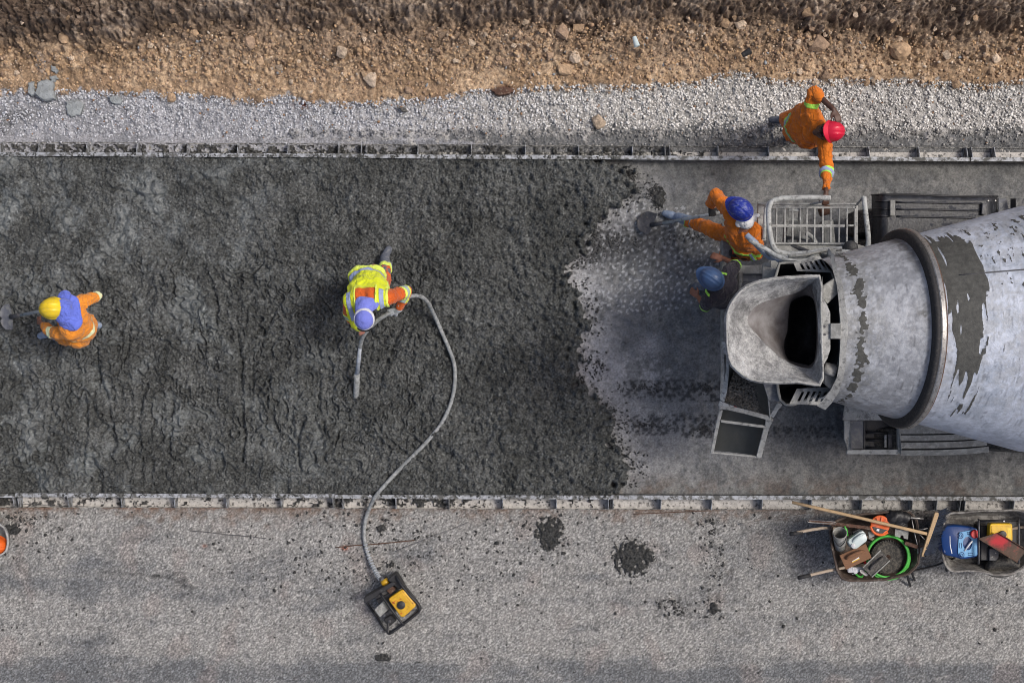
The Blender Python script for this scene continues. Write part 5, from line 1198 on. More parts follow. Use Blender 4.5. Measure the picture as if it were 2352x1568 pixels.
def helmet(parent, c0, up, fwd, mat, s=1.0, strap=None):
    f, r, u = frame_from(up, fwd); V = []; n, m = 56, 18
    for j in range(m+1):
        ph = math.pi/2*j/m
        for i in range(n):
            a = 2*math.pi*i/n; cf, cr = math.cos(a), math.sin(a)
            rr = math.cos(ph)**.92; x = .128*cf*rr; y = .106*cr*rr; z = .128*math.sin(ph)
            # three ridges from front to back
            rid = .006*math.exp(-(y/.010)**2)+.0045*math.exp(-((abs(y)-.036)/.008)**2); k = 1+(rid/.12)*sstep(.15, .5, np.array(math.sin(ph)))*1.1
            V.append(Vector((x, y, z))*float(k))
    rings = [V[j*n:(j+1)*n] for j in range(m+1)]
    brim = []; brim2 = []; inner = []
    for i in range(n):
        a = 2*math.pi*i/n; e = .012+.042*max(0, math.cos(a))**2.2; k = Vector((math.cos(a)*(.128+e), math.sin(a)*(.106+.010+.006*max(0, math.cos(a))), -.012-.018*max(0, math.cos(a))**2)); brim.append(k); brim2.append(k-Vector((0, 0, .006))); inner.append(Vector((.120*math.cos(a), .099*math.sin(a), -.012)))
    R = [inner, brim2, brim]+rings
    W = [[c0+(f*p.x+r*p.y+u*p.z)*s for p in q] for q in R]
    c = MB(); c.loft(W, True, False, True); o = c.build('helmet', mat, parent); smooth_angle(o, 38)
    return o
def hand(c, w, d, nrm, side, curl=.8, s=1.0, wr=.026):
    """palm and five fingers. w wrist, d direction, nrm back of the hand, side = thumb side vector"""
    d = Vector(d).normalized(); nrm = Vector(nrm); nrm = (nrm-d*nrm.dot(d)).normalized(); sd_ = Vector(side); sd_ = (sd_-d*sd_.dot(d)-nrm*sd_.dot(nrm)).normalized()
    k0 = w+d*.088*s; capsule(c, w-d*.01, w+d*.02*s, wr, wr*.95, 10, (nrm, .75))
    for o_ in (-.026, -.009, .009, .026): capsule(c, w+d*.02*s+sd_*o_*.6*s, k0+sd_*o_*s, .015*s, .0125*s, 8, (nrm, .85))
    for o_, L_ in ((.029, .070), (.010, .080), (-.010, .074), (-.029, .058)):
        p = k0+sd_*o_*s; a = 0.0; q = p
        for seg, fr in enumerate((.45, .32, .23)):
            a += curl*(.55 if seg == 0 else .75); dd = d*math.cos(a)-nrm*math.sin(a); q2 = q+dd*L_*fr*s; capsule(c, q, q2, (.0098-.0008*seg)*s, (.0092-.0012*seg)*s, 8); q = q2
    t0 = w+d*.028*s+sd_*.022*s; dd = (d*.6+sd_*.75-nrm*.3).normalized(); t1 = t0+dd*.038*s; capsule(c, t0, t1, .0145*s, .0115*s, 8); dd2 = (d*.85+sd_*.1-nrm*.75*curl).normalized(); t2 = t1+dd2*.030*s; capsule(c, t1, t2, .0112*s, .0095*s, 8); capsule(c, t2, t2+(dd2-nrm*.2).normalized()*.022*s, .0095*s, .008*s, 8)
def boot(parent, ankle, toe, kn, mat, h=.26):
    c = MB(); a, t_ = Vector(ankle), Vector(toe); d = (t_-a); dn = d.normalized(); up_ = (Vector(kn)-a).normalized()
    heel = a-dn*.06-Vector((0, 0, .03)); capsule(c, a+up_*h, a+up_*.02, .066, .055, 12); capsule(c, heel, a.lerp(t_, .5), .042, .044, 12); capsule(c, a.lerp(t_, .45), t_, .047, .040, 12)
    V, F = remesh(c, .011, 3); o = raw('boot', V, F, mat, parent, True)
    c = MB(); c.lathe([(0, .070), (.012, .070)], a+up_*(h+.03), up_, 18); c.build('boot_cuff', mat, o, True)
    return o
def person(label, J, mats, face, opts):
    """J: joints in metres. mats: dict. returns the root"""
    root = thing('person', label, 'person', (J['pel'].x, J['pel'].y, 0))
    pel, chest, neck, head = J['pel'], J['chest'], J['neck'], J['head']
    spine = (chest-pel).normalized(); sh = (J['shR']-J['shL']).normalized(); front = sh.cross(spine).normalized()  # facing
    if front.dot(Vector(face)) < 0: front = -front
    skinm = mats['skin']; S = opts.get('s', 1.0)
    hu = Vector(opts.get('head_up', (head-neck))).normalized(); hf, hr, hu = frame_from(hu, face)
    # ---- body: one continuous figure
    c = MB(); hc = head
    capsule(c, hc-hu*.01-hf*.012, hc+hu*.022-hf*.008, .088, .086, 20, (hr, .86)); capsule(c, hc-hu*.035+hf*.022, hc-hu*.075+hf*.036, .060, .038, 14, (hr, .95))
    capsule(c, hc+hf*.078+hu*.012, hc+hf*.103-hu*.022, .010, .0165, 10)      # nose
    capsule(c, hc+hf*.074+hu*.030-hr*.030, hc+hf*.074+hu*.030+hr*.030, .014, .014, 8)   # brow
    capsule(c, hc+hf*.078-hu*.048-hr*.018, hc+hf*.078-hu*.048+hr*.018, .010, .010, 8)   # lips
    for s_ in (-1, 1): capsule(c, hc+hr*s_*.078+hu*.012, hc+hr*s_*.080-hu*.022, .015, .011, 8, (hr, .5)); capsule(c, hc+hf*.06+hr*s_*.036-hu*.012, hc+hf*.055+hr*s_*.036-hu*.02, .028, .024, 8)
    capsule(c, neck-spine*.03, hc-hu*.05-hf*.01, .058, .052, 14)
    capsule(c, pel, chest, .10, .12, 14, (front, .8)); capsule(c, J['shL'], J['shR'], .05, .05, 12)
    capsule(c, J['hipL'], J['hipR'], .09, .09, 12)
    for s_ in 'LR':
        capsule(c, J['sh'+s_], J['el'+s_], .042, .036, 12); capsule(c, J['el'+s_], J['wr'+s_], .037, .026, 12)
        hd = J['hd'+s_]; dirv = hd[0]; 
        if not opts.get('glove'+s_): hand(c, J['wr'+s_], dirv, hd[1], hd[2], hd[3], S*1.02)
        capsule(c, J['hip'+s_], J['kn'+s_], .070, .050, 12); capsule(c, J['kn'+s_], J['an'+s_], .050, .034, 12); capsule(c, J['an'+s_], J['toe'+s_], .036, .030, 10)
    V, F = remesh(c, .0098, 2, smf=.35); body = raw('body', V, F, skinm, root, True)
    # eyes
    for s_ in (-1, 1):
        e = MB(); e.lathe([(-.012*math.cos(a), .0125*math.sin(a)) for a in np.linspace(.05, math.pi-.05, 9)], hc+hf*.078+hu*.014+hr*s_*.031, hf, 12); eo = e.build('eye', 'white_plastic', root, True)
        e = MB(); e.lathe([(0, .0055), (.0015, .005)], hc+hf*.0895+hu*.014+hr*s_*.031, hf, 12); e.build('iris', 'glass_dark', eo, True)
    # ---- clothing
    c = MB(); lower = pel-spine*.02; mid_ = pel.lerp(chest, .5)
    ft = opts.get('fat', 1.0); capsule(c, J['hipL'], J['hipR'], .118, .118, 14); capsule(c, pel, mid_, .142*ft, .140*ft, 16, (front, .92)); capsule(c, mid_-sh*.05*ft, chest-sh*.07, .125*ft, .125, 14, (front, .95)); capsule(c, mid_+sh*.05*ft, chest+sh*.07, .125*ft, .125, 14, (front, .95))
    capsule(c, J['shL'].lerp(chest, .12), J['shR'].lerp(chest, .12), .078, .078, 14); capsule(c, chest, neck-spine*.045, .105, .076, 14); capsule(c, neck-spine*.06, neck-spine*.02, .074, .070, 14)
    dress = dict()
    for s_ in 'LR':
        capsule(c, J['sh'+s_], J['el'+s_], .074, .060, 14); e_ = opts.get('sleeve'+s_, .93)
        capsule(c, J['el'+s_], J['el'+s_].lerp(J['wr'+s_], max(.05, e_-.12)), .060, .046 if e_ > .5 else .056, 14)
        if not mats.get('trouser'): 
            capsule(c, J['hip'+s_], J['kn'+s_], .104, .076, 14); capsule(c, J['kn'+s_], J['kn'+s_].lerp(J['an'+s_], .58), .076, .064, 14)
    V, F = remesh(c, .0125, 3, opts.get('wr', 1.0), opts.get('seed', 3)); cl = raw('overalls' if not mats.get('trouser') else 'shirt', V, F, mats['cloth'], root, True)
    if mats.get('trouser'):
        c = MB(); capsule(c, J['hipL'], J['hipR'], .108, .108, 14)
        for s_ in 'LR': capsule(c, J['hip'+s_], J['kn'+s_], .100, .074, 14); capsule(c, J['kn'+s_], J['kn'+s_].lerp(J['an'+s_], .72), .074, .064, 14)
        V2, F2 = remesh(c, .014, 3, 1.0, 9); raw('trousers', V2, F2, mats['trouser'], root, True)
    for s_ in 'LR':
        boot(root, J['an'+s_], J['toe'+s_], J['kn'+s_], mats['boot'])
        if opts.get('glove'+s_):
            c = MB(); hd = J['hd'+s_]; hand(c, J['wr'+s_], hd[0], hd[1], hd[2], hd[3], S*1.12, .034); capsule(c, J['wr'+s_].lerp(J['el'+s_], .28), J['wr'+s_], .044, .036, 12)
            V3, F3 = remesh(c, .009, 2, smf=.4); raw('glove', V3, F3, opts['glove'+s_], root, True)
    return root, V, F, dict(front=front, sh=sh, spine=spine, hf=hf, hr=hr, hu=hu)
def V3(x, y, z=0): return Vector((x, y, z))
def chk(J, n):
    for a, b in (('shL','elL'),('elL','wrL'),('shR','elR'),('elR','wrR'),('hipL','knL'),('knL','anL'),('hipR','knR'),('knR','anR'),('pel','chest'),('neck','head'),('shL','shR')): print('LEN', n, a, b, round((J[a]-J[b]).length, 3))
def two_bone(a, b, l1, l2, bend):
    """joint between a and b with the given segment lengths, pushed towards bend"""
    a, b = Vector(a), Vector(b); d = b-a; D = min(d.length, (l1+l2)*.998); n = d.normalized(); x = (l1*l1-l2*l2+D*D)/(2*D); h = math.sqrt(max(0, l1*l1-x*x)); v = Vector(bend); v = (v-n*v.dot(n)).normalized(); return a+n*x+v*h

# person A: yellow helmet, blue hood, shovel (far left)
J = dict(pel=at(190,757,1.02), chest=at(165,735,1.30), neck=at(149,720,1.41), head=at(127,708,1.47))
J['shL'] = at(162,765,1.32); J['shR'] = at(178,696,1.34)   # L = nearer bottom of the picture
J['elL'] = at(119,764,1.08); J['wrL'] = at(95,742,.90); J['elR'] = at(222,682,1.12); J['wrR'] = at(180,695,.98)
J['hipL'] = at(180,774,.95); J['hipR'] = at(196,742,.95); J['anL'] = at(112,765,.27); J['toeL'] = at(93,771,.215); J['anR'] = at(215,745,.27); J['toeR'] = at(190,740,.2)
J['knL'] = two_bone(J['hipL'], J['anL'], .44, .42, (-1,0,0)); J['knR'] = two_bone(J['hipR'], J['anR'], .44, .42, (-1,0,0))
J['hdL'] = (at(70,727,.72)-J['wrL'], (0,-.3,1), (0,.8,.5), .75); J['hdR'] = (Vector((-1,-.1,-.3)), (0,.6,1), (0,1,0), .9)

A, Va, Fa, fr = person('bending man in faded orange overalls, yellow helmet and blue neck hood, at far left', J, dict(skin='skin_mid', cloth='orange2', boot='boot_blue'), (-.8,-.1,-.45), dict(head_up=(-.45,.05,.9), seed=3, sleeveL=.8, wr=1.3))
helmet(A, J['head']+fr['hu']*.035, (-.25,.05,1), (-1,-.05,-.2), 'helmet_yellow', 1.0)
band_from(Va, Fa, J['shL'], J['elL'], .86, 1.06, .004, .13, 'reflective_band', 'cream_tape', A); band_from(Va, Fa, J['shR'], J['elR'], .95, 1.15, .004, .12, 'reflective_band', 'cream_tape', A)
band_from(Va, Fa, J['pel'], J['chest'], .12, .26, .004, .26, 'waist_band', 'cream_tape', A)
c = MB(); hd = J['head']
capsule(c, hd+V3(.09,0,.03), J['neck']+V3(.01,0,.03), .100, .12, 16, ((0,0,1), .8)); capsule(c, at(150,685,1.40), at(168,742,1.43), .085, .085, 14, ((0,0,1), .5)); capsule(c, at(152,738,1.41), at(150,690,1.41), .085, .085, 14, ((0,0,1), .6)); capsule(c, at(163,695,1.43), at(170,738,1.44), .095, .09, 14, ((0,0,1), .45))
Vh, Fh = remesh(c, .010, 22, .6, 12); raw('neck_hood', Vh, Fh, 'blue_cloth', A, True)
# shovel A
def shovel(blade, tip, grip, label, mat_h='wood_grey', w=.12, mb='truck_slate'):
    t = thing('shovel', label, 'shovel', blade); b, tp, gr = Vector(blade), Vector(tip), Vector(grip); d = (gr-b).normalized(); fw = (tp-b).normalized(); sd_ = fw.cross(Vector((0,0,1))).normalized(); up_ = sd_.cross(fw)
    c = MB(); R = []; n = 12; Ls = (tp-b).length
    for i in range(n+1):
        u = i/n; hw = w*(1-.12*u)*math.sqrt(max(.02, 1-max(0, (u-.45)/.56)**2)); row = []
        for k in range(11): v = k/5-1; row.append(b+fw*Ls*u+sd_*hw*v+up_*(.030*v*v+.015*(1-u)**2))
        R.append(row+[p-up_*.004 for p in row[::-1]])
    c.loft(R, True, True, True); o = c.build('blade', mb, t); smooth_angle(o, 50)
    c = MB(); c.tube([b-d*.02+up_*.02, b+d*.16+up_*.01], [.028, .022], 12); c.build('socket', 'steel_dark', t, True)
    c = MB(); c.tube([b+d*.14+up_*.01, gr], [.0185, .0175], 12); c.build('handle', mat_h, t, True); return t
shovel(at(30,727,.33), at(4,731,.28), at(170,700,1.00), 'shovel of the yellow-helmeted man, handle pointing to the left border', 'tube_pale', .145)

# person B: yellow vest, blue cap, vibrator
J = dict(pel=at(848,648,1.03), chest=at(843,684,1.28), neck=at(840,706,1.38), head=at(837,730,1.40))
J['shL'] = at(803,690,1.28); J['shR'] = at(886,684,1.30)
J['elR'] = at(934,670,1.02); J['wrR'] = at(916,711,.90); J['elL'] = at(806,732,1.02); J['wrL'] = at(828,752,.86)
J['hipL'] = at(830,636,.96); J['hipR'] = at(860,634,.96); J['anR'] = at(884,588,.25); J['toeR'] = at(893,572,.20); J['anL'] = at(820,632,.25); J['toeL'] = at(818,660,.2)
J['knR'] = two_bone(J['hipR'], J['anR'], .44, .42, (.2,-1,0)); J['knL'] = two_bone(J['hipL'], J['anL'], .44, .42, (0,-1,0))
J['hdR'] = (at(893,719,.86)-J['wrR'], (0,-.3,1), (0,-1,0), .8); J['hdL'] = (at(834,775,.74)-J['wrL'], (.2,.0,1), (1,0,0), .75)

B, Vb, Fb, fr = person('bending man in yellow vest and blue cap guiding the vibrator in the fresh concrete', J, dict(skin='skin_light', cloth='orange3', boot='boot_grey'), (0,-.75,-.5), dict(head_up=(0,-.55,.85), seed=5, gloveR='glove_grey', fat=1.15))
# vest: torso region of the overalls, lifted
tor = Vb; h = (tor-np.array(J['pel'])) @ np.array(fr['spine']); lat = (tor-np.array(J['pel'].lerp(J['chest'], .5))) @ np.array(fr['sh'])
import bmesh
def vest_from(V, F, mask, off, name, mat, parent):
    FF = np.asarray(F); FF = FF[mask[FF].all(1)]; us = np.unique(FF); mp = np.full(len(V), -1); mp[us] = np.arange(len(us))
    bm = bmesh.new(); vs = [bm.verts.new(V[i]) for i in us]
    for f in FF:
        try: bm.faces.new([vs[mp[int(i)]] for i in f])
        except ValueError: pass
    for _ in range(3): bmesh.ops.smooth_vert(bm, verts=[v for v in bm.verts if v.is_boundary], factor=.5, use_axis_x=True, use_axis_y=True, use_axis_z=True)
    bm.normal_update(); V0 = np.array([v.co for v in bm.verts]); N0 = np.array([v.normal for v in bm.verts]); bm.verts.index_update(); F0 = [[v.index for v in f.verts] for f in bm.faces]; bnd = [e for e in bm.edges if e.is_boundary]
    be = [(e.verts[0].index, e.verts[1].index) for e in bnd]; bm.free(); n = len(V0)
    Vt = np.vstack([V0+N0*off, V0+N0*(off*.3)]); FF = [f for f in F0]+[[i+n for i in f[::-1]] for f in F0]+[[a, b, b+n, a+n] for a, b in be]
    return raw(name, Vt, FF, mat, parent, True), V0+N0*off, F0, be
hm = (h > -.12)&(h < .50)&(np.abs(lat) < .235)
nk = ((tor-np.array(J['neck']+V3(0,.0,0)))@np.array(fr['sh'])); hole_m = (np.abs(nk) < .09)&(h > .31)
vo, Vv, Fv, be = vest_from(Vb, Fb, hm&~hole_m, .012, 'vest', 'vest', B)
Vv = np.asarray(Vv); Fv4 = np.array([f for f in Fv if len(f) == 4])
sp_ = fr['spine']; shd = fr['sh']
band_from(Vv, Fv4, J['pel'], J['pel']+sp_*.3, -.10, .04, .004, .40, 'vest_stripe', 'reflect', vo)
band_from(Vv, Fv4, J['pel'], J['pel']+sp_*.3, -.36, -.16, .004, .40, 'vest_trim', 'vest_trim', vo)
def vband(lat0, lat1, h0, h1, nm, mt):
    V_ = Vv; hh = (V_-np.array(J['pel']))@np.array(sp_); ll = (V_-np.array(J['pel'].lerp(J['chest'], .5)))@np.array(shd); m = (hh > h0)&(hh < h1); 
    FF = Fv4[m[Fv4].all(1)]
    if len(FF): band_from(V_, FF, J['pel'].lerp(J['chest'], .5), J['pel'].lerp(J['chest'], .5)+shd*.1, lat0*10, lat1*10, .004, .5, nm, mt, vo)
vband(.14, .185, .30, .50, 'vest_stripe', 'reflect'); vband(-.20, -.155, .30, .50, 'vest_stripe', 'reflect'); vband(.10, .118, .26, .50, 'vest_trim', 'vest_trim'); vband(-.118, -.10, .26, .50, 'vest_trim', 'vest_trim')
vband(.205, .232, .0, .50, 'vest_trim', 'vest_trim')
for (t0, t1, m_) in ((.72, 1.0, 'vest_trim'), (.80, .92, 'grey_tape')):
    band_from(Vb, Fb, J['shR'], J['elR'], t0, t1, .004 if m_ == 'vest_trim' else .0075, .12, 'reflective_band', m_, B)
    band_from(Vb, Fb, J['hipR'].lerp(J['knR'], .0), J['anR'], t0+.02, t1-.02, .004 if m_ == 'vest_trim' else .0075, .2, 'reflective_band', m_, B)
    band_from(Vb, Fb, J['shL'], J['elL'], t0-.1, t1-.1, .004 if m_ == 'vest_trim' else .0075, .12, 'reflective_band', m_, B)
# cap with white band and short peak
hd = J['head']; f, r, u = frame_from((0,-.42,.9), (0,-1,-.3)); c = MB(); R = []
for j in range(11):
    ph = math.pi/2*j/10; R.append([hd+u*.02+(f*math.cos(a)*.112*math.cos(ph)**.8+r*math.sin(a)*.098*math.cos(ph)**.8+u*(.108*math.sin(ph)+.003*math.sin(a*9)*math.cos(ph)*.5)) for a in np.linspace(0, 2*math.pi, 40, endpoint=False)])
c.loft(R, True, True, True); cp = c.build('cap', 'cap_blue', B, True)
c = MB(); c.loft([[hd+u*z_+(f*math.cos(a)*(.117+e)+r*math.sin(a)*(.103+e)) for a in np.linspace(0, 2*math.pi, 40, endpoint=False)] for z_, e in ((.014, .0), (.014, .006), (.042, .003), (.042, -.004))], True); c.build('cap_band', 'white_cloth', cp, True)
c = MB(); pk_ = [hd+u*.012+f*(.10+.062*math.cos(a)**1)*1+f*0+r*math.sin(a)*.085-u*.02*math.cos(a) for a in np.linspace(-1.45, 1.45, 16)]; c.prism(pk_, .006); c.build('cap_peak', 'black', cp)
c = MB(); c.tube([hd+u*.052+f*math.cos(a)*.112+r*math.sin(a)*.099 for a in np.linspace(.35*math.pi, 1.65*math.pi, 24)], .005, 8); c.build('cap_piping', 'white_cloth', cp, True)
c = MB(); capsule(c, hd+V3(0,.08,.0), J['neck']+V3(0,.02,.01), .085, .092, 16, ((0,0,1), .8)); capsule(c, J['neck']+V3(-.03,.05,.01), J['neck']+V3(.06,.04,.01), .07, .07, 14, ((0,0,1), .6)); Vh, Fh = remesh(c, .010, 4, .9, 15); raw('neck_scarf', Vh, Fh, 'cap_blue', B, True)

# person C: red helmet, hand on the rail
J = dict(pel=at(1838,290,.98), chest=at(1866,286,1.32), neck=at(1889,295,1.50), head=at(1894,303,1.63))
J['shL'] = at(1893,326,1.42); J['shR'] = at(1866,250,1.43)
J['elL'] = at(1899,388,1.36); J['wrL'] = at(1897,442,1.60); J['elR'] = at(1871,212,1.52); J['wrR'] = at(1914,251,1.70)
J['hipL'] = at(1846,302,.92); J['hipR'] = at(1834,274,.92); J['anR'] = at(1800,276,.12); J['toeR'] = at(1774,275,.07); J['anL'] = at(1838,312,.12); J['toeL'] = at(1812,318,.07)
J['knR'] = two_bone(J['hipR'], J['anR'], .41, .402, (-1,0,0)); J['knL'] = two_bone(J['hipL'], J['anL'], .41, .402, (-1,0,0))
J['hdR'] = (at(1931,283,1.74)-J['wrR'], (.2,.2,1), (-1,0,0), .45); J['hdL'] = (Vector((0,-1,.1)), (.1,-.2,1), (-1,0,0), 1.15)

Cp, Vc, Fc, fr = person('man in orange overalls holding his red helmet with one hand, the other on the rail', J, dict(skin='skin_dark', cloth='orange', boot='boot_grey'), (-.6,-.12,.75), dict(head_up=(.85,-.02,.6), seed=7, sleeveR=.42, fat=1.35, wr=1.6))
helmet(Cp, J['head']+fr['hu']*.055+V3(.02,0,0), (.90,.0,.5), (-.45,-.05,.85), 'helmet_red', 1.0)
hf, hr, hu = fr['hf'], fr['hr'], fr['hu']; c = MB(); hd = J['head']
for s_ in (-1, 1): c.box(hd+hf*.098+hu*.014+hr*s_*.032, (.006, .046, .026), math.atan2(hf.y, hf.x))
c.tube([hd+hf*.098+hu*.018+hr*-.055, hd+hf*.103+hu*.020, hd+hf*.098+hu*.018+hr*.055, hd+hr*.086+hu*.015], .003, 6); c.tube([hd+hf*.098+hu*.018-hr*.055, hd-hr*.086+hu*.015], .003, 6); c.build('glasses', 'glass_dark', Cp)
for (t0, t1, m_, o_) in ((.30, .48, 'lime', .004), (.34, .44, 'reflect', .0075)):
    band_from(Vc, Fc, J['elL'], J['wrL'], t0-.18, t1-.18, o_, .12, 'reflective_band', m_, Cp)
band_from(Vc, Fc, J['shR'], J['elR'], .15, .42, .004, .13, 'reflective_band', 'lime', Cp)
for (t0, t1, m_, o_) in ((.10, .26, 'lime', .004), (.15, .21, 'grey_tape', .0075)): band_from(Vc, Fc, J['pel'], J['chest'], t0, t1, o_, .26, 'waist_band', m_, Cp)

# person D: blue helmet, orange overalls, shovel
J = dict(pel=at(1712,562,.98), chest=at(1707,524,1.27), neck=at(1706,502,1.40), head=at(1702,484,1.50))
J['shL'] = at(1676,486,1.30); J['shR'] = at(1733,528,1.32)
J['elL'] = at(1645,446,1.12); J['wrL'] = at(1633,472,.93); J['elR'] = at(1742,582,1.08); J['wrR'] = at(1707,589,.96)
J['hipL'] = at(1696,546,.92); J['hipR'] = at(1708,574,.92); J['anL'] = at(1556,498,.14); J['toeL'] = at(1528,490,.06); J['anR'] = at(1690,590,.12); J['toeR'] = at(1666,586,.06)
J['knL'] = two_bone(J['hipL'], J['anL'], .46, .45, (-.3,-.2,1)); J['knR'] = two_bone(J['hipR'], J['anR'], .43, .42, (-1,0,0))
J['hdL'] = (at(1636,492,.88)-J['wrL'], (-.2,.0,1), (1,0,0), .95); J['hdR'] = (Vector((-1,.35,-.1)), (0,0,1), (0,1,0), .7)

D, Vd, Fd, fr = person('man in orange overalls with scuffed blue helmet shovelling at the edge of the pour', J, dict(skin='skin_mid', cloth='orange', boot='boot_blue'), (-.8,.45,-.3), dict(head_up=(-.2,.1,1), seed=9, fat=1.2, wr=1.3, gloveL='glove_black', gloveR='glove_black'))
helmet(D, J['head']+V3(-.01,.012,.035), (-.12,.10,1), (-.75,.6,-.15), 'helmet_blue', 1.0)
band_from(Vd, Fd, J['elR'], J['wrR'], .10, .42, .004, .1, 'reflective_band', 'lime', D); band_from(Vd, Fd, J['elR'], J['wrR'], .19, .33, .0075, .1, 'reflective_band', 'reflect', D)
band_from(Vd, Fd, J['knL'], J['anL'], .60, .76, .005, .13, 'reflective_band', 'lime', D)
band_from(Vd, Fd, J['pel'], J['chest'], .08, .2, .004, .24, 'waist_band', 'lime', D)
c = MB(); nk_ = J['neck']; capsule(c, J['head']+V3(.04,-.06,-.03), nk_+V3(.03,-.04,.03), .078, .075, 14, ((0,0,1), .8)); capsule(c, nk_+V3(-.03,-.05,.02), nk_+V3(.09,.0,.03), .045, .045, 12, ((0,0,1), .7)); capsule(c, nk_+V3(.07,.02,.02), nk_+V3(.15,.03,.03), .02, .016, 8); Vh, Fh = remesh(c, .009, 4, .7, 17); raw('neck_cloth', Vh, Fh, 'white_cloth', D, True)
shovel(at(1500,517,.07), at(1466,503,.03), at(1680,484,.98), 'shovel with round dark blade held by the man in the scuffed blue helmet', 'tube_pale', .13, 'steel_dark')

# person E: dark shirt, slate helmet
J = dict(pel=at(1668,674,1.0), chest=at(1656,664,1.30), neck=at(1650,656,1.43), head=at(1638,645,1.50))
J['shL'] = at(1628,690,1.34); J['shR'] = at(1676,626,1.34)
J['elR'] = at(1690,608,1.12); J['wrR'] = at(1663,594,.98); J['elL'] = at(1618,703,1.08); J['wrL'] = at(1604,682,.90)
J['hipL'] = at(1658,684,.95); J['hipR'] = at(1676,660,.95); J['anR'] = at(1622,660,.10); J['toeR'] = at(1598,656,.06); J['anL'] = at(1650,690,.10); J['toeL'] = at(1628,688,.06)
J['knR'] = two_bone(J['hipR'], J['anR'], .43, .42, (-1,0,0)); J['knL'] = two_bone(J['hipL'], J['anL'], .43, .42, (-1,0,0))
J['hdL'] = (Vector((-.6,.6,-.5)), (-.3,-.3,1), (0,1,0), .6); J['hdR'] = (Vector((-1,.3,-.2)), (0,0,1), (0,-1,0), .6)

E, Ve, Fe, fr = person('man in a dark shirt and slate blue helmet standing left of the hopper', J, dict(skin='skin_mid', cloth='dark_shirt', trouser='trouser_dark', boot='boot_grey'), (-.8,.5,-.25), dict(head_up=(-.2,.1,1), seed=11, sleeveL=.15, sleeveR=.2))
helmet(E, J['head']+V3(-.02,.02,.03), (-.15,.12,1), (-.8,.55,-.15), 'helmet_slate', 1.0)
band_from(Ve, Fe, J['shR'], J['elR'], .86, .98, .004, .12, 'reflective_band', 'lime', E); band_from(Ve, Fe, J['shL'], J['elL'], .84, .96, .004, .12, 'reflective_band', 'lime', E)
band_from(Ve, Fe, J['shL'], J['neck'], .28, .40, .005, .16, 'reflective_band', 'lime', E, side=(-.8,.5,-.5)); band_from(Ve, Fe, J['shR'], J['neck'], .28, .38, .005, .16, 'reflective_band', 'lime', E, side=(-.8,.5,-.5))
# ================================================================ TOOLS AND MACHINES
def engine_unit(label, cat, O, ang, yellow, S=1.0, extra=True, root=None):
    """small petrol engine in a tube frame. local x to the tank side"""
    t = root or thing('vibrator_engine', label, cat, O)
    R = Matrix.Rotation(ang, 3, 'Z'); O = Vector(O)
    def W(x, y, z): return O+R @ Vector((x*S, y*S, z*S))
    def bx(name, c_, size, mat, bev=.01, p=None): c = MB(); c.box(W(*c_), [v*S for v in size], ang); return c.build(name, mat, p or t, bevel=bev*S)
    def tb_(name, pts, r, mat='black', sub=3, p=None): c = MB(); c.tube([W(*q) for q in pts], r*S, 10, sub=sub); return c.build(name, mat, p or t, True)
    return t, W, bx, tb_
# --- vibrator by the road: engine, flexible shaft and poker are one machine
VB = thing('concrete_vibrator', 'concrete vibrator: yellow petrol engine on the road with a long grey hose into the pour', 'vibrator', ZV(480, 1150, 0))
def vbox(name, quad, z0, z1, mat, bev=.008, parent=None):
    c = MB(); P = [ZV(x, y, z1) for x, y in quad]; c.prism(P, z1-z0); return c.build(name, mat, parent or VB, bevel=bev)
def vtube(name, pts, r, mat='black', sub=4, parent=None): c = MB(); c.tube([ZV(*p) for p in pts], r, 12, sub=sub); return c.build(name, mat, parent or VB, True)
en = vbox('engine_block', ((300,1040),(420,960),(560,1180),(440,1270)), .06, .25, 'steel_dark')
vbox('crankcase', ((330,1100),(520,1000),(600,1120),(420,1230)), .05, .28, 'black')
tk_ = vbox('fuel_tank', ((448,1095),(468,1075),(575,1000),(600,1004),(712,1140),(708,1165),(602,1260),(570,1264)), .30, .395, 'yellow_paint', .022)
vbox('tank_panel', ((475,1100),(580,1025),(685,1155),(592,1238)), .3955, .401, 'yellow_paint', .004, tk_)
c = MB(); c.lathe([(0, .045), (.018, .045), (.022, .036)], ZV(573, 1147, .4015), (0, 0, 1), 24); smooth_angle(c.build('fuel_cap', 'black', tk_), 40)
for a_ in (((488,1128),(520,1105),(540,1112)),((500,1135),(496,1118),(512,1124)),((548,1098),(575,1090)),((556,1232),(580,1226),(572,1236))):
    c = MB(); c.tube([ZV(x, y, .4025) for x, y in a_], .0022, 6, sub=3); c.build('red_scribble', 'red_plastic', tk_, True)
fl_ = vbox('cover_grey', ((312,1190),(400,1112),(452,1190),(368,1268)), .20, .33, 'truck_grey', .012)
af = vbox('air_filter', ((400,1290),(475,1240),(530,1295),(455,1360)), .18, .31, 'black_rubber', .014)
c = MB(); c.lathe([(0, .018), (.006, .018), (.008, .01)], ZV(462, 1304, .3105), (0, 0, 1), 16); c.build('filter_nut', 'steel_dark', af, True)
vbox('front_guard', ((215,1080),(490,925),(520,940),(500,965),(240,1130),(215,1125)), .10, .34, 'black', .006)
vbox('guard_wing', ((440,905),(505,850),(530,860),(600,975),(560,1000),(500,960)), .08, .30, 'black', .008)
vbox('engine_lug', ((430,1010),(480,960),(520,1000),(470,1050)), .12, .30, 'rust', .01)
vtube('frame_tube', [(375,1040,.36),(480,1190,.40),(600,1345,.36)], .014)
vtube('frame_tube', [(525,870,.3),(570,950,.36),(650,1050,.38),(735,1140,.38),(742,1180,.37),(735,1215,.35),(600,1325,.34),(480,1410,.33),(455,1418,.32),(446,1400,.32),(448,1320,.30),(452,1280,.26)], .016)
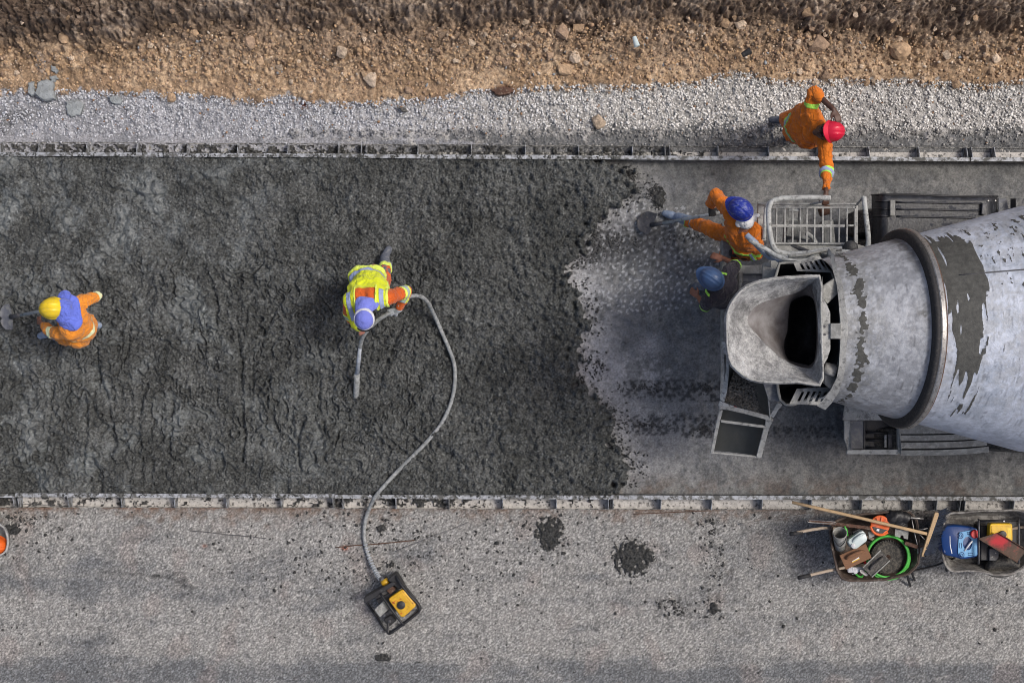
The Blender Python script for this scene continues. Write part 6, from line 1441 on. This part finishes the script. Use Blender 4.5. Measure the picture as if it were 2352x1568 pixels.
vtube('frame_tube', [(235,1110,.04),(330,1250,.03),(452,1405,.03),(600,1320,.03),(738,1205,.03),(735,1130,.04),(530,870,.04)], .014)
for (x, y, a_, b_) in ((452,1405,.03,.32),(600,1330,.03,.34),(738,1200,.03,.35),(545,900,.04,.32)): vtube('frame_post', [(x, y, a_), (x, y, b_)], .013, sub=0)
vtube('coupling', [(392,950,.22),(420,932,.22),(450,915,.22)], .04, 'yellow_paint', 0)
c = MB(); c.tube([ZV(372,895,.18), ZV(425,930,.22)], [.022, .03], 12); c.build('coupling_nut', 'steel', VB, True)
def D_(x, y, z): return tuple(at(x, y, z))
hose = [at(873,1329,.17), at(866,1318,.14), at(856,1300,.09), at(847,1278,.04), at(839,1250,.03), at(836,1225,.03), at(839,1195,.05), at(848,1168,.10), at(862,1140,.21), at(880,1118,.235), at(905,1090,.21), at(935,1060,.20), at(965,1030,.20), at(990,1003,.20), at(1012,975,.20), at(1030,940,.20), at(1041,905,.20), at(1045,870,.20), at(1043,835,.20), at(1033,805,.20), at(1018,770,.205), at(1004,738,.24), at(992,712,.36), at(983,695,.50), at(972,684,.62), at(957,679,.72), at(940,681,.79), at(922,690,.84), at(905,712,.86), at(888,722,.85), at(868,735,.83), at(850,752,.80), at(839,765,.76), at(831,780,.68), at(827,798,.60)]
c = MB(); c.tube(hose, [.020]*4+[.022]*(len(hose)-4), 14, sub=4); c.build('flexible_shaft', 'cable_hose', VB, True)
sg = []
for k in range(15):
    t_ = k/14; i_ = t_*4.0; a_ = hose[int(i_)] if i_ < 4 else hose[4]; b_ = hose[min(4, int(i_)+1)]; sg.append((a_.lerp(b_, i_-int(i_)), (hose[min(5, int(i_)+1)]-hose[int(min(4, i_))]).normalized()))
c = MB()
for p_, d_ in sg: c.lathe([(-.006, .021), (-.004, .028), (.004, .028), (.006, .021)], p_, d_, 14)
c.build('spring_guard', 'hose_white', VB, True)
c = MB(); c.tube([at(827,797,.605), at(824,825,.48), at(820,860,.34)], [.020, .023, .026], 14); c.build('poker_sleeve', 'hose_white', VB, True)
c = MB(); c.tube([at(820,858,.345), at(819,885,.26), at(818,905,.19), at(817.5,925,.12)], [.033, .034, .034, .026], 16); c.build('poker_head', 'cable_hose', VB, True)

# --- wheelbarrow 1
def barrow(label, outline, z_top, z_bot, shrink, mat, conv, name='wheelbarrow', flat_bot=.0):
    P = resample([conv(x, y, z_top) for x, y in outline], 56); cen_ = sum(P, Vector())/56; t = thing(name, label, 'wheelbarrow', (cen_.x, cen_.y, 0))
    def ring(k, z): return [Vector((cen_.x+(p.x-cen_.x)*k, cen_.y+(p.y-cen_.y)*k, z)) for p in P]
    c = MB(); c.loft([ring(1.02, z_top-.012), ring(1.02, z_top), ring(.985, z_top), ring((1+shrink)/2+.04, (z_top+z_bot)/2), ring(shrink+.02, z_bot+.03), ring(shrink-.05, z_bot), ring(.02, z_bot)], True); c.loft([ring(1.02, z_top-.012), ring(.99, z_top-.014), ring((1+shrink)/2+.05, (z_top+z_bot)/2-.01), ring(shrink+.03, z_bot+.02), ring(shrink-.05, z_bot-.008), ring(.02, z_bot-.008)], True)
    o = c.build('tray', mat, t); smooth_angle(o, 45)
    c = MB(); c.tube(ring(1.02, z_top), .011, 8, True); c.build('tray_rim', mat, t, True)
    return t, cen_
out1_ = [(600,360),(640,270),(760,225),(900,205),(1050,195),(1200,182),(1320,195),(1375,260),(1392,400),(1395,560),(1385,660),(1300,740),(1100,790),(900,800),(760,800),(700,775),(660,700),(640,600),(615,500)]
W1, c1_ = barrow('brown wheelbarrow heaped with tools, green hose and a tyre, beside the lower form', out1_, .58, .30, .72, 'tray', Z3)
for a_, b_ in (((240,380),(640,330)),((312,778),(700,690))):
    h_ = MB(); h_.tube([Z3(*a_, .60), Z3(*b_, .50), Z3(b_[0]+500, (a_[1]+b_[1])/2*.35+560*.65, .28)], .017, 12, sub=4); ho = h_.build('handle', 'wood_grey', W1, True)
    v_ = (Z3(*b_, .50)-Z3(*a_, .60)).normalized(); h_ = MB(); h_.tube([Z3(*a_, .60)-v_*.01, Z3(*a_, .60)+v_*.13], .022, 12); h_.build('grip', 'black_rubber', ho, True)
for x in (1300, 1350): 
    h_ = MB(); h_.tube([Z3(x-40, 560, .25), Z3(x-15, 720, .22), Z3(x+10 if x > 1320 else x+20, 800 if x > 1320 else 850, .02)], .014, 10, sub=3); h_.build('leg', 'black', W1, True)
for x, y in ((760,300),(770,700)):
    h_ = MB(); h_.tube([Z3(x, y, .30), Z3(x-30, y, .02)], .014, 10); h_.build('leg', 'black', W1, True)
h_ = MB(); h_.lathe([(-.04, .10), (-.045, .16), (-.02, .19), (.02, .19), (.045, .16), (.04, .10)], Z3(1470, 440, .19), (0.1, 1, 0), 30); ww = h_.build('wheel', 'tyre', W1); smooth_angle(ww, 40)
for s_ in (-1, 1): h_ = MB(); h_.beam(Z3(1380, 440+s_*60, .27), Z3(1475, 440+s_*36, .19), .03, .01); h_.build('fork', 'rust', W1)

def conv_tube(name, pts, r, mat, label, cat, sub=3, grp=None, parent=None):
    c = MB(); c.tube(pts, r, 12, sub=sub); o = c.build(name, mat, parent, True)
    if parent is None: tagit(o, label, cat, grp)
    return o
# tyre lying in the barrow
ty = thing('spare_tyre', 'black rubber wheel lying flat inside the green hose coil', 'tyre', Z3(1110, 590, .40)); tc = Z3(1112, 590, .44)
c = MB(); c.lathe([(-.035, .11), (-.045, .15), (-.03, .185), (0, .192), (.03, .185), (.048, .15), (.035, .11)], tc, (.05, .06, 1), 48); c.loft([[Vector((0, 0, 0))]*3]*0) if False else None; o = c.build('tyre', 'tyre', ty); smooth_angle(o, 40)
for k in range(40):
    a = 2*math.pi*k/40; c = MB(); c.box(tc+V3(math.cos(a)*.178, math.sin(a)*.178, .028), (.026, .011, .016), a); lug_mesh = c
    c.build('tread_lug', 'tyre', ty)
c = MB(); c.lathe([(.030, .108), (.028, .085), (.0, .07), (.0, .03), (.035, .028), (.035, .012)], tc, (.05, .06, 1), 32); o = c.build('hub', 'rust', ty); smooth_angle(o, 40)
# green hose coil: one long spiral
pts = []; N = 3*28
for k in range(N+1):
    a = 2*math.pi*k/28+3.6; rr = .232+.010*math.sin(k*.21)-.004*(k//28); cx, cy = 1112+6*math.sin(k/28*2.1), 588+5*math.cos(k/28*1.7)
    q = Z3(cx, cy, .52+.012*(k//28)+.01*math.sin(a*2)); pts.append(q+V3(math.cos(a)*rr, math.sin(a)*rr, 0))
pts = [Z3(805, 715, .50), Z3(830, 745, .52), Z3(880, 770, .53)]+pts
conv_tube('green_hose', pts, .0125, 'green_hose', 'coil of bright green hose round the tyre in the wheelbarrow', 'hose', 2)
# broom
bt = thing('broom', 'push broom with long pale handle laid across the wheelbarrow', 'broom', Z3(900, 250, .6))
c = MB(); c.tube([Z3(250, 95, .62), Z3(860, 235, .68), Z3(1470, 380, .70)], .0175, 14, sub=2); c.build('handle', 'wood', bt, True)
c = MB(); c.prism([Z3(1545,185,.73), Z3(1578,188,.73), Z3(1580,215,.73), Z3(1450,585,.71), Z3(1422,585,.71), Z3(1428,560,.71), Z3(1530,235,.73)], .035); hb = c.build('broom_head', 'wood', bt, bevel=.006)
c = MB(); c.tube([Z3(1395,345,.70), Z3(1480,330,.715)], .005, 6); c.tube([Z3(1405,385,.70), Z3(1450,430,.70)], .005, 6); c.build('brace', 'steel', bt, True)
c = MB(); 
for k in range(200):
    t_ = rnd.random(); x = 1570-130*t_+rnd.uniform(0, 14); y = 180+400*t_; ln = rnd.uniform(.13, .19)
    a0 = Z3(x, y, .715); d_ = V3(1, .30+rnd.uniform(-.2, .2), -.35+rnd.uniform(-.25, .15)).normalized(); c.tube([a0, a0+d_*ln*.5, a0+d_*ln+V3(0, 0, -.01)], [.0035, .003, .0015], 4, caps=False)
o = c.build('bristles', 'bristle', bt); o['kind'] = 'stuff'
# long flat bar and steel float pole
fb = thing('steel_bar', 'long flat brown steel bar with an eye at its left end in the barrow', 'steel bar', Z3(700, 300, .6)); c = MB(); c.beam(Z3(400,262,.61), Z3(960,328,.62), .035, .008); c.build('bar', 'rust', fb, bevel=.002)
c = MB(); c.tube([Z3(395,250,.615), Z3(640,272,.62), Z3(650,282,.62), Z3(640,290,.62), Z3(395,276,.615), Z3(386,263,.615)], .0055, 8, True); c.build('eye_wire', 'steel', fb, True)
conv_tube('steel_pipe', [Z3(1265,228,.60), Z3(1440,243,.60)], .012, 'steel', 'short pale steel pipe beside the broom handle', 'pipe')
conv_tube('wire', [Z3(1335,250,.59), Z3(1360,380,.60), Z3(1385,480,.6), Z3(1390,560,.6)], .006, 'steel', 'thin wire bent along the right side of the brown wheelbarrow', 'wire')
c = MB(); c.beam(Z3(1270,462,.60), Z3(1390,500,.60), .04, .03); tagit(c.build('rusty_bar', 'rust', None, bevel=.003), 'short rusty bar right of the green hose coil', 'bar')
# black bag
c = MB(); capsule(c, Z3(1130,235,.56), Z3(1260,225,.58), .07, .06, 12); capsule(c, Z3(1180,250,.55), Z3(1240,290,.55), .06, .045, 12); V_, F_ = remesh(c, .009, 3, 1.5, 31); o = raw('black_bag', V_, F_, 'black', None, True); tagit(o, 'crumpled black plastic bag at the top of the barrow load', 'bag')
# orange reel
orl = thing('orange_reel', 'orange round reel with a dark crescent label under the broom handle', 'reel', Z3(1045, 300, .6)); oc = Z3(1048, 298, .60)
c = MB(); c.lathe([(-.03, .10), (.0, .105), (.012, .098), (.016, .05), (.010, .03), (.012, .012)], oc, (-.1, .15, 1), 36); smooth_angle(c.build('reel_disc', 'orange_plastic', orl), 40)
for k in range(9):
    a = 2*math.pi*k/9; c = MB(); c.beam(oc+V3(math.cos(a)*.035, math.sin(a)*.035, .018), oc+V3(math.cos(a)*.085, math.sin(a)*.085, .016), .010, .008); c.build('reel_spoke', 'orange_plastic', orl)
c = MB(); c.tube([oc+V3(math.cos(a)*.108, math.sin(a)*.108, .018) for a in np.linspace(math.pi*1.02, math.pi*1.75, 14)], .014, 10); c.build('reel_guard', 'orange_plastic', orl, True)
c = MB(); c.prism([oc+V3(math.cos(a)*.092, math.sin(a)*.092, .028) for a in np.linspace(math.pi*1.05, math.pi*1.8, 10)], .006); cr_ = c.build('reel_label', 'black', orl)
c = MB(); c.prism([Z3(1018,333,.640), Z3(1042,338,.640), Z3(1038,358,.640), Z3(1014,352,.640)], .003); c.build('label_patch', 'label', cr_)
# metal pail on its side
pl = thing('metal_pail', 'grey metal pail with wire bail at the left end of the barrow', 'pail', Z3(682, 450, .5)); p0, p1 = Z3(682,372,.72), Z3(684,500,.52); d_ = (p1-p0).normalized(); Lp = (p1-p0).length
c = MB(); c.lathe([(0, .069), (-.004, .074), (.0, .077), (Lp, .058), (Lp+.02, .045)], p0, d_, 32, (1,0,0), False, True); c.lathe([(0, .070), (Lp*.8, .055), (Lp*.8, .01)], p0, d_, 32, (1,0,0), False, True); smooth_angle(c.build('pail_wall', 'truck_grey', pl), 45)
c = MB(); c.tube([Z3(628,372,.74), Z3(635,440,.74), Z3(680,492,.70), Z3(728,450,.74), Z3(742,390,.74)], .005, 8, sub=5); c.build('bail', 'black', pl, True)
# small green bottle, grey items
c = MB(); c.lathe([(0, .018), (.08, .02), (.09, .009), (.11, .009)], Z3(745,395,.6), (-.25, .95, .2), 16); tagit(c.build('green_bottle', 'green_hose', None, True), 'small green necked bottle between pail and white jug', 'bottle')
c = MB(); c.prism([Z3(795,360,.60), Z3(860,330,.60), Z3(880,360,.6), Z3(800,440,.6)], .04); tagit(c.build('tool_case', 'black', None, bevel=.01), 'dark tool case behind the white jug', 'case')
c = MB(); c.prism([Z3(940,360,.58), Z3(1000,355,.58), Z3(1000,400,.58), Z3(950,425,.58)], .03); tagit(c.build('grey_trowel', 'truck_grey', None, bevel=.006), 'grey steel piece between the jug and the hose coil', 'trowel')
# white jug
jg = thing('white_jug', 'translucent white plastic jug with round cap in the brown wheelbarrow', 'jug', Z3(845, 440, .55))
jo = [(755,455),(762,430),(860,360),(890,350),(915,372),(935,420),(930,445),(840,515),(812,525),(780,505)]
c = MB(); P = resample([Z3(x, y, .66) for x, y in jo], 36); cj = sum(P, Vector())/36; c.loft([[cj+(p-cj)*k+V3(0,0,dz) for p in P] for k, dz in ((.85, -.13), (.98, -.12), (1, -.02), (.93, 0.0), (.80, .004), (.0, .004))], True, True); smooth_angle(c.build('jug_body', 'white_plastic', jg), 40)
c = MB(); c.tube([Z3(800,450,.665), Z3(830,420,.69), Z3(880,388,.69), Z3(900,380,.665)], .012, 10, sub=3); c.build('jug_handle', 'white_plastic', jg, True)
c = MB(); c.lathe([(0, .022), (.02, .022), (.024, .016)], Z3(800,487,.664), (0, 0, 1), 20); smooth_angle(c.build('jug_cap', 'white_cloth', jg), 40)
# wooden float
wf = thing('wooden_float', 'brown wooden float with raised handle and a small white label', 'float', Z3(820, 590, .62)); c = MB(); c.prism([Z3(680,575,.66), Z3(918,470,.66), Z3(972,598,.66), Z3(738,706,.66)], .018); c.build('board', 'wood_dark', wf, bevel=.003)
c = MB(); c.tube([Z3(742,605,.665), Z3(760,590,.70), Z3(820,562,.71), Z3(880,540,.70), Z3(898,540,.665)], [.012, .016, .018, .016, .012], 12, sub=3); c.build('handle', 'wood_dark', wf, True)
c = MB(); c.prism([Z3(792,628,.664), Z3(855,590,.664), Z3(862,606,.664), Z3(796,643,.664)], .003); lb_ = c.build('float_label', 'label', wf); c = MB(); c.prism([Z3(794,634,.6668), Z3(860,600,.6668), Z3(862,607,.6668), Z3(796,643,.6668)], .002); c.build('label_stripe', 'yellow_bright', lb_)
# white gloves
c = MB(); w_ = Z3(865,700,.56); hand(c, w_, (-1,-.1,0), (0,0,1), (0,-1,0), .35, .85); capsule(c, w_, w_+V3(.02,-.01,0), .028, .03, 10); V_, F_ = remesh(c, .007, 2, .4, 33, .4); o = raw('white_glove', V_, F_, 'white_cloth', None, True); tagit(o, 'limp white work glove below the wooden float', 'glove')
c = MB(); c.prism([Z3(860,705,.60), Z3(885,700,.60), Z3(945,750,.60), Z3(920,765,.60), Z3(870,735,.60)], .012); tagit(c.build('pointing_trowel', 'steel', None, bevel=.003), 'grey pointed trowel blade next to the white glove', 'trowel')
c = MB(); c.lathe([(0, .016), (.02, .016)], Z3(905,645,.60), (.6, .4, .5), 14); tagit(c.build('red_cap', 'red_plastic', None, True), 'small red cap between the two floats', 'cap')
# dark float
df = thing('black_float', 'dark grey plastic float with ridged handle lying over the tyre', 'float', Z3(1010, 650, .62)); c = MB(); c.prism([Z3(890,688,.655), Z3(1052,530,.665), Z3(1136,622,.665), Z3(972,772,.655)], .018); c.build('board', 'float_dark', df, bevel=.003)
c = MB(); c.tube([Z3(955,700,.66), Z3(975,680,.69), Z3(1020,640,.70), Z3(1058,606,.69), Z3(1070,590,.665)], [.011, .014, .015, .014, .011], 12, sub=3); c.build('handle', 'float_dark', df, True)
for (a_, b_) in (((890,688),(1052,530)),((1136,622),(972,772))): c = MB(); c.beam(Z3(*a_, .668), Z3(*b_, .672), .012, .006); c.build('edge_ridge', 'truck_grey', df)
# rusty plate with notch
c = MB(); c.prism([Z3(1185,335,.62), Z3(1305,355,.62), Z3(1300,430,.62), Z3(1262,420,.62), Z3(1258,395,.62), Z3(1235,392,.62), Z3(1230,415,.62), Z3(1180,400,.62)], .008); tagit(c.build('notched_plate', 'truck_grey', None), 'notched rust stained steel plate above the green hose', 'steel plate')
conv_tube('black_cable', [Z3(1265,738,.30), Z3(1360,712,.16), Z3(1460,690,.05), Z3(1560,665,.03), Z3(1640,630,.12), Z3(1720,600,.40)], .011, 'black_rubber', 'black cable running between the two wheelbarrows', 'cable')

# --- wheelbarrow 2
out2_ = [(480,330),(500,260),(560,190),(640,160),(800,165),(900,160),(1050,140),(1300,120),(1600,125),(1900,105),(2050,110),(2200,160),(2400,250),(2480,500),(2480,900),(2350,1150),(2120,1270),(1990,1370),(1800,1440),(1500,1440),(1280,1370),(1150,1355),(900,1352),(700,1375),(600,1340),(520,1250),(460,1100),(440,800)]
W2, c2_ = barrow('grey cement crusted wheelbarrow carrying a blue canister and a yellow engine at the right border', out2_, .60, .30, .78, 'tray_grey', ZB)
for s_ in (-1, 1):
    h_ = MB(); h_.tube([ZB(3200, 750+s_*420, .62), ZB(2300, 750+s_*330, .42), ZB(1200, 750+s_*150, .27), ZB(560, 750+s_*90, .22)], .017, 10, sub=4); h_.build('handle', 'wood_grey', W2, True)
    h_ = MB(); h_.tube([ZB(2100, 750+s_*300, .28), ZB(2120, 750+s_*310, .02)], .014, 10); h_.build('leg', 'black', W2, True)
tw = thing('wheel_tyre', 'dusty black tyre leaning in the grey wheelbarrow below the engine', 'tyre', ZB(1690, 1300, .45)); tc = ZB(1690, 1275, .50)
c = MB(); c.lathe([(-.035, .10), (-.05, .14), (-.045, .17), (-.03, .185), (.03, .185), (.045, .17), (.05, .14), (.035, .10)], tc, (0, -.80, .60), 48); smooth_angle(c.build('tyre', 'tyre', tw), 50)
c = MB(); c.lathe([(-.02, .10), (.0, .06), (.03, .03)], tc, (0, -.80, .60), 24); c.build('hub', 'black', tw, True)
# blue canister
bc_ = thing('blue_canister', 'dark blue plastic canister with light blue top and red cap', 'canister', ZB(800, 780, .5))
bo_ = [(385,640),(400,560),(440,470),(520,410),(700,400),(1000,430),(1150,480),(1165,700),(1165,1050),(1120,1075),(950,1105),(820,1115),(740,1090),(480,1030),(430,960),(395,800)]
P = resample([ZB(x, y, .62) for x, y in bo_], 48); cb = sum(P, Vector())/48
c = MB(); c.loft([[cb+(p-cb)*k+V3(0,0,dz) for p in P] for k, dz in ((.86, -.24), (.93, -.22), (1, -.06), (1, 0), (.97, .025), (.90, .035), (0, .04))], True, True); smooth_angle(c.build('canister_body', 'blue_plastic', bc_), 40)
z_ = .672
tp_ = [(790,560),(1040,510),(1160,490),(1162,1045),(900,1080),(850,1080),(760,1000),(770,720)]
P = resample([ZB(x, y, z_) for x, y in tp_], 40); ct = ZB(960, 800, z_)
hl = resample([ZB(960+math.cos(a)*95, 790-math.sin(a)*140, z_) for a in np.linspace(.6, .6+2*math.pi, 41)[:-1]], 40); hl = align(P, hl if (hl[1]-hl[0]).cross(hl[2]-hl[1]).z*((P[1]-P[0]).cross(P[2]-P[1]).z or 1) > 0 else hl[::-1])
if sum((P[i]-hl[i]).length for i in range(40)) > sum((P[i]-align(P, hl[::-1])[i]).length for i in range(40)): hl = align(P, hl[::-1])
c = MB(); c.loft([[p-V3(0,0,.014) for p in P], P, hl, [p-V3(0,0,.012) for p in hl]], True); o = c.build('canister_top', 'blue_light', bc_, bevel=.003)
c = MB(); c.lathe([(0, .046), (.028, .046), (.034, .040)], ZB(1100,590,z_+.001), (0,0,1), 24); smooth_angle(c.build('canister_cap', 'red_plastic', bc_), 40)
c = MB(); c.tube([ZB(895,945,z_+.003), ZB(1060,735,z_+.02)], .009, 8); c.build('canister_spout', 'label', bc_, True)
for (x, y, r_) in ((818,628,.030),(840,1032,.030)):
    q = ZB(x, y, z_+.002); c = MB(); c.tube([q+V3(math.cos(a)*r_*.85, math.sin(a)*r_, 0) for a in np.linspace(0, 2*math.pi, 20, endpoint=False)], .0035, 6, True); c.tube([q+V3(math.cos(a)*r_*.4, math.sin(a)*r_*.45, 0) for a in np.linspace(0, 2*math.pi, 12, endpoint=False)], .003, 6, True); c.build('embossed_ring', 'blue_plastic', o, True)
for (x, y, w, h) in ((812,835,.012,.026),(1005,575,.024,.012),(1020,1015,.024,.012)):
    q = ZB(x, y, z_+.002); c = MB(); c.tube([q+V3(sx*w, sy*h, 0) for sx, sy in ((-1,-1),(1,-1),(1,1),(-1,1))], .003, 6, True); c.build('embossed_slot', 'blue_plastic', o, True)
for pts_ in (((455,600),(468,800),(490,970)),((590,635),(595,820),(632,1000)),((505,850),(520,965))):
    c = MB(); c.tube([ZB(x, y, .652-.00003*(600-x)) for x, y in pts_], .007 if pts_[0][0] != 505 else .003, 6, sub=3); c.build('label_line', 'label', bc_, True)
c = MB(); c.prism([ZB(500,640,.652), ZB(575,640,.655), ZB(600,985,.655), ZB(530,975,.652)], .003); c.build('label_panel', 'black', bc_)
# yellow engine in barrow 2
Eg = thing('petrol_engine', 'petrol engine with bright yellow tank and black tube frame in the grey wheelbarrow', 'engine', ZB(1650, 750, .4))
def eb(name, quad, z0, z1, mat, bev=.01, p=None): c = MB(); c.prism([ZB(x, y, z1) for x, y in quad], z1-z0); return c.build(name, mat, p or Eg, bevel=bev)
tk2 = eb('fuel_tank', ((1425,400),(1460,375),(1870,375),(1900,410),(1905,725),(1880,740),(1425,740),(1415,700)), .60, .70, 'yellow_bright', .02)
eb('tank_panel', ((1465,425),(1880,425),(1880,700),(1465,700)), .7005, .705, 'yellow_bright', .004, tk2)
eb('tank_label', ((1790,470),(1870,470),(1870,700),(1800,700)), .7052, .7065, 'helmet_yellow', .001, tk2)
c = MB(); c.lathe([(0, .040), (.02, .040), (.024, .03)], ZB(1685,600,.7056), (0,0,1), 22); smooth_angle(c.build('fuel_cap', 'black', tk2), 40)
eb('engine_block', ((1230,420),(1400,420),(1400,1150),(1230,1150)), .36, .58, 'black'); eb('crankcase', ((1400,760),(1950,760),(1950,1140),(1400,1140)), .36, .56, 'black')
eb('muffler_box', ((1410,900),(1610,900),(1610,1150),(1415,1150)), .50, .62, 'steel_dark', .006)
for x, y in ((1470,1070),(1545,990)): c = MB(); c.lathe([(0, .007), (.005, .007)], ZB(x, y, .6202), (0,0,1), 8); c.build('bolt', 'steel', Eg)
eb('base_plate', ((1200,320),(2000,320),(2000,1180),(1200,1180)), .32, .35, 'black')
for x in (1195, 2030):
    c = MB(); c.tube([ZB(x, 310, .38), ZB(x, 330, .72), ZB(x, 700, .74), ZB(x, 1160, .70), ZB(x-10, 1200, .38)], .012, 10, sub=4); c.build('frame_tube', 'steel_dark', Eg, True)
c = MB(); c.tube([ZB(1195, 325, .70), ZB(2030, 310, .70)], .012, 10); c.build('frame_tube', 'black', Eg, True)
for x in (1185, 1718): c = MB(); c.lathe([(0, .009), (.008, .009)], ZB(x, 325, .714), (0,0,1), 8); c.build('bolt', 'label', Eg)
# steel channel with red paint
sc_ = thing('steel_channel', 'rusty steel channel with smeared red paint lying over the engine', 'steel channel', ZB(1650, 850, .75))
c = MB(); A1_, A2_, A3_, A4_ = ZB(1185,690,.775), ZB(1590,565,.775), ZB(2200,930,.775), ZB(1990,1180,.775); c.prism([A1_, A2_, A3_, A4_], .006)
rm_ = NT('rust with red paint'); cc_ = rm_.co; n_ = rm_.noise(9, 6, .75)
gm = rm_.n('ShaderNodeTexGradient'); gm.gradient_type = 'SPHERICAL'; mp = rm_.n('ShaderNodeMapping'); mp.inputs['Scale'].default_value = (6, 9, 1); mp.inputs['Rotation'].default_value = (0, 0, .55); rm_.l(cc_, mp.inputs[0]); rm_.l(mp.outputs[0], gm.inputs[0])
mp.inputs['Location'].default_value = (.35, -.35, 0)
f_ = rm_.ramp(rm_.math('ADD', gm.outputs['Fac'], rm_.math('MULTIPLY', n_, 1.5)), .92, 1.45, 0, .9)
col_ = rm_.mix(f_, rm_.mix(rm_.ramp(n_, .35, .65), (.035, .022, .016), (.10, .06, .04)), (.48, .02, .03)); M['red_rust'] = rm_.fin(col_, .75)
c.build('web', 'red_rust', sc_)
for a_, b_ in ((A1_, A4_), (A2_, A3_)): c = MB(); c.beam(a_+V3(0,0,.010), b_+V3(0,0,.010), .007, .035); c.build('channel_flange', 'rust', sc_)

# --- tray at the left border with an orange thing in it
out3_ = [(-80,1180),(-40,1190),(-8,1200),(8,1212),(15,1228),(17,1245),(14,1262),(4,1272),(-12,1274),(-60,1290),(-120,1290),(-140,1235),(-120,1190)]
def Zd(x, y, z): return at(x, y, z)
W3, c3_ = barrow('pale grey wheelbarrow tray showing only its rounded end at the left border', out3_, .55, .32, .80, 'truck_pale', Zd)
for s_ in (-1, 1):
    h_ = MB(); h_.tube([at(-260, 1235+s_*35, .60), at(-60, 1235+s_*25, .28)], .017, 10); h_.build('handle', 'wood_grey', W3, True)
    h_ = MB(); h_.tube([at(-90, 1235+s_*30, .34), at(-92, 1235+s_*30, .02)], .014, 10); h_.build('leg', 'black', W3, True)
c = MB(); c.tube([at(-30, 1235, .30), at(6, 1235, .16)], .02, 8); c.build('fork', 'black', W3, True)
c = MB(); c.lathe([(-.04, .08), (-.03, .15), (.03, .15), (.04, .08)], at(-10, 1235, .16), (0, 1, 0), 28); smooth_angle(c.build('wheel', 'tyre', W3), 40)
oh = thing('orange_helmet', 'orange helmet lying in the pale tray at the left border', 'helmet', at(-8, 1250, .45)); ho = helmet(oh, at(-10, 1252, .50), (.1, 0, 1), (-1, 0, 0), 'orange_plastic', .95)
ho.name = 'helmet_shell'
